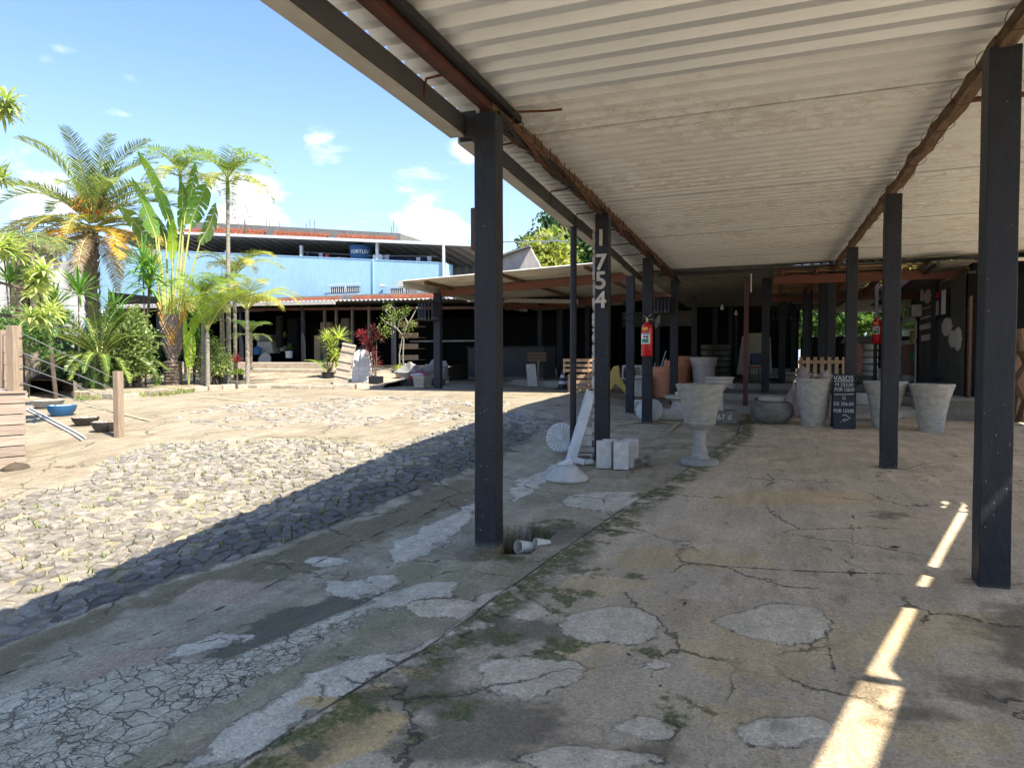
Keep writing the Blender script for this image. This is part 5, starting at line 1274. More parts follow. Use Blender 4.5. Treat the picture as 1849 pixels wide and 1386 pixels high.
# fluted rosette disc leaning
p = G(1012, 818); k = mpp(p); n = 88; rr = 27 * k
o = T('rosette_disc', 'fluted round concrete rosette leaning behind the concrete post', 'rosette', tuple(p), R(8))
mb = MB(); rings = [(0, .035), (.12, .045), (.2, .03), (.32, .03), (.92, .05), (1.0, .03), (1.0, 0)]
for f, z in rings:
    for j in range(n):
        a = 2 * PI * j / n; fl_ = (1 if (j // 2) % 2 else 0) * (.014 if .25 < f < .95 else 0); mb.v.append((rr * f * math.cos(a) if f else .0005 * math.cos(a), rr * f * math.sin(a) if f else .0005 * math.sin(a), z - fl_))
for i in range(len(rings) - 1):
    for j in range(n): mb.f.append((i * n + j, i * n + (j + 1) % n, (i + 1) * n + (j + 1) % n, (i + 1) * n + j))
M4 = Matrix.Translation((0, .08, rr)) @ Matrix.Rotation(R(74), 4, 'X')
mb.v = [tuple(M4 @ Vector(v)) for v in mb.v]; mb.build('rosette', 'concrete_white', o, smooth=True, sharp=25)
# mushroom base on the ground
lathe_thing('concrete_footing', 'flat-topped conical concrete base lying on the ground by the mossy path', 'concrete base', 1023, 866, [(38, 0), (40, 3), (38, 7), (26, 17), (20, 23), (19, 25), (5, 25.5), (4, 24)], 'concrete_cast', inner=False)
p = G(1163, 842); k = mpp(p); o = T('dumbbell_pipe', 'small concrete spool lying on its side in front of the goblet planter', 'concrete spool', tuple(p), R(60))
MB().lathe([(.0005, -.10), (.05, -.10), (.055, -.07), (.035, -.04), (.035, .03), (.065, .05), (.075, .08), (.06, .10), (.0005, .10)], 24, mtx=Matrix.Translation((0, 0, .07)) @ Matrix.Rotation(R(90), 4, 'Y')).build('spool', 'concrete_dark', o, smooth=True)
# drain pipes in the pit
for (px, py, r_, rz, lab) in ((932, 981, .055, -30, 'wider white drain pipe opening in the pit beside the nearest left post'), (962, 982, .046, -46, 'narrower cut white drain pipe in the pit')):
    p = G(px, py); p = W(px, py, 5.84 + (.05 if px > 940 else 0)); p.z -= .03 if px < 940 else -.005; o = T('drain_pipe', lab, 'pipe', tuple(p), R(rz), 'drain pipes in the pit')
    MB().lathe([(r_ * .9, .13), (r_ * .9, 0), (r_, 0), (r_, .13), (r_ * .9, .13)], 24, mtx=Matrix.Translation((0, .02, 0)) @ Matrix.Rotation(R(-104), 4, 'X')).build('pipe', 'pvc_white', o, smooth=True)
# red-brown steel post, chair and bits in the hall
p = G(1346, 712); o = MB().box(-.05, .05, -.05, .05, 0, 3.62 - p.z).build('steel_post', 'steel_redbrown', None, bevel=.004); o.location = W(1346, 715, 15.6); o.location.z = .42; tag(o, 'slim red-brown steel post with a striped top between the dark posts', 'post')
o = MB().tube([(o.location.x + .09, o.location.y, 3.5), (o.location.x + .09, o.location.y, 3.1)], .015, 8).build('lamp_tube', 'white_print', None); tag(o, 'short white tube fixed near the top of the steel post', 'tube')
def chair(p, rz):
    t_ = T('chair', 'black office chair with orange seat edge in the dark hall', 'chair', tuple(p), rz)
    MB().box(-.24, .24, -.22, .22, .42, .47).build('seat', 'plastic_orange', t_, bevel=.015)
    MB().box(-.22, .22, .18, .23, .55, .92, Matrix.Rotation(R(-6), 4, 'X')).build('backrest', 'plastic_blue', t_, bevel=.03)
    for sx in (-.2, .2):
        for sy in (-.2, .2): MB().tube([(sx, sy, 0), (sx * .95, sy * .9, .43)], .014, 8).build('leg', 'plastic_black', t_)
    MB().tube([(-.17, .2, .45), (-.17, .24, .7)], .013, 6).tube([(.17, .2, .45), (.17, .24, .7)], .013, 6).build('back_frame', 'plastic_black', t_)
def floor_pt(px, Z, z): p = W(px, 650, Z); return Vector((p.x, p.y, z))
chair(floor_pt(1362, 22.5, .95), R(-15))
o = T('draped_panel', 'tall beige cloth-covered panel leaning in the dark hall', 'panel', tuple(floor_pt(1362, 24.2, 1.12)), R(-12))
MB().add([(-.62, .12, 0), (.55, .12, 0), (.5, .0, 1.25), (.4, .0, 1.42), (-.25, .0, 1.42), (-.42, .0, 1.3), (-.62, .2, 0), (.55, .2, 0), (.5, .1, 1.25), (.4, .1, 1.42), (-.25, .1, 1.42), (-.42, .1, 1.3)],
         [(0, 1, 2, 3, 4, 5), (6, 11, 10, 9, 8, 7), (0, 6, 7, 1), (1, 7, 8, 2), (2, 8, 9, 3), (3, 9, 10, 4), (4, 10, 11, 5), (5, 11, 6, 0)]).build('cloth', 'fabric_beige', o)
t_ = T('plastic_stool', 'pale square stool with rounded legs behind the pallet', 'stool', tuple(floor_pt(1428, 21.3, .78)), R(10))
MB().box(-.27, .27, -.2, .2, .42, .48).build('seat', 'concrete_white', t_, bevel=.03)
for sx in (-.23, .23):
    for sy in (-.16, .16): MB().tube([(sx * 1.1, sy * 1.1, 0), (sx, sy, .43)], .025, 8).build('leg', 'concrete_white', t_)
o = T('black_bag', 'crumpled black bag on the hall floor beside the bluish post', 'bag', tuple(floor_pt(1394, 20.6, .80))); lump(MB(), (0, 0, .13), .2, 1.3, .8, .8, amp=.4).build('bag', 'plastic_black', o, smooth=True)
lathe_thing('small_cup', 'small white and yellow tub on the hall floor', 'tub', 0, 0, [(6, 0), (8.5, 9)], 'label_white', p=floor_pt(1322, 20.5, .80), wall=1)
mb = MB()
o = T('drum_stack', 'stack of pale ribbed round pots in the gloom left of the second extinguisher', 'pots', tuple(floor_pt(1565, 25, 1.0)))
for i in range(5): MB().lathe([(.30, .24 * i), (.36, .24 * i + .03), (.36, .24 * i + .2), (.30, .24 * i + .235)], 24).build('pot', 'bowl_stone', o, smooth=True)
lathe_thing('clay_jar', 'dark brown clay jar in the gloom beside the stack of pots', 'jar', 0, 0, [(14, 0), (17, 20), (17, 50), (12, 62)], 'wood_red', p=floor_pt(1540, 25, 1.0))
o = MB().box(-.55, .55, -.4, .4, 0, .34).build('plastic_tub', 'plastic_blue', None, bevel=.05); o.location = floor_pt(1737, 16.8, .86); tag(o, 'big dark blue tub on the raised slab before the black wall', 'tub')
t_ = T('cut_pot', 'broken pale pot with triangular sunlit pieces behind the chalkboard', 'pot', tuple(floor_pt(1562, 16.2, .44)), R(30))
MB().lathe([(.10, 0), (.2, .02), (.30, .42), (.27, .42), (.1, .06)], 24).build('pot', 'concrete_white', t_, smooth=True)
for i, (px, Z, s_, rz) in enumerate([(1640, 15.8, .3, 10), (1632, 15.4, .24, 50), (1648, 15.3, .2, 80), (1412 - 30, 17.0, .3, 20)]):
    q = floor_pt(px, Z, 0); q.z = float(gz(q.x, q.y)) + (.02 if i < 3 else .14); o = MB().prism([(-s_, -s_ * .4), (s_ * .8, -s_ * .5), (s_, s_ * .3), (-s_ * .5, s_ * .5)], 0, .035).build('broken_tile', 'terracotta_wall' if 0 else 'wood_red', None); o.location = q; o.rotation_euler = (R(4), R(3), R(rz)); tag(o, ['flat broken slab behind the rightmost vase, the farthest', 'flat broken slab behind the rightmost vase, middle', 'flat broken slab nearest the rightmost vase', 'broken slab lying on the first hall step'][i], 'broken slab', 'broken slabs on the floor')
def carved(px, Z, z, h, label):
    o = T('carved_wood', label, 'carved wood', tuple(floor_pt(px, Z, z)), 0, 'carved wooden pieces at the right edge'); mb = MB()
    mb.tube([(0, 0, 0), (.05, 0, h * .3), (-.08, 0, h * .55), (.06, 0, h * .8), (0, 0, h)], [.12, .08, .14, .07, .1], 9, jit=.2).build('trunk', 'wood_old', o, smooth=True)
carved(1836, 13.3, .5, 1.7, 'twisted brown wooden carving at the right edge, the taller'); carved(1848, 12.8, .5, 1.3, 'twisted brown wooden carving at the right edge, the shorter')
o = MB().bar((3.6, 13.2, 3.2), (7, 13.2, 3.2), .03, .05).build('wooden_batten', 'pvc_white', None); tag(o, 'pale batten spanning the dark bay at the right edge', 'batten')
o = MB().box(4.9, 9, 17.2, 17.3, .4, 3.8).build('dark_back_wall', 'black_wall', None); tag(o, 'black wall closing the bay at the right edge', 'wall')
o = MB().bar((3.35, 15.9, .58), (8.8, 15.9, .58), .2, .45).build('low_kerb_block', 'concrete_dark', None); tag(o, 'low dark concrete kerb before the raised slab on the right', 'kerb')
for i, (px, py) in enumerate(((1304, 556), (1329, 566))):
    p_ = W(px, py, 22 + i * 2); o = T('light_bulb', ('nearer' if i == 0 else 'farther') + ' small white ceiling bulb against the black hall', 'light bulb', tuple(p_), 0, 'ceiling bulbs in the hall')
    MB().lathe([(.0005, -.07), (.05, -.05), (.06, 0), (.03, .05), (.03, .10), (.0005, .10)], 16).build('bulb', 'label_white', o, smooth=True); MB().tube([(0, 0, .1), (0, 0, 3.6 - p_.z)], .006, 5).build('cord', 'cable_black', o)
# stacked pots and shelves that show faintly in the hall
for i, (px, Z) in enumerate(((1276, 24.5), (1292, 25.0), (1308, 24.8))):
    o = T('pot_stack', ['left', 'middle', 'right'][i] + ' stack of grey ribbed pots deep in the dark hall', 'pots', tuple(floor_pt(px, Z, .98)), 0, 'pot stacks deep in the hall')
    for j in range(6): MB().lathe([(.14, .2 * j), (.2, .2 * j + .02), (.2, .2 * j + .16), (.15, .2 * j + .19)], 18).build('pot', 'concrete_dark', o, smooth=True)

# ------------------------------------------------------------------ courtyard middle: cone, crates, signs
def cone(p):
    t_ = T('traffic_cone', 'black traffic cone with two pale bands beside the round pole', 'traffic cone', tuple(p)); k = mpp(p); h = 33 * k
    MB().box(-.17, .17, -.17, .17, 0, .03).build('base', 'plastic_black', t_, bevel=.01)
    pr = lambda z: .135 * (1 - z / h) + .025
    for (a, b, nm, mt) in ((.03, .28, 'sleeve', 'plastic_black'), (.28, .44, 'band', 'cloth_white'), (.44, .62, 'sleeve', 'plastic_black'), (.62, .78, 'band', 'cloth_white'), (.78, 1, 'tip', 'plastic_black')):
        MB().lathe([(pr(a * h), a * h), (pr(b * h), b * h)] + ([(.0005, b * h)] if b == 1 else []), 20).build(nm, mt, t_, smooth=True)
cone(G(1016, 702))
def crate(p, rz, s, label):
    t_ = T('wooden_crate', label, 'crate', tuple(p), rz, 'broken wooden crates by the numbered post')
    for z in (.05, .2, .35):
        for y in (-.3, .3): MB().box(-.4 * s, .4 * s, y - .01, y + .01, z * s, z * s + .09 * s).build('slat', 'wood_pallet', t_)
        for x in (-.4, .4): MB().box(x * s - .01, x * s + .01, -.29, .29, z * s, z * s + .09 * s).build('slat', 'wood_pallet', t_)
    for x in (-.38, .38):
        for y in (-.27, .27): MB().box(x * s - .02, x * s + .02, y - .02, y + .02, 0, .45 * s).build('corner_post', 'wood_pallet', t_)
g0 = W(1055, 698, 19.0); g0.z = .80
crate(g0, R(8), 1, 'slatted wooden crate on the ground behind the numbered post'); crate(g0 + Vector((-.15, .1, .46)), R(-6), .9, 'wooden crate sitting on the lower crate')
crate(g0 + Vector((.3, .9, .1)), R(25), .9, 'wooden crate tipped behind the stacked ones')
o = T('yellow_bench', 'mustard yellow carved bench leg shape beside the bluish post', 'bench', tuple(W(1112, 702, 18.0))); o.location.z = .74
MB().prism([(-.35, 0), (-.2, .0), (0, .28), (.28, .0), (.38, .02), (.12, .45), (.08, .75), (-.05, .72), (-.28, .35)], -.06, .06, Matrix.Rotation(R(90), 4, 'X')).build('body', 'yellow_paint', o, bevel=.02)
o = T('tv_box', 'old pale boxy television beside the extinguisher post', 'television', tuple(W(1143, 676, 21))); MB().box(-.3, .3, -.2, .2, -.15, .28).build('case', 'concrete_cast', o, bevel=.04); MB().box(-.24, .24, -.21, -.199, -.09, .22).build('screen', 'glass_dark', o)
p_ = floor_pt(972, 22.3, .80); t_ = T('plank_sign', 'wooden plank sign on a stake before the dark counter', 'sign', tuple(p_), R(-6))
MB().box(-.02, .02, -.02, .02, 0, .8).build('stake', 'wood_pallet', t_)
for i in range(3): MB().box(-.35, .28, -.04, -.022, .78 + .1 * i, .865 + .1 * i).build('plank', 'wood_old', t_)
p_ = floor_pt(958, 21.8, .80); t_ = T('leaning_gutter_piece', 'pale concrete channel leaning against the dark counter', 'concrete channel', tuple(p_)); MB().bar((.07, 0, 0), (-.06, .2, .68), .28, .09).build('channel', 'concrete_cast', t_)
o = T('cement_sack', 'grey sack standing in the shade of the lean-to shed', 'sack', tuple(floor_pt(997, 23.5, .98))); lump(MB(), (0, 0, .2), .22, .8, .6, 1.1, amp=.3).build('sack', 'tarp_grey', o, smooth=True)
o = T('tarp_heap', 'heap of crumpled grey tarpaulin under the far shed eave', 'tarpaulin', tuple(floor_pt(755, 23.2, .86)))
mb = MB()
for i in range(6): lump(mb, (random.uniform(-.6, .55), random.uniform(-.2, .3), random.uniform(.15, .35)), random.uniform(.28, .42), 1.2, .8, .9, 16, 10, .5, 2.5)
mb.build('tarpaulin', 'tarp_grey', o, smooth=True)
o = T('red_bundle', 'red and white bundle at the foot of the tarpaulin heap', 'bundle', tuple(floor_pt(759, 22.5, .86))); lump(MB(), (0, 0, .2), .26, 1.5, .8, .7, amp=.4).build('bundle', 'red_bundle', o, smooth=True); lump(MB(), (-.05, -.15, .28), .14, 1.6, .7, .5, amp=.3).build('white_cloth', 'cloth_white', o, smooth=True)
# planter box, black tub, leaning boards at the plant display
def boxpot(px, py, wpx, hpx, mt, label, cat='planter', name='square_planter', taper=.8):
    p = G(px, py); k = mpp(p); w = wpx * k / 2; h = hpx * k; t_ = T(name, label, cat, tuple(p + Vector((0, w, 0))), R(-12))
    for z0, z1, f in ((0, .3, 0), (.31, .62, .33), (.63, .99, .66)):
        w0, w1 = w * (taper + (1 - taper) * z0), w * (taper + (1 - taper) * z1)
        MB().add([(-w0, -w0, z0 * h), (w0, -w0, z0 * h), (w0, w0, z0 * h), (-w0, w0, z0 * h), (-w1, -w1, z1 * h), (w1, -w1, z1 * h), (w1, w1, z1 * h), (-w1, w1, z1 * h)], [(0, 3, 2, 1), (4, 5, 6, 7), (0, 1, 5, 4), (1, 2, 6, 5), (2, 3, 7, 6), (3, 0, 4, 7)]).build('tier', mt, t_, bevel=.01)
    MB().box(-w * .93, w * .93, -w * .93, w * .93, h * .97, h * 1.0).build('soil', 'soil', t_)
    return t_, k
boxpot(757, 700, 27, 23, 'fabric_beige', 'cream ridged square planter beside the corner post of the lean-to')
# ------------------------------------------------------------------ plants
def rotv(v, axis_, a): return Matrix.Rotation(a, 3, axis_) @ v
def frond(L, nl, ll, e0, e1, mt, drop=.35, fwd=.9, vee=.35, lw=.03, base=.12, taper=.55, twist=0, rach='petiole', seed=0, density_tip=1):
    """one pinnate frond: arched midrib along +X, paired leaflets; returns two meshes (leaflets, midrib)"""
    r_ = random.Random(seed); P = []; p = Vector((0, 0, 0)); n = 26
    for i in range(n + 1):
        P.append(p.copy()); f = i / n; e = e0 + (e1 - e0) * f ** 1.3; p = p + Vector((math.cos(e), 0, math.sin(e))) * (L / n)
    lf = MB()
    for i in range(nl):
        f = base + (1 - base) * (i + .5) / nl; x = f * n; k = min(int(x), n - 1); p = P[k].lerp(P[k + 1], x - k); d = (P[k + 1] - P[k]).normalized()
        up = Vector((0, 1, 0)).cross(d) * -1
        length = ll * (math.sin(PI * (f * .82 + .14)) ** .7) * r_.uniform(.85, 1.1)
        for s in (-1, 1):
            side = Vector((0, s, 0)); dr = (side + d * fwd * r_.uniform(.7, 1.2) + up * (vee + r_.uniform(-.12, .12))).normalized()
            q = p.copy(); w0 = lw * r_.uniform(.8, 1.1); pts_ = [q.copy()]
            for j in range(3):
                q = q + dr * (length / 3); dr = (dr + Vector((0, 0, -1)) * drop * (.35 + .4 * j)).normalized(); pts_.append(q.copy())
            wv = d * .5 + up * r_.uniform(-.3, .3); wv = wv.normalized()
            b = len(lf.v)
            for j, ww in enumerate((.5, 1, .75, 0.02)): lf.v += [tuple(pts_[j] - wv * w0 * ww * .5), tuple(pts_[j] + wv * w0 * ww * .5)]
            lf.f += [(b, b + 1, b + 3, b + 2), (b + 2, b + 3, b + 5, b + 4), (b + 4, b + 5, b + 7, b + 6)]
    mr = MB().tube(P[::3] + ([P[-1]] if (n % 3) else []), lambda f: .022 * (1 - f * .85) * (L / 2.2), 5)
    return lf.mesh('frond', mt), mr.mesh('midrib', rach)
def put_frond(root, fm, az, sc_=1, z=0, tilt=0, roll=0, name='frond', r0=0):
    o = link(name, fm[0], root, loc=(r0 * math.cos(az), r0 * math.sin(az), z), rot=(roll, tilt, az), scale=sc_)
    m_ = link('midrib', fm[1], o); return o
def trunk(parent, H, r0, r1, mt, bend=0, n=14, rings=False, seg=24, jit=.05, z0=0, name='trunk', bulge=None):
    P = []; R_ = []
    for i in range(seg + 1):
        f = i / seg; P.append((bend * math.sin(f * 1.6), bend * .3 * f, z0 + (H - z0) * f))
        r = r0 + (r1 - r0) * f
        if rings: r *= 1.06 if i % 2 else .96
        if bulge: r *= bulge(f)
        R_.append(r)
    return MB().tube(P, R_, n, jit=jit).build(name, mt, parent, smooth=not rings, sharp=60)
def ground_at(px, Z, zadd=0):
    p = W(px, 650, Z); return Vector((p.x, p.y, float(gz(p.x, p.y)) + zadd))

# planting bed: raised earth with kerb stones, gravel slope, low retaining walls
bed = T('planting_bed', None, None, (-14, 20, .8), kind='structure')
e = [G(225, 722), G(345, 706), G(445, 700), G(560, 702), G(640, 702), G(690, 700)]
bedpts = [G(-60, 725), G(130, 716)] + e
fr = [(p.x, p.y) for p in bedpts]
bk = [(fr[-1][0] + .3, 23.4), (-28, 23.4), (-30, fr[0][1] + 1)]
mb = MB(); rows = 14; cols = 46
for j in range(rows + 1):
    for i in range(cols + 1):
        f = i / cols * (len(fr) - 1); k = min(int(f), len(fr) - 2); u = f - k; x0, y0 = fr[k][0] * (1 - u) + fr[k + 1][0] * u, fr[k][1] * (1 - u) + fr[k + 1][1] * u
        v = (j / rows) ** 1.5; F = i / cols; bx_ = float(np.interp(F, [0, .35, 1], [-34, -30, fr[-1][0] + .3])); by_ = float(np.interp(F, [0, .35, 1], [fr[0][1] + .5, 23.4, 23.4])); x = x0 + (bx_ - x0) * v; y = y0 + (by_ - y0) * v
        zb = float(gz(x, y)); z = zb + .10 * min(1, v * 14) + .50 * max(0, (y - 18.5) / 5) ** 1.5 + .03 * mnoise.noise(Vector((x * 2, y * 2, 0)))
        if j == 0: z = zb - .05
        mb.v.append((x, y, z))
for j in range(rows):
    for i in range(cols): a = j * (cols + 1) + i; mb.f.append((a, a + 1, a + cols + 2, a + cols + 1))
m, t = newmat('bed_earth'); co = t.coord()
c = t.mix(t.ramp(t.noise(1.6, co, 6, .6), .4, .6), (.36, .28, .19), (.20, .15, .10)); c = t.mix(t.ramp(t.noise(16, co, 5, .7), .45, .65), c, (.42, .38, .31)); c = t.mix(t.ramp(t.noise(2.3, co, 6, .65), .56, .66), c, (.16, .17, .06))
t.out(t.bsdf(c, .95, 0, .15, t.bump(t.noise(30, co, 6, .7), .9, .04))); M['bed_earth'] = m
mb.build('bed_earth', 'bed_earth', bed, world=True, smooth=True)
def bedz(x, y): return float(gz(x, y)) + .12
# kerb stones on the bed's front edge
kb_ = random.Random(5)
for k in range(len(bedpts) - 2):
    a, b = Vector((*fr[k + 1], 0)), Vector((*fr[k + 2], 0)); n = max(1, int((b - a).length / .45))
    for i in range(n):
        if kb_.random() < .12: continue
        p = a.lerp(b, (i + .5) / n); z = float(gz(p.x, p.y)); w = (b - a).length / n * .46; an = math.atan2(b.y - a.y, b.x - a.x)
        m_ = Matrix.Translation((p.x, p.y + .05, z)) @ Matrix.Rotation(an + kb_.uniform(-.06, .06), 4, 'Z'); st2 = MB().box(-w, w, -.07, .08, -.05, kb_.uniform(.09, .16), m_); st2.build('kerb_stone', 'stone_tan', bed, world=True, bevel=.02)
# retaining walls at the back of the gravel slope
rt = T('retaining_wall', 'low crumbling two-step stone retaining wall behind the gravel slope', 'wall', (-13, 22, 1))
a, b = atY(400, 672, 21.8), atY(600, 672, 21.8)
MB().bar((a.x, 21.8, 1.10), (b.x + .4, 21.8, 1.10), .22, .40).build('lower_step', 'stone_tan', rt, world=True, bevel=.03); MB().bar((a.x - 4, 22.8, 1.40), (b.x - .6, 22.8, 1.40), .22, .28).build('upper_step', 'stone_tan', rt, world=True, bevel=.03)
MB().box(a.x - 12, b.x + 3, 22.9, 31, .6, 1.42).build('raised_floor', 'soil', rt, world=True)
wg = T('low_wedge_wall', 'old low wall with leaf-strewn flat top at the foot of the mossy cycad trunk', 'wall', tuple(G(90, 705)))
a, b, c_, d = G(65, 706), G(140, 712), W(132, 672, 17.4), W(52, 672, 17.6)
zt_ = a.z + .28
MB().add([(a.x, a.y, a.z - .1), (b.x, b.y, a.z - .1), (c_.x, c_.y, a.z - .1), (d.x, d.y, a.z - .1), (a.x, a.y, zt_), (b.x, b.y, zt_), (c_.x, c_.y, zt_ + .12), (d.x, d.y, zt_ + .12)], [(4, 5, 6, 7), (0, 1, 5, 4), (1, 2, 6, 5), (3, 0, 4, 7)]).build('wall', 'stone_tan', wg, world=True)
# grass strips
def grass(polypx, n, h, name='grass'):
    P = [tuple(G(x, y))[:2] for x, y in polypx]; xs_ = [p[0] for p in P]; ys_ = [p[1] for p in P]; mb = MB(); cnt = 0; r_ = random.Random(len(P) + n)
    while cnt < n:
        x, y = r_.uniform(min(xs_), max(xs_)), r_.uniform(min(ys_), max(ys_))
        if not inside(P, x, y): continue
        cnt += 1; z = float(gz(x, y)) + .0
        for _ in range(3):
            a = r_.uniform(0, 6.3); hh = h * r_.uniform(.5, 1.2); dx, dy = math.cos(a) * hh * .5, math.sin(a) * hh * .5; b = len(mb.v)
            mb.v += [(x - dy * .12, y + dx * .12, z), (x + dy * .12, y - dx * .12, z), (x + dx, y + dy, z + hh)]; mb.f.append((b, b + 1, b + 2))
    o = mb.build(name, 'grass_leaf', None); o['kind'] = 'stuff'; return o
tag(grass([(150, 712), (345, 698), (352, 708), (300, 715), (130, 724)], 2600, .11), kind='stuff')
tag(grass([(470, 690), (640, 690), (650, 702), (470, 702)], 160, .10), kind='stuff')
# weeds between the cobbles
wmb = MB(); r_ = random.Random(11)
for s in stones[:2600]:
    if r_.random() < .34:
        x, y = s[3][0]; z = float(gz(x, y)) - .03
        for _ in range(r_.randint(3, 8)):
            a = r_.uniform(0, 6.3); hh = r_.uniform(.025, .075); dx, dy = math.cos(a) * hh * .7, math.sin(a) * hh * .7; b = len(wmb.v); ox, oy = r_.uniform(-.03, .03), r_.uniform(-.03, .03)
            wmb.v += [(x + ox - dy * .15, y + oy + dx * .15, z), (x + ox + dy * .15, y + oy - dx * .15, z), (x + ox + dx, y + oy + dy, z + hh)]; wmb.f.append((b, b + 1, b + 2))
o = wmb.build('weeds', 'grass_leaf', None); o['kind'] = 'stuff'

# date palm
def date_palm():
    base = ground_at(172, 24); H = W(170, 415, 24).z - base.z
    t_ = T('date_palm', 'big date palm with dark scaly trunk, grey-green upper fronds and orange dying lower ones', 'palm tree', tuple(base))
    tr_ = trunk(t_, H, .17, .21, 'palm_trunk_rough', bend=-.1, n=14, jit=.12, seg=40)
    st = MB().add([(-.07, 0, -.05), (.07, 0, -.05), (.05, .09, .10), (-.05, .09, .10), (-.04, .02, .02), (.04, .02, .02)], [(0, 1, 2, 3), (0, 3, 4), (1, 5, 2)]).mesh('leaf_scar', 'palm_trunk_rough')
    for i in range(170):
        f = i / 170; a = i * 2.4; r = .16 + .05 * f
        link('leaf_scar', st, tr_, loc=(r * math.cos(a) - .1 * math.sin(f * 1.6), r * math.sin(a), f * H), rot=(R(12), 0, a - PI / 2), scale=1.1)
    V = {}
    V['up'] = [frond(3.9, 74, .62, R(76), R(8), 'leaf_date', .10, .9, .35, .046, seed=i) for i in (1, 2)]
    V['mid'] = [frond(3.7, 74, .64, R(46), R(-35), 'leaf_date', .14, .9, .35, .046, seed=i) for i in (3, 4)]
    V['low'] = [frond(3.7, 74, .66, R(18), R(-62), 'leaf_date_yellow', .22, .9, .2, .046, seed=i) for i in (5, 6)]
    V['or'] = [frond(2.7, 60, .5, R(6), R(-66), 'leaf_orange', .25, .8, .1, .05, seed=i) for i in (7, 8)]
    V['dry'] = [frond(2.9, 60, .5, R(-12), R(-82), 'leaf_dry', .35, .8, 0, .04, seed=i) for i in (9, 10)]
    r_ = random.Random(4)
    # azimuth 0 = world +x; picture left is about 160..200 deg, right about -20..20
    for i, (az, k, s) in enumerate([(10, 'up', .95), (75, 'up', .9), (130, 'up', .95), (185, 'up', 1.0), (240, 'up', .85), (300, 'up', .9), (340, 'up', .9), (160, 'up', .85), (35, 'up', .8),
                                    (0, 'mid', .95), (30, 'mid', 1), (60, 'mid', .9), (100, 'mid', .9), (140, 'mid', 1), (165, 'mid', 1.0), (195, 'mid', 1.02), (225, 'mid', .9), (260, 'mid', .8), (295, 'mid', .8), (325, 'mid', .9), (350, 'mid', .95),
                                    (190, 'low', 1.1), (170, 'low', 1.05), (140, 'low', 1.0), (5, 'low', .9), (15, 'low', .8), (55, 'low', .9), (110, 'low', .9), (150, 'low', 1.0), (178, 'low', 1.05), (205, 'low', 1), (235, 'low', .8), (270, 'low', .75), (310, 'low', .75), (345, 'low', .9),
                                    (200, 'or', 1.0), (230, 'or', .85), (300, 'or', .9), (330, 'or', 1.1), (355, 'or', 1.1), (265, 'or', .7),
                                    (185, 'dry', 1), (215, 'dry', 1), (250, 'dry', .8), (310, 'dry', .9), (345, 'dry', .9), (120, 'dry', .9), (60, 'dry', .9), (165, 'dry', 1.0), (280, 'dry', .8)]):
        put_frond(t_, V[k][i % 2], R(az + r_.uniform(-7, 7)), s * r_.uniform(.93, 1.05), H + {'up': .35, 'mid': .22, 'low': .05, 'or': -.1, 'dry': -.2}[k], r0=.12)
    for a in (20, 160, 250, 330, 290):
        mb = MB()
        for j in range(9):
            an = R(a) + r_.uniform(-.35, .35); L = r_.uniform(.5, .85); p0 = Vector((.2 * math.cos(an), .2 * math.sin(an), H + .45)); p1 = p0 + Vector((L * .6 * math.cos(an), L * .6 * math.sin(an), r_.uniform(.1, .6))); p2 = p1 + Vector((L * .3 * math.cos(an), L * .3 * math.sin(an), -.25)); mb.tube([p0, p1, p2], .012, 4)
        mb.build('flower_stalk', 'orange_stalk', t_)
date_palm()
PEND = []

def thin_palm(px, Z, ptop, label, H_bottom=0, cr=1.5, r0=.085, yellow=False, pxtop=None):
    base = ground_at(px, Z, .1); H = W(px, ptop, Z).z - base.z
    t_ = T('slender_palm', label, 'palm tree', tuple(base), 0, 'slender smooth-trunked palms')
    dx = (W(pxtop, ptop, Z) - W(px, ptop, Z)).length * (1 if pxtop > px else -1) if pxtop else 0
    trunk(t_, H, r0, r0 * .62, 'palm_trunk_smooth', bend=dx, n=12, jit=.02, seg=50, rings=False)
    MB().tube([(dx, dx * .3, H - .1), (dx, dx * .3, H + .5)], [.06, .045], 10).build('crownshaft', 'leaf_palm', t_, smooth=True)
    A1 = [frond(1.9, 34, .42, R(62), R(-62), 'leaf_palm', .3, .6, .35, .036, seed=20 + i) for i in range(2)]; A2 = [frond(1.7, 34, .42, R(25), R(-85), 'leaf_palm_yellow', .4, .5, .2, .036, seed=30 + i) for i in range(2)]
    r_ = random.Random(int(px))
    for i in range(9): o = put_frond(t_, A1[i % 2], i * 2.4 + r_.uniform(-.3, .3), cr / 1.5 * r_.uniform(.85, 1.08), H + .45); o.location.x += dx; o.location.y += dx * .3
    for i in range(6): o = put_frond(t_, A2[i % 2], i * 1.05 + r_.uniform(-.3, .3), cr / 1.5 * r_.uniform(.85, 1.05), H + .35); o.location.x += dx; o.location.y += dx * .3
    MB().tube([(dx, dx * .3, H + .5), (dx + .04, dx * .3, H + 1.5)], [.012, .004], 5).build('spear_leaf', 'leaf_dry', t_)
    return t_
thin_palm(412, 22.5, 352, 'slender grey-trunked palm, rightmost and tallest-looking, before the blue wall', pxtop=415, cr=1.5)
thin_palm(337, 25, 340, 'slender palm whose crown rises just behind the big fan plant', cr=1.55, pxtop=331)
thin_palm(367, 21.5, 566, 'short young palm with bright fronds between the fan plant and tall palm', cr=1.2, r0=.075)
thin_palm(402, 22.8, 545, 'palm with pinkish trunk just left of the rightmost slender palm', cr=.9, r0=.09)
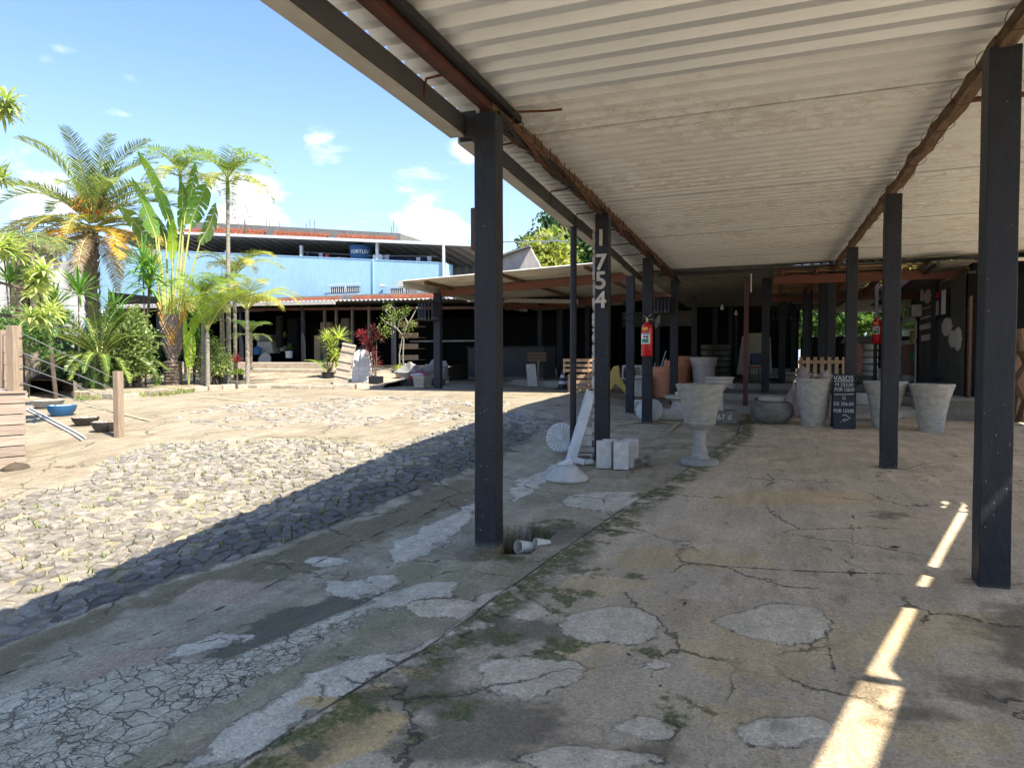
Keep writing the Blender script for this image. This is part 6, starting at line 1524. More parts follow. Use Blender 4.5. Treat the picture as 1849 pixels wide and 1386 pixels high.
def areca(px, Z, py, label, cr, n=12, H=None, mt='leaf_palm_yellow', e=(55, -50), name='bushy_palm', yb=0):
    base = ground_at(px, Z, .1); H = W(px, py, Z).z - base.z
    t_ = T(name, label, 'palm', tuple(base))
    trunk(t_, H, .07, .06, 'palm_trunk_smooth', n=10)
    A = [frond(2.0, 38, .5, R(e[0]), R(e[1]), mt, .4, .7, .25, .03, seed=40 + i + int(px)) for i in range(2)]
    for i in range(n): put_frond(t_, A[i % 2], i * 2.4, cr / 1.6 * random.uniform(.8, 1.1), H, tilt=random.uniform(-.25, .25))
    return t_
areca(447, 21.8, 560, 'drooping feathery yellow-green palm before the blue wall and far shed', 1.5, 14)
areca(425, 24.5, 500, 'fine feathery palm with dry hanging fronds above the far eave', 1.5, 10)
areca(375, 21.2, 600, 'low bright palm with broad upright fronds right of the fan plant', 1.5, 9, mt='leaf_palm', e=(75, 20))
def phoenix(px, Z, py, label, cr, n=22):
    base = ground_at(px, Z, .5); H = W(px, py, Z).z - base.z; t_ = T('dwarf_palm', label, 'palm', tuple(base))
    trunk(t_, H, .09, .10, 'palm_trunk_rough', n=10, jit=.15)
    A = [frond(1.25, 40, .26, R(70), R(-25), 'leaf_green', .15, .7, .2, .016, seed=60 + i) for i in range(2)] + [frond(1.2, 40, .26, R(25), R(-60), 'leaf_date', .2, .7, .1, .016, seed=70)]
    for i in range(n): put_frond(t_, A[i % 3], i * 2.4, cr / 1.1 * random.uniform(.8, 1.05), H)
phoenix(451, 23.8, 608, 'neat round-crowned dwarf palm in front of the dark far shed', .95)

# travellers' palm: sheaths plaited in a fan, long stalks, torn paddle leaves
def paddle(L, Wd, mt, seed, tear=.35, fold=.35, curl=.4):
    r_ = random.Random(seed); n = 22; mb = MB(); P = []; p = Vector((0, 0, 0)); d = Vector((0, 0, 1))
    for i in range(n + 1): P.append(p.copy()); d = (d + Vector((curl / n, 0, -.0))).normalized(); p = p + d * (L / n)
    for s in (-1, 1):
        i = 0
        while i < n:
            k = r_.choice((1, 2, 2, 3, 4)) ; k = min(k, n - i); droop = r_.uniform(0, .5) * tear; gap = r_.uniform(.1, .7) if r_.random() < .7 else 0
            b = len(mb.v)
            for j in range(k + 1):
                f = (i + j) / n; w = Wd * (math.sin(PI * min(max(f * .94 + .05, 0), 1)) ** .55) * (.94 + .06 * r_.random())
                q = P[i + j]; e_ = q + Vector((-fold * w * .5, s * w, -droop * w - .05)); 
                if j == k: e_ = e_ - Vector((0, 0, gap * L / n))
                m2 = q.lerp(e_, .5) + Vector((.04 * w, 0, .02)); mb.v += [tuple(q), tuple(m2), tuple(e_)]
            for j in range(k):
                a = b + j * 3
                for c2 in (0, 1): mb.f.append((a + c2, a + c2 + 1, a + 3 + c2 + 1, a + 3 + c2))
            i += k
    rib = MB().tube(P[::2], lambda f: .022 * (1 - .8 * f), 5)
    return mb.mesh('blade', mt), rib.mesh('midrib', 'petiole')
def fan_palm():
    base = G(313, 700); base.z += .05; Z = depth(base); k = Z / FPX
    t_ = T('travellers_palm', 'tall fan-shaped plant with plaited greyish sheaths, orange heart and big torn paddle leaves', 'plant', tuple(base), R(YAW))
    trunk(t_, 45 * k, 15 * k, 15 * k, 'palm_trunk_rough', n=20, jit=.04, rings=True, seg=16)
    zc = 40 * k
    # plaited sheaths
    for i in range(11):
        s = 1 if i % 2 else -1; lvl = i // 2
        z0 = zc + lvl * 11 * k; x0 = -s * 5 * k; x1 = s * (18 + lvl * 2.0) * k; z1 = z0 + (42 + lvl * 6) * k
        mb = MB(); n = 8
        for j in range(n + 1):
            f = j / n; x = x0 + (x1 - x0) * f; z = z0 + (z1 - z0) * f ** 1.15; w = (11 - 5.5 * f) * k; d = .10 - .05 * f - lvl * .012
            dx, dz = (x1 - x0), (z1 - z0); L = math.hypot(dx, dz); nx_, nz_ = -dz / L, dx / L
            mb.v += [(x + nx_ * w * .8, -d + .05, z + nz_ * w * .8), (x, -d - .035, z), (x - nx_ * w * .8, -d + .05, z - nz_ * w * .8), (x, d + .03, z)]
        for j in range(n):
            for e_ in range(4): mb.f.append((j * 4 + e_, j * 4 + (e_ + 1) % 4, j * 4 + 4 + (e_ + 1) % 4, j * 4 + 4 + e_))
        mb.build('sheath', 'sheath' if lvl < 3 else 'sheath_orange', t_, smooth=True, sharp=50)
    MB().box(-13 * k, 13 * k, -.06, .06, 60 * k, 130 * k).build('heart', 'sheath', t_)
    # leaves: (foot x at z 590, tip of stalk px, py, blade tip px, py, width m)
    px0, pyb = 313, 700
    def loc(px, py, y=0): return Vector(((px - px0) * k, y, (pyb - py) * k))
    spec = [((309, 590), (318, 445), (298, 280), .32, 'leaf_banana', 0), ((303, 580), (285, 420), (252, 325), .15, 'leaf_banana', .1), ((300, 585), (288, 430), (262, 360), .30, 'leaf_banana', -.1), ((298, 590), (273, 445), (236, 372), .42, 'leaf_banana_dark', .05),
            ((322, 580), (335, 395), (368, 300), .24, 'leaf_banana', .12), ((324, 585), (350, 410), (385, 325), .36, 'leaf_banana', -.05), ((328, 590), (365, 440), (412, 378), .44, 'leaf_banana_dark', .02), ((314, 585), (326, 420), (338, 330), .22, 'leaf_banana', .18), ((316, 590), (318, 470), (322, 400), .18, 'leaf_lime', -.12), ((306, 585), (300, 440), (290, 385), .22, 'leaf_banana_dark', .15)]
    for i, (f0, s1, b1, w, mt, y) in enumerate(spec):
        a, b, c_ = loc(*f0, 0), loc(*s1, y), loc(*b1, y * 1.5)
        mid = a.lerp(b, .5) + Vector(((b.x - a.x) * -.08, 0, 0))
        pt = MB().tube([a, mid, b], [.05, .035, .022], 8).build('stalk', 'petiole', t_, smooth=True)
        L = (c_ - b).length; bl = paddle(L, w * .80, mt, i * 3 + 1, tear=.9, curl=.55)
        d = (c_ - b).normalized(); side = Vector((0, 1, 0)) if i % 3 else Vector((.5, .8, 0)).normalized()
        # blade faces the camera roughly: local y across -> picture right-left
        yv = Vector((d.z, 0, -d.x)).normalized(); yv = (yv * math.cos(.5 * (i % 3 - 1)) + Vector((0, 1, 0)) * math.sin(.5 * (i % 3 - 1))).normalized(); yv = (yv - d * yv.dot(d)).normalized(); xv = yv.cross(d)
        m_ = Matrix(((xv.x, yv.x, d.x), (xv.y, yv.y, d.y), (xv.z, yv.z, d.z)))
        o = link('leaf_blade', bl[0], pt); o.location = b; o.rotation_euler = m_.to_euler(); o2 = link('midrib', bl[1], pt); o2.location = b; o2.rotation_euler = m_.to_euler()
    return t_
fan_palm()

# broad single leaves beside it
def big_leaf_plant(px, py, spec, label, mt='leaf_lime', name='broad_leaf_plant', group=None):
    base = G(px, py); k = mpp(base); t_ = T(name, label, 'plant', tuple(base), R(YAW), group)
    for i, (sx, sz, tx_, tz_, w) in enumerate(spec):
        b = Vector((sx * k, -.05, sz * k)); c_ = Vector((tx_ * k, 0, tz_ * k)); MB().tube([(0, 0, 0), tuple(b)], .02, 6).build('stalk', 'petiole', t_)
        bl = paddle((c_ - b).length, w * k, mt, 90 + i, tear=.05, fold=.25, curl=.15); d = (c_ - b).normalized(); yv = Vector((d.z, .35, -d.x)).normalized(); yv = (yv - d * yv.dot(d)).normalized(); xv = yv.cross(d)
        o = link('leaf', bl[0], t_); o.location = b; o.rotation_euler = Matrix(((xv.x, yv.x, d.x), (xv.y, yv.y, d.y), (xv.z, yv.z, d.z))).to_euler()
    return t_
big_leaf_plant(341, 701, [(3, 40, 6, 108, 10), (-2, 60, -5, 132, 4.5), (8, 95, 26, 150, 6), (6, 110, 16, 135, 5)], 'bright lime plant with broad backlit leaves right of the fan plant')
big_leaf_plant(284, 702, [(-2, 10, -9, 50, 3), (4, 8, 8, 30, 4), (0, 5, -3, 20, 4)], 'small broad-leaved plant at the left foot of the fan plant', 'leaf_banana')

# cycad on its mossy stump
def cycad():
    base = G(158, 708); k = mpp(base); t_ = T('cycad', 'dark glossy cycad with thick mossy trunk at the edge of the bed', 'cycad', tuple(base + Vector((0, .4, 0))))
    H = 62 * k; trunk(t_, H, 27 * k, 24 * k, 'bark', n=18, jit=.12, seg=12)
    mb = MB(); r_ = random.Random(8)
    for i in range(2600):
        a = r_.uniform(0, 6.3); z = r_.uniform(.02, 1) * H; rr = (27 - 3 * z / H) * k + .02; h = r_.uniform(.05, .13); b = len(mb.v); x, y = rr * math.cos(a), rr * math.sin(a); w = .012
        mb.v += [(x - w * math.sin(a), y + w * math.cos(a), z), (x + w * math.sin(a), y - w * math.cos(a), z), (x * 1.14, y * 1.14, z - h)]; mb.f.append((b, b + 1, b + 2))
    mb.build('moss_cover', 'leaf_green', t_, kind='stuff')
    A = [frond(1.65, 60, .17, R(68), R(2), 'leaf_cycad', .03, .9, .35, .021, seed=1), frond(1.6, 60, .17, R(38), R(-12), 'leaf_cycad', .03, .9, .35, .021, seed=2), frond(1.5, 60, .17, R(12), R(-50), 'leaf_cycad', .05, .9, .3, .021, seed=3), frond(1.2, 54, .15, R(5), R(-75), 'leaf_palm', .05, .9, .3, .021, seed=4)]
    for i in range(64): put_frond(t_, A[(0, 1, 1, 2, 2, 3)[i % 6]], i * 2.4 + r_.uniform(-.15, .15), r_.uniform(.85, 1.08) * 128 * k / 1.5, H + .05, r0=.08)
cycad()
for (px, Z, hd, lab) in [(92, 19.5, [(96, 560, 1.1), (80, 585, 1.0), (110, 590, .9)], 'mid-green bushy dracaena between the cream-striped leaves and cycad'), (55, 21.0, [(52, 500, 1.0), (66, 530, 1.1), (40, 545, 1.0)], 'tall leafy dracaena before the stained white wall'),
                         (205, 21.5, [(205, 560, 1.0), (222, 590, 1.0), (192, 600, .9)], 'leafy dracaena behind the cycad, right of the date palm trunk'), (350, 23.0, [(352, 590, 1.0), (338, 560, .9), (360, 620, .9)], 'shaded leafy dracaena behind the bright lime leaves')]:
    PEND.append((px, Z, hd, lab))
# strap-leaved rosettes
def rosette(n, L, w, e_lo, e_hi, mt, droop=.5, seed=0, name='leaves'):
    r_ = random.Random(seed); mb = MB()
    for i in range(n):
        a = i * 2.4 + r_.uniform(-.2, .2); e = R(e_lo + (e_hi - e_lo) * (i / n) + r_.uniform(-8, 8)); l = L * r_.uniform(.8, 1.1); p = Vector((0, 0, .03 * L * i / n)); d = Vector((math.cos(a) * math.cos(e), math.sin(a) * math.cos(e), math.sin(e))); side = Vector((-math.sin(a), math.cos(a), 0)); b = len(mb.v)
        for j, ww in enumerate((.45, 1, 1, .75, .04)):
            mb.v += [tuple(p - side * w * ww * .5 + Vector((0, 0, w * .15 * ww))), tuple(p), tuple(p + side * w * ww * .5 + Vector((0, 0, w * .15 * ww)))]
            p = p + d * (l / 4); d = (d + Vector((0, 0, -droop * .28))).normalized()
        for j in range(4):
            for c2 in (0, 1): q = b + j * 3 + c2; mb.f.append((q, q + 1, q + 4, q + 3))
    return mb.mesh(name, mt)
def cane_plant(px, Z, heads, label, mt, L=.55, w=.045, n=38, name='dracaena', cat='plant', stem='bark', zadd=0, droop=.45, e=(0, 80), group=None, base=None, stem_r=.02):
    base = base if base is not None else ground_at(px, Z, zadd); t_ = T(name, label, cat, tuple(base), 0, group)
    for i, (hx, hy, s) in enumerate(heads):
        h = W(hx, hy, Z) - base; mid = h * .5 + Vector((random.uniform(-.06, .06), 0, 0)); mid.x = h.x * .3
        MB().tube([(0, 0, 0), tuple(mid), tuple(h)], [stem_r * 1.2, stem_r, stem_r * .8], 7).build('stem', stem, t_, smooth=True)
        link('leaf_head', rosette(n, L * s, w * s, e[0], e[1], mt, droop, seed=i + int(px)), t_, loc=h)
    return t_
cane_plant(142, 21.5, [(142, 532, 1.15)], 'dark green spiky dracaena left of the date palm trunk', 'leaf_dracaena', .85, .06, 44, e=(-10, 82), zadd=.3)
cane_plant(262, 20.5, [(268, 520, 1.1), (258, 480, 1.0), (272, 498, 1.0)], 'tall bushy dracaena with long drooping leaves left of the fan plant', 'leaf_dracaena', .95, .06, 44, e=(-25, 85), droop=.7, zadd=.1)
cane_plant(22, 19.5, [(18, 510, 1), (8, 470, 1.0)], 'upright green spiky dracaena at the far left among dark trunks', 'leaf_dracaena', .7, .06, 40, e=(10, 85), zadd=.2)
for (px, Z, hd, lab) in PEND: cane_plant(px, Z, hd, lab, 'leaf_dracaena', .75, .07, 40, e=(-20, 85), droop=.6, zadd=.1)
# variegated trees at the left edge
def varieg(px, Z, heads, label, root=None, zadd=0):
    base = ground_at(px, Z, zadd); t_ = T('variegated_tree', label, 'tree', tuple(base), 0, 'cream-striped dracaena trees at the left edge')
    for i, pth in enumerate(heads):
        P = [Vector((0, 0, 0)) if i == 0 or 1 else 0] + [W(x, y, Z + random.uniform(-.4, .4)) - base for x, y, *_ in pth]
        MB().tube(P, [.05] + [.028] * (len(P) - 2) + [.015], 7).build('branch', 'bark', t_, smooth=True)
        for kk_, (x, y, s) in enumerate(pth[-1:]): 
            for q_ in range(4):
                hd = P[-1] + Vector((random.uniform(-.22, .22), random.uniform(-.2, .2), random.uniform(-.15, .18))) * (s if q_ else 0)
                link('leaf_head', rosette(26, .40 * s, .055 * s, -20, 75, 'leaf_cream', .8, seed=q_ * 7 + i), t_, loc=hd)
    return t_
varieg(-60, 12.5, [[(-50, 300, 1), (-15, 220, 1), (2, 205, 1.0)], [(-50, 400, 1), (-20, 330, 1), (-5, 318, .9)]], 'cream-striped leaf tree reaching in high at the left edge')
varieg(-40, 12.0, [[(-30, 540, 1), (0, 510, 1), (45, 522, 1.0), (70, 505, 1.0)], [(-30, 560, 1), (10, 570, 1), (78, 575, .8)], [(-30, 480, 1), (-10, 452, 1), (4, 445, 1.0)]], 'cream-striped leaf tree with long pale branch above the deck railing', zadd=.2)
varieg(100, 17.5, [[(90, 600, 1), (82, 560, 1.0)], [(84, 580, 1), (70, 528, 1.0)]], 'cream-striped leaf tree behind the deck railing, beside the dark trunks')
# dark slim trunks at the left
for i, (px, ptop, Z, lab) in enumerate([(38, 445, 20, 'slim dark trunk at the far left, leftmost'), (49, 450, 21, 'slim dark bare trunk, second from left'), (64, 440, 19, 'brown trunk rising behind the cream-striped leaves'), (28, 440, 22, 'thin leaning dark trunk behind the dracaena')]):
    b_ = ground_at(px, Z); t_ = T('bare_trunk', lab, 'tree', tuple(b_), 0, 'slim dark trunks at the left'); H = W(px, ptop, Z).z - b_.z
    trunk(t_, H, .13 if i == 2 else .09, .07, 'palm_trunk_rough', n=9, jit=.1)
    A = frond(1.6, 34, .36, R(30), R(-70), 'leaf_dry' if i % 2 else 'leaf_date', .4, .7, .1, .03, seed=i + 200)
    for j in range(9): put_frond(t_, A, j * 2.4, random.uniform(.7, 1), H)
# leafy masses
def leafcloud(name, label, cat, base, blobs, n, size, mt, group=None, stems=0, stem_mt='bark', seed=1, elong=1.6):
    r_ = np.random.default_rng(seed); t_ = T(name, label, cat, tuple(base), 0, group)
    V = []; F = []
    tot = sum(b[3] ** 2 for b in blobs)
    for (x, y, z, rr) in blobs:
        m_ = int(n * rr ** 2 / tot); d = r_.normal(size=(m_, 3)); d /= np.linalg.norm(d, axis=1)[:, None]; rad = rr * r_.uniform(.12, 1.3, m_) ** .7
        lobes = 1 + .28 * np.sin(d[:, 0] * 7 + x * 3) * np.cos(d[:, 1] * 6 + y) + .2 * np.sin(d[:, 2] * 9 + z)
        c = np.array([x, y, z]) + d * (rad * lobes)[:, None]
        u = r_.normal(size=(m_, 3)); u /= np.linalg.norm(u, axis=1)[:, None]; v = np.cross(u, r_.normal(size=(m_, 3))); v /= np.linalg.norm(v, axis=1)[:, None]
        s = size * r_.uniform(.6, 1.3, m_)[:, None]
        b = len(V)
        Q = np.stack([c - u * s * elong * .5, c + v * s * .5, c + u * s * elong * .5, c - v * s * .5], 1).reshape(-1, 3); base_i = len(V)
        V.extend(map(tuple, Q)); F.extend([(base_i + 4 * i, base_i + 4 * i + 1, base_i + 4 * i + 2, base_i + 4 * i + 3) for i in range(m_)])
    mb = MB(); mb.v = V; mb.f = F; mb.build('foliage', mt, t_)
    if stems:
        mb = MB(); rr = random.Random(seed)
        top = max(blobs, key=lambda q: q[2])
        for i in range(stems):
            b_ = rr.choice(blobs); a = Vector((rr.uniform(-.1, .1) * stems ** .5, rr.uniform(-.1, .1), 0)); c = Vector(b_[:3]); mb.tube([a, a.lerp(c, .5) + Vector((rr.uniform(-.1, .1), 0, .1)), c], [.03 * stem_r_scale(base), .02 * stem_r_scale(base), .008], 5)
        mb.build('stems', stem_mt, t_)
    return t_
def stem_r_scale(b): return 1.0 if depth(b) < 30 else 4.0
b_ = ground_at(240, 20.0, .1); k = 20.0 / FPX
leafcloud('shrub', 'pale green airy shrub between cycad and fan plant', 'shrub', b_, [(0, 0, 1.0, .5), (.35, 0, .6, .4), (-.3, .1, 1.3, .35), (.1, 0, 1.75, .35), (.4, 0, 1.2, .35), (-.35, 0, .6, .35), (.0, .1, 2.1, .22), (.3, 0, 1.6, .25)], 3600, .06, 'leaf_shrub', stems=9, seed=2)
b_ = ground_at(385, 22.0, .1); leafcloud('shrub', 'small twiggy olive shrub behind the potted plants by the pale trunks', 'shrub', b_, [(0, 0, .8, .45), (-.3, 0, .6, .4), (.3, 0, .6, .35), (0, 0, 1.15, .3)], 3800, .05, 'leaf_shrub', stems=12, seed=3)
b_ = ground_at(10, 15.5, .5); leafcloud('shrub', 'rounded fine green shrub behind the deck posts', 'shrub', b_, [(0, 0, 1.1, .5), (.6, .2, 1.1, .45), (-.5, 0, 1.2, .45)], 4200, .05, 'leaf_green', stems=5, seed=4)
b_ = ground_at(60, 24.0, .1); leafcloud('hedge', 'dim mixed greenery behind the cycad below the white wall', 'shrub', b_, [(-2, 0, .9, .8), (-.6, 0, 1.2, .9), (.8, 0, .8, .8), (2.2, 0, .7, .7), (3.5, .5, .8, .7), (5.0, .5, .9, .6)], 9000, .12, 'leaf_deep', stems=8, seed=5)
# trees beyond the lean-to shed
b_ = Vector((*W(1040, 650, 52).xy, 1)); tr1 = leafcloud('tree', 'dense dark green tree rising behind the lean-to shed roof', 'tree', b_, [(0, 0, 8.6, 2.5), (-2.2, 0, 7.4, 2.1), (-3.2, 0, 8.6, 1.2), (1.8, 0, 7.3, 2.2), (-1.0, 0, 10.2, 1.4), (3.5, 0, 7.0, 2.2), (.8, 0, 10.0, 1.4), (-.3, 0, 5.5, 2.2)], 26000, .26, 'leaf_deep', seed=6)
trunk(tr1, 8, .3, .12, 'bark')
b_ = Vector((*W(985, 650, 47).xy, 1)); tr2 = leafcloud('tree', 'yellow-green loose tree left of the dense dark one behind the shed', 'tree', b_, [(0, 0, 6.6, 1.5), (-1.1, 0, 6.0, 1.2), (.6, 0, 8.2, 1.1), (-.6, 0, 7.8, .9), (1.2, 0, 6.2, 1.3), (.2, 0, 4.6, 1.6)], 7000, .20, 'leaf_yellowgreen', seed=7, stems=14)
trunk(tr2, 6, .16, .08, 'bark')
b_ = Vector((*W(935, 650, 50).xy, 1)); tr3 = leafcloud('tree', 'sparse twiggy grey tree just right of the nearest left post', 'tree', b_, [(0, 0, 6.3, 1.4), (1.3, 0, 7.2, 1.2), (-1.4, 0, 5.6, 1.2), (2.0, 0, 8.6, 1.2)], 1500, .13, 'leaf_dry', seed=8, stems=40)
trunk(tr3, 6, .14, .07, 'bark')
b_ = Vector((*W(845, 650, 48).xy, 1)); leafcloud('tree', 'small bare reddish shrub tip above the lean-to roof, left of the nearest post', 'tree', b_, [(0, 0, 5.9, .8), (.9, 0, 5.6, .7)], 200, .11, 'leaf_dry', seed=9, stems=16)
b_ = Vector((*W(445, 650, 47).xy, 1)); leafcloud('tree', 'twiggy bare tree top beside the slender palm crown', 'tree', b_, [(0, 0, 10.0, .9), (-1.5, 0, 10.2, .9), (-3, 0, 10.0, .8)], 160, .10, 'leaf_dry', seed=10, stems=60)
# greenery glimpsed over the hall's back wall at the right, in daylight
b_ = Vector((*W(1530, 650, 40).xy, 1)); leafcloud('tree', 'bright sunlit foliage seen over the black back wall between the posts', 'tree', b_, [(-2.5, 0, 2.9, 1.1), (-.8, 0, 3.1, 1.2), (.8, 0, 3.3, 1.3), (2.3, 0, 3.0, 1.1), (3.6, 0, 3.4, 1.2), (-4.2, 0, 3.0, 1.0), (5.2, 0, 3.6, 1.3)], 9000, .26, 'leaf_green', seed=11)
b_ = Vector((*W(1700, 650, 34).xy, 1)); leafcloud('tree', 'bright twiggy foliage seen through the gap above the black display wall', 'tree', b_, [(0, 0, 5.3, 1.4), (2.2, 0, 5.6, 1.4), (-2.2, 0, 5.0, 1.2), (4, 0, 5.6, 1.4)], 6000, .2, 'leaf_yellowgreen', seed=12)

# pots with plants
def round_pot(p, r, h, mt='plastic_black', label='', group=None, name='plant_pot'):
    t_ = T(name, label, 'potted plant', tuple(p), 0, group)
    MB().lathe([(.0005, 0), (r * .8, 0), (r, h), (r * 1.05, h), (r * 1.05, h * .93), (r * .94, h * .93)], 20).build('pot', mt, t_, smooth=True); MB().lathe([(.0005, h * .92), (r * .95, h * .9)], 16).build('soil', 'soil', t_); return t_
for i, (px, py, lab) in enumerate([(391, 696, 'lime leafy plant in a small black pot, left of the trio on the kerb'), (405, 696, 'lime leafy plant in a small black pot, middle of the trio on the kerb'), (432, 694, 'lime leafy plant in a small black pot, right of the trio on the kerb')]):
    p = G(px, py); p.z += .10; t_ = round_pot(p, .14, .24, 'plastic_black', lab, 'small potted lime plants on the kerb')
    for q_ in range(3): link('leaves', rosette(26, .26, .06, 10, 80, 'leaf_lime', .5, seed=i * 5 + q_), t_, loc=(random.uniform(-.08, .08), random.uniform(-.08, .08), .24))
p = G(592, 694); t_ = round_pot(p, .20, .42, 'plastic_black', 'yellow-green spiky yucca in a black pot beside the leaning board', None)
for i, (hx, hy, s) in enumerate([(613, 612, 1.1), (598, 628, .9), (605, 645, .85), (612, 662, .8), (590, 612, .8)]):
    h = W(hx, hy, depth(p)) - p; MB().tube([(0, 0, .3), tuple(h * .6), tuple(h)], .02, 6).build('stem', 'bark', t_); link('leaf_head', rosette(40, .48 * s, .045, -15, 82, 'leaf_yucca', .35, seed=i), t_, loc=h)
fA = frond(1.0, 22, .26, R(60), R(-10), 'leaf_palm', .2, .8, .2, .03, seed=99)
for a in (170, 200, 140): put_frond(t_, fA, R(a), .95, .35)
def red_plant(px, py, heads, label, mt='leaf_red'):
    p = G(px, py); w_ = .17; t_ = T('red_cordyline', label, 'potted plant', tuple(p), 0, 'red-leaved cordylines')
    MB().box(-w_, w_, -w_, w_, 0, .34).build('pot', 'plastic_black', t_, bevel=.02)
    for i, (hx, hy, s) in enumerate(heads):
        h = W(hx, hy, depth(p)) - p; MB().tube([(0, 0, .2), tuple(h * .6), tuple(h)], .014, 6).build('stem', 'bark', t_); link('leaf_head', rosette(22, .34 * s, .07, -10, 82, mt, .4, seed=i + int(px)), t_, loc=h)
red_plant(679, 699, [(672, 600, 1.0), (665, 625, .9), (680, 612, .9), (668, 635, 1)], 'tall dark red cordyline in a square black pot, right of the leaning boards')
red_plant(668, 697, [(676, 655, 1.1), (668, 640, .9), (660, 618, .9), (652, 605, .8)], 'crimson cordyline leaning over the arched panel', 'leaf_pink')
p = ground_at(428, 21.3, .15); cane_plant(428, 21.3, [(428, 655, .8)], 'small pink-leaved plant low beside the slender palm', 'leaf_pink', .42, .06, 22)
cane_plant(397, 22.4, [(397, 545, .9)], 'pink-leaved head hanging beside the pinkish palm trunk', 'leaf_pink', .42, .06, 24, droop=.9)
# potted small tree in the big black tub
p = G(722, 692); t_ = T('potted_tree', 'small open-branched tree in a big black tub before the far shed', 'potted tree', tuple(p)); k = mpp(p)
MB().lathe([(.0005, 0), (13 * k, 0), (14.5 * k, 24 * k), (15.2 * k, 24 * k), (15.2 * k, 22 * k), (13.8 * k, 22 * k)], 28).build('tub', 'plastic_black', t_, smooth=True); MB().lathe([(.0005, 22 * k), (14 * k, 21.5 * k)], 20).build('soil', 'soil', t_)
def L_(x, y, dy=0): v = W(x, y, depth(p)) - p; v.y += dy; return v
brs = [[(728, 672), (729, 640), (728, 612), (727, 604)], [(727, 604), (716, 592), (700, 582), (690, 574)], [(727, 604), (737, 588), (745, 572), (752, 556)], [(716, 592), (706, 578), (698, 562)], [(716, 592), (722, 578), (735, 570)], [(722, 672), (723, 640), (727, 606)], [(700, 582), (690, 592)], [(737, 588), (730, 572), (728, 562)], [(752, 556), (765, 556)], [(698, 562), (706, 553), (716, 560)]]
for b in brs: MB().tube([L_(x, y, random.uniform(-.1, .1)) for x, y in b], [.028] + [.02] * (len(b) - 2) + [.012], 7).build('branch', 'palm_trunk_smooth', t_, smooth=True)
mb = MB()
for (x, y, r_) in ((695, 585, .28), (704, 570, .25), (688, 600, .2), (722, 566, .2), (733, 592, .2), (745, 585, .12), (700, 598, .18), (712, 577, .15), (700, 555, .16), (735, 560, .14)):
    c = L_(x, y)
    for i in range(110):
        q = c + Vector((random.gauss(0, r_ * .5), random.gauss(0, r_ * .5), random.gauss(0, r_ * .6))); a = random.uniform(0, 6.3); s = .06; b = len(mb.v); u = Vector((math.cos(a), math.sin(a), random.uniform(-1, .2))) * s; v = Vector((-math.sin(a), math.cos(a), 0)) * s * .3
        mb.v += [tuple(q), tuple(q + u * .5 + v), tuple(q + u), tuple(q + u * .5 - v)]; mb.f.append((b, b + 1, b + 2, b + 3))
mb.build('foliage', 'leaf_shrub', t_)
link('ground_leaves', rosette(40, .3, .03, -20, 80, 'leaf_yucca', .6, seed=77), t_, loc=(-.05, 0, 22 * k)); link('ground_leaves', rosette(40, .3, .03, -20, 80, 'leaf_cream', .6, seed=78), t_, loc=(.1, -.1, 22 * k))
# leaning ribbed board and arched concrete panel
p = G(612, 700); k = mpp(p); o = T('ribbed_board', 'old leaning plank board with cross battens, beside the yucca', 'board', tuple(p + Vector((.0, 0, 0))), R(10))
mm_ = Matrix.Rotation(R(11), 4, 'Y') @ Matrix.Rotation(R(-9), 4, 'X')
MB().box(-13 * k, 13 * k, 0, .04, 0, 82 * k, mm_).build('board', 'stone_tan', o, bevel=.01)
for z in (2, 20, 34, 48, 66, 78): MB().box(-13 * k, 13 * k, -.03, -.001, z * k, (z + 3) * k, mm_).build('batten', 'stone_tan', o)
p = G(650, 698); k = mpp(p); o = T('arched_panel', 'whitish arched concrete panel scored in squares, leaning by the red plants', 'panel', tuple(p + Vector((-.05, .1, 0))), R(6)); mm_ = Matrix.Rotation(R(-10), 4, 'X')
outl = lambda w, h: [(-w, 0), (w, 0)] + [(w * (1 - .0) * (1 if a < .1 else math.cos(a) ** .45), h * .72 + h * .28 * math.sin(a)) for a in np.linspace(0, PI / 2, 7)] + [(-w * math.cos(a) ** .45, h * .72 + h * .28 * math.sin(a)) for a in np.linspace(PI / 2 - .1, 0, 7)]
pr = outl(18 * k, 68 * k); n = len(pr)
MB().add([(x, 0, z) for x, z in pr] + [(x, .06, z) for x, z in pr], [tuple(range(n)), tuple(range(n, 2 * n))[::-1]] + [(i, n + i, n + (i + 1) % n, (i + 1) % n) for i in range(n)], mm_).build('panel', 'concrete_white', o)
tile = MB().box(0, 10.2 * k, -.015, 0, 0, 8.2 * k).mesh('tile', 'concrete_white')
for i in range(3):
    for j in range(7): q = mm_ @ Vector(((-16 + 10.8 * i) * k, -.002, (2 + 8.8 * j) * k)); link('tile', tile, o, loc=q, rot=(R(-10), 0, 0))
# concrete sink-like furniture, small pots on the raised floor
def small(px, py, Z, prof, mt, lab, cat='pot', name='small_pot', n=20): 
    q = W(px, py, Z); t_ = T(name, lab, cat, tuple(q)); MB().lathe([(.0005, 0)] + prof + [(prof[-1][0] * .85, prof[-1][1]), (.0005, prof[-1][1] * .8)], n).build('body', mt, t_, smooth=True); return t_
small(465, 640, 29.8, [(.14, 0), (.16, .25), (.10, .32), (.04, .36)], 'bowl_blue', 'teal plastic bottle-like pot on the raised ledge', 'bottle', 'teal_jug')
t_ = T('stone_pedestal', 'pale concrete pedestal with square top on the raised ledge', 'pedestal', tuple(W(484, 638, 30.2)))
MB().prism([(-.4, 0), (.45, 0), (.36, .5), (-.36, .5)], -.25, .25, Matrix.Rotation(R(90), 4, 'X')).build('base', 'concrete_cast', t_, bevel=.03); MB().box(-.42, .36, -.25, .25, .52, .78).build('top', 'concrete_dark', t_, bevel=.02)
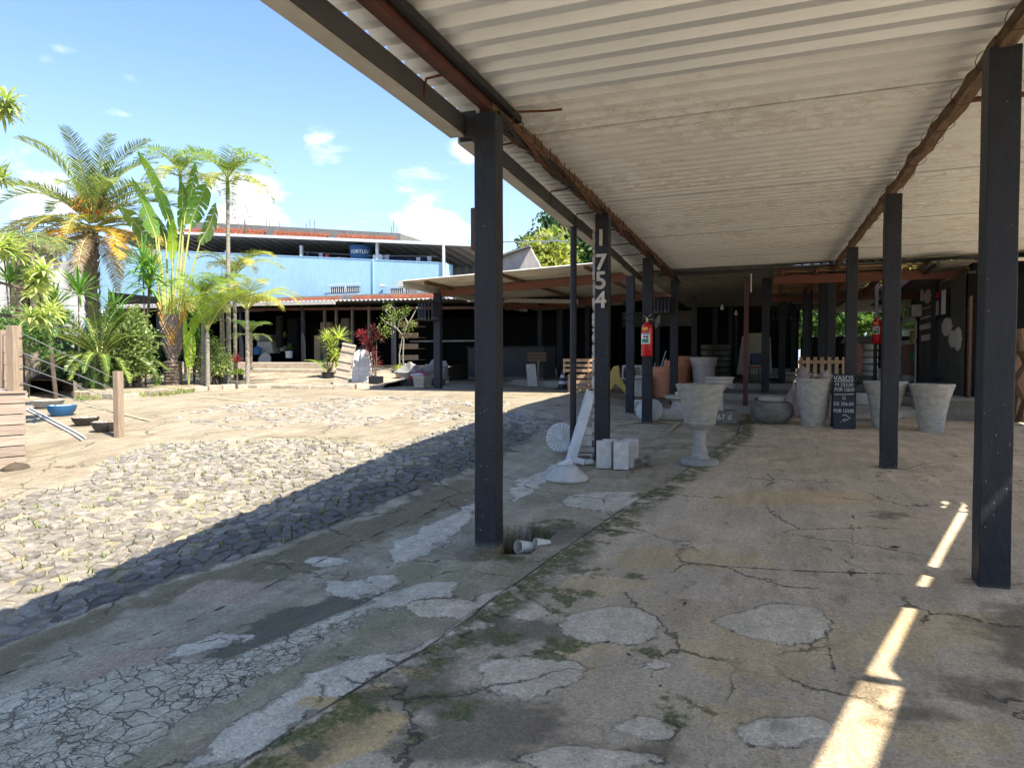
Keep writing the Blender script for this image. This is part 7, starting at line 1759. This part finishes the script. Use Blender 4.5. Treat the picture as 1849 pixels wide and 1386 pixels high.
p = W(478, 650, 29.4); o = MB().lathe([(.0005, -.03), (.3, -.03), (.32, 0), (.3, .03), (.0005, .03)], 28, mtx=Matrix.Rotation(R(80), 4, 'X')).build('stone_disc', 'concrete_cast', None, smooth=True); o.location = p; tag(o, 'round pale stone disc leaning on the retaining wall', 'disc')
small(522, 646, 29.2, [(.13, 0), (.15, .28)], 'concrete_white', 'small white pot with a leafy plant on the retaining wall')
link('leaves', rosette(14, .35, .12, 20, 80, 'leaf_green', .4, seed=5), bpy.data.objects[[o.name for o in bpy.data.objects if o.name.startswith('small_pot')][-1]], loc=(0, 0, .3))
small(511, 634, 29.6, [(.12, 0), (.14, .22)], 'bowl_stone', 'grey pot with round green leaves on the ledge')
link('leaves', rosette(10, .4, .16, 30, 85, 'leaf_dracaena', .3, seed=6), bpy.data.objects[[o.name for o in bpy.data.objects if o.name.startswith('small_pot')][-1]], loc=(0, 0, .5))
for i, (px, py, wpx, h) in enumerate([(575, 628, 12, 45), (590, 612, 20, 60), (660, 640, 30, 26), (530, 610, 20, 70), (505, 600, 10, 60), (625, 600, 16, 50)]):
    q = W(px, py, 29.4); k = 29.4 / FPX; o = T('storage_shelf', ['narrow dark shelf behind the blue far post', 'pinkish-grey shelf unit left of the yucca', 'low grey crate behind the red plants', 'dark carved panel between far-shed posts', 'dim tall panel beside the dwarf palm', 'grey slab stack left of the red plants'][i], 'shelf', tuple(q), 0, 'dim furniture in the far shed')
    MB().box(-wpx * k / 2, wpx * k / 2, -.1, .1, -h * k * .45, h * k * .5).build('panel', ('terracotta_pale', 'wood_weathered', 'concrete_dark', 'black_wall', 'dark_board', 'concrete_dark')[i] if i != 0 else 'wood_weathered', o)
# wooden crates stacked behind the potted tree
for i in range(4):
    q = W(738, 590 + 20 * i, 27.5); t_ = T('crate_rack', ['topmost', 'second', 'third', 'lowest'][i] + ' brown slatted tray in the rack behind the potted tree', 'crate', tuple(q), R(-8), 'brown trays in the rack'); MB().box(-.45, .45, -.02, .02, 0, .2).build('front_board', 'wood_pallet', t_); MB().box(-.45, .45, .02, .5, 0, .03).build('bottom', 'wood_pallet', t_)
# rooftop things: tank and washing
q = atY(652, 468, YB + 1.2); k = (depth(q)) / FPX
t_ = T('water_tank', 'round blue plastic water tank with white lettering on the rooftop terrace', 'water tank', (q.x, q.y, 6.05))
zt2 = W(652, 444, depth(q)).z - 6.05
MB().lathe([(.0005, 0), (17 * k, 0), (20.5 * k, zt2 - .16), (21.5 * k, zt2 - .14), (21.5 * k, zt2 - .05), (19 * k, zt2), (.0005, zt2 + .06)], 40).build('tank', 'tank_blue', t_, smooth=True)
me_ = text_mesh('FORTLEV', .27, .02, 'white_print', spacing=1.0, offset=.006)
rad = 20.3 * k
for v in me_.vertices: a = v.co.x / rad + .42; z_ = v.co.z; v.co.x, v.co.z = math.sin(a) * (rad + .0 + z_ * .2), (1 - math.cos(a)) * -rad
link('lettering', me_, t_, loc=(0, -rad - .01, zt2 - .42), rot=(R(90), 0, 0))
wash = [(555, 462, 6, 14, 'cloth_jeans'), (571, 459, 5, 7, 'cloth_navy'), (579, 463, 9, 12, 'cloth_white'), (590, 464, 9, 10, 'cloth_pink'), (611, 467, 9, 6, 'cloth_white'), (622, 467, 10, 6, 'cloth_brown'), (698, 466, 12, 12, 'cloth_white'), (709, 470, 5, 12, 'cloth_navy'), (716, 471, 5, 11, 'cloth_navy'), (722, 471, 5, 11, 'cloth_navy'), (729, 471, 5, 11, 'cloth_navy'), (739, 471, 9, 9, 'cloth_jeans'), (747, 471, 5, 10, 'cloth_navy'), (755, 470, 9, 11, 'cloth_white'), (766, 471, 7, 14, 'cloth_navy'), (775, 469, 9, 12, 'cloth_white')]
cn_ = dict(cloth_jeans='faded jeans', cloth_navy='navy garment', cloth_white='whitish garment', cloth_pink='pink towel', cloth_brown='brown towel')
for i, (px, py, w, h, mt) in enumerate(wash):
    q = atY(px, py - h / 2, YB + .9); k = depth(q) / FPX; mb = MB(); n = 6
    for r2 in range(5):
        for c2 in range(n + 1): mb.v.append(((c2 / n - .5) * w * k * (1 - .04 * r2), .03 * math.sin(c2 * 2 + i) * (r2 / 4), -r2 / 4 * h * k))
    for r2 in range(4):
        for c2 in range(n): a = r2 * (n + 1) + c2; mb.f.append((a, a + 1, a + n + 2, a + n + 1))
    where = 'left of the blue tank' if px < 640 else 'right of the blue tank'
    o = mb.build('washing', mt, None); o.location = q
    lab = ['faded jeans, leftmost on the terrace washing line', 'short navy garment next to the jeans on the line', 'whitish cloth beside the pink towel on the line', 'pink towel on the terrace washing line', 'low whitish cloth right of the pink towel', 'brown towel hanging just left of the blue tank', 'first whitish garment right of the blue tank', 'navy garment, first of four in a row right of the tank',
           'navy garment, second of four in a row', 'navy garment, third of four in a row', 'navy garment, last of four in a row', 'grey-blue jeans hanging after the four navy garments', 'narrow navy garment right of the grey-blue jeans', 'whitish garment between two navy ones on the line', 'tall navy garment near the right end of the line', 'whitish garment, rightmost on the terrace washing line'][i]
    tag(o, lab, 'washing', 'washing on the terrace line')
p0, p1 = atY(548, 455, YB + .9), atY(790, 463, YB + .9); o = MB().tube([tuple(p0), tuple((p0 + p1) / 2 - Vector((0, 0, .08))), tuple(p1)], .01, 4).build('clothes_line', 'white_metal', None); tag(o, 'thin clothes line stretched along the rooftop terrace', 'clothes line')
q = atY(683, 466, YB + .5); o = MB().box(-.26, .26, -.15, .15, -.15, .18).build('basket', 'basket_white', None, bevel=.02); o.location = q; tag(o, 'white laundry basket on the terrace right of the blue tank', 'basket')

# ------------------------------------------------------------------ deck, railing, bowls at the left
E_ = W(48, 822, 9.2); E_.z = float(gz(E_.x, E_.y)); DA = R(68.3)
dk = T('timber_deck', 'raised timber deck clad in weathered horizontal boards at the left edge', 'deck', tuple(E_), DA)
ztop = W(48, 709, 9.2).z - E_.z; nb_ = 7; hh = ztop / 6.6
for i in range(nb_ + 1):
    z1_ = ztop - i * hh; MB().box(-3.0, 0, 0, .03, z1_ - hh + .008, z1_ - .004).build('board', 'wood_deck', dk, bevel=.004); MB().box(-.03, 0, .031, 1.6, z1_ - hh + .008, z1_ - .004).build('board', 'wood_deck', dk)
for i in range(12): MB().box(-3.0, .015, -.02 + i * .14, .11 + i * .14, ztop, ztop + .026).build('deck_board', 'wood_deck', dk)
MB().box(-3.0, -.035, .033, 1.6, -.5, ztop - .01).build('core', 'dark_board', dk)
ztop += E_.z; yd = E_.y
rl = T('cable_railing', 'railing of square timber posts joined by steel cables beside the deck', 'railing', tuple(G(212, 788)))
def rpost(px, ytop, y, z0, w=.11): 
    q = atY(px, ytop, y); MB().box(q.x - w / 2, q.x + w / 2, y - w / 2, y + w / 2, z0, q.z).build('post', 'wood_weathered', rl, world=True, bevel=.006); return q
pa_ = W(25, 650, 9.15); A_ = rpost(25, 588, pa_.y, ztop + .02, .125); pb2 = W(4, 650, 10.1); B_ = rpost(4, 596, pb2.y, ztop + .02, .125)
pb_ = G(213, 788); C_ = rpost(213, 670, pb_.y, pb_.z - .05, .105)
for i, (ya, yb2) in enumerate(((600, 683), (635, 703), (659, 722), (690, 744))):
    p1_ = atY(36, ya, A_.y); p2_ = atY(207, yb2, C_.y); MB().tube([tuple(p1_), tuple(p2_)], .006, 6).build('cable', 'grey_metal', rl, world=True)
    MB().tube([tuple(p1_ - Vector((.09, 0, 0))), (B_.x, B_.y, p1_.z)], .006, 6).build('cable', 'grey_metal', rl, world=True)
    MB().tube([(B_.x - 2, B_.y, p1_.z), (B_.x, B_.y, p1_.z)], .006, 6).build('cable', 'grey_metal', rl, world=True)
# sloping bank under the deck and dark sheet behind it
bankp = [G(48, 838), G(120, 812), G(150, 770), G(60, 720)]
bk_ = T('earth_mound', 'small heap of dark earth at the foot of the timber deck', 'earth heap', tuple(G(40, 845)))
lump(MB(), (-.1, 0, -.04), .17, 1.2, 1.0, .6, amp=.25).build('heap', 'soil', bk_, smooth=True)
o = MB().add([(0, 0, 0), (.1, .8, 0), (.1, .8, .75), (.0, 0, .35), (0.04, 0, 0), (.14, .8, 0), (.14, .8, .75), (.04, 0, .35)], [(0, 1, 2, 3), (4, 7, 6, 5), (3, 2, 6, 7)]).build('dark_sheet', 'dark_board', None); o.location = G(40, 716); tag(o, 'dark sloping sheet behind the deck post', 'sheet')
def shallow_bowl(px, py, wpx, hpx, mt, peb, label, squash=1):
    p = G(px, py); k = mpp(p); r = wpx * k / 2; h = hpx * k; t_ = T('pebble_bowl', label, 'bowl', tuple(p + Vector((0, r * .5, 0))), 0, 'shallow bowls of pebbles on the ground')
    MB().lathe([(.0005, 0), (r * .62, 0), (r * .86, h * .45), (r, h), (r * .95, h * 1.02), (r * .84, h * .6), (.0005, h * .35)], 36).build('bowl', mt, t_, smooth=True)
    pm_ = MB().lathe([(.0005, -.5), (.7, -.3), (1, 0), (.7, .3), (.0005, .5)], 7).mesh('pebble', peb)
    r_ = random.Random(int(px)); n = 70
    for i in range(n):
        a = r_.uniform(0, 6.3); q = math.sqrt(r_.random()) * r * .82; s = r_.uniform(.014, .028); o_ = link('pebble', pm_, t_, loc=(q * math.cos(a), q * math.sin(a), h * .88 + r_.uniform(0, .02)), rot=(r_.uniform(-.5, .5), r_.uniform(-.5, .5), a), scale=(s, s * r_.uniform(.6, 1), s))
    MB().lathe([(.0005, h * .88), (r * .93, h * .86)], 24).build('filling', peb, t_)
shallow_bowl(73, 737, 55, 14, 'bowl_stone', 'pebble_cream', 'pale shallow bowl of mixed pebbles, partly behind the deck')
shallow_bowl(100, 751, 50, 19, 'bowl_blue', 'pebble_cream', 'blue bowl filled with cream pebbles on the ground')
shallow_bowl(144, 768, 46, 14, 'bowl_dark', 'pebble_red', 'dark flat bowl of reddish pebbles, left of the other dark bowl')
shallow_bowl(180, 780, 48, 18, 'bowl_dark', 'pebble_red', 'dark bowl of reddish pebbles nearest the timber post')
for i, ((x0, y0), (x1, y1), lab) in enumerate([((48, 740), (148, 796), 'long white pipe lying on the ground beside the deck, outer one'), ((55, 738), (154, 792), 'long white pipe lying on the ground, inner one nearer the bowls')]):
    q0_, q1_ = G(x0, y0), G(x1, y1); o = T('white_pipe', lab, 'pipe', tuple(q0_), 0, 'white pipes on the ground')
    P = [q0_.lerp(q1_, f) for f in np.linspace(0, 1, 9)]; P = [Vector((p_.x, p_.y, float(gz(p_.x, p_.y)) + .02)) - q0_ for p_ in P]; MB().tube(P, .016, 8).build('pipe', 'white_metal', o, smooth=True)
# yellow parking lines, worn, as thin paint on the court
def line_paint(pa, pb, w, name='painted_line'):
    a, b = G(*pa), G(*pb); mb = MB(); n = 40; d = (b - a).normalized(); s = Vector((-d.y, d.x, 0)) * w / 2; r_ = random.Random(1)
    for i in range(n):
        if r_.random() < .3: continue
        for f0, f1 in ((i / n, (i + 1) / n),):
            p_, q_ = a.lerp(b, f0), a.lerp(b, f1); b_ = len(mb.v); j = [r_.uniform(.6, 1.1) for _ in range(2)]
            for v in (p_ - s * j[0], p_ + s * j[1], q_ + s * j[1], q_ - s * j[0]): mb.v.append((v.x, v.y, float(gz(v.x, v.y)) + .018))
            mb.f.append((b_, b_ + 1, b_ + 2, b_ + 3))
    o = mb.build(name, 'line_yellow', None); o['kind'] = 'structure'
mat('line_yellow', (.46, .38, .15), (.42, .36, .22), rough=.9, scale=12, bump=.3)
line_paint((155, 732), (270, 760), .06); line_paint((350, 716), (470, 727), .07); line_paint((1105, 768), (1168, 760), .1); line_paint((1165, 760), (1225, 766), .12); line_paint((1205, 780), (1225, 764), .1)
# fallen leaves and litter
lm = MB().add([(-.05, 0, 0), (0, -.02, .006), (.05, 0, .0), (0, .02, .006)], [(0, 1, 2), (0, 2, 3)]).mesh('dry_leaf', 'leaf_dry')
lmr = MB().add([(-.05, 0, 0), (-.01, -.025, .012), (.05, .01, .0), (.01, .03, .01)], [(0, 1, 2), (0, 2, 3)]).mesh('dry_leaf', 'leaf_red')
for i, (px, py, lab) in enumerate([(1615, 993, 'curled dark leaf lying on the floor left of the nearest right post'), (645, 1135, 'pale curved leaf fragment on the mossy strip'), (522, 1021, 'small pale leaf on the dark strip by the cobbles'), (50, 1190, 'brown leaf at the bottom left on the strip'), (427, 1147, 'thin dry leaf on the dark patch of the strip'), (1235, 1092, 'small brown leaf on the seam of the floor slab'), (1310, 948, 'tiny orange leaf on the floor slab')]):
    q = G(px, py); o = link('dry_leaf', lmr if i == 0 else lm); o.location = q + Vector((0, 0, .03 if py > 1000 else .022)); o.rotation_euler = (0, 0, random.uniform(0, 6)); o.scale = (1, 1, 1); tag(o, lab, 'leaf', 'fallen leaves on the ground')
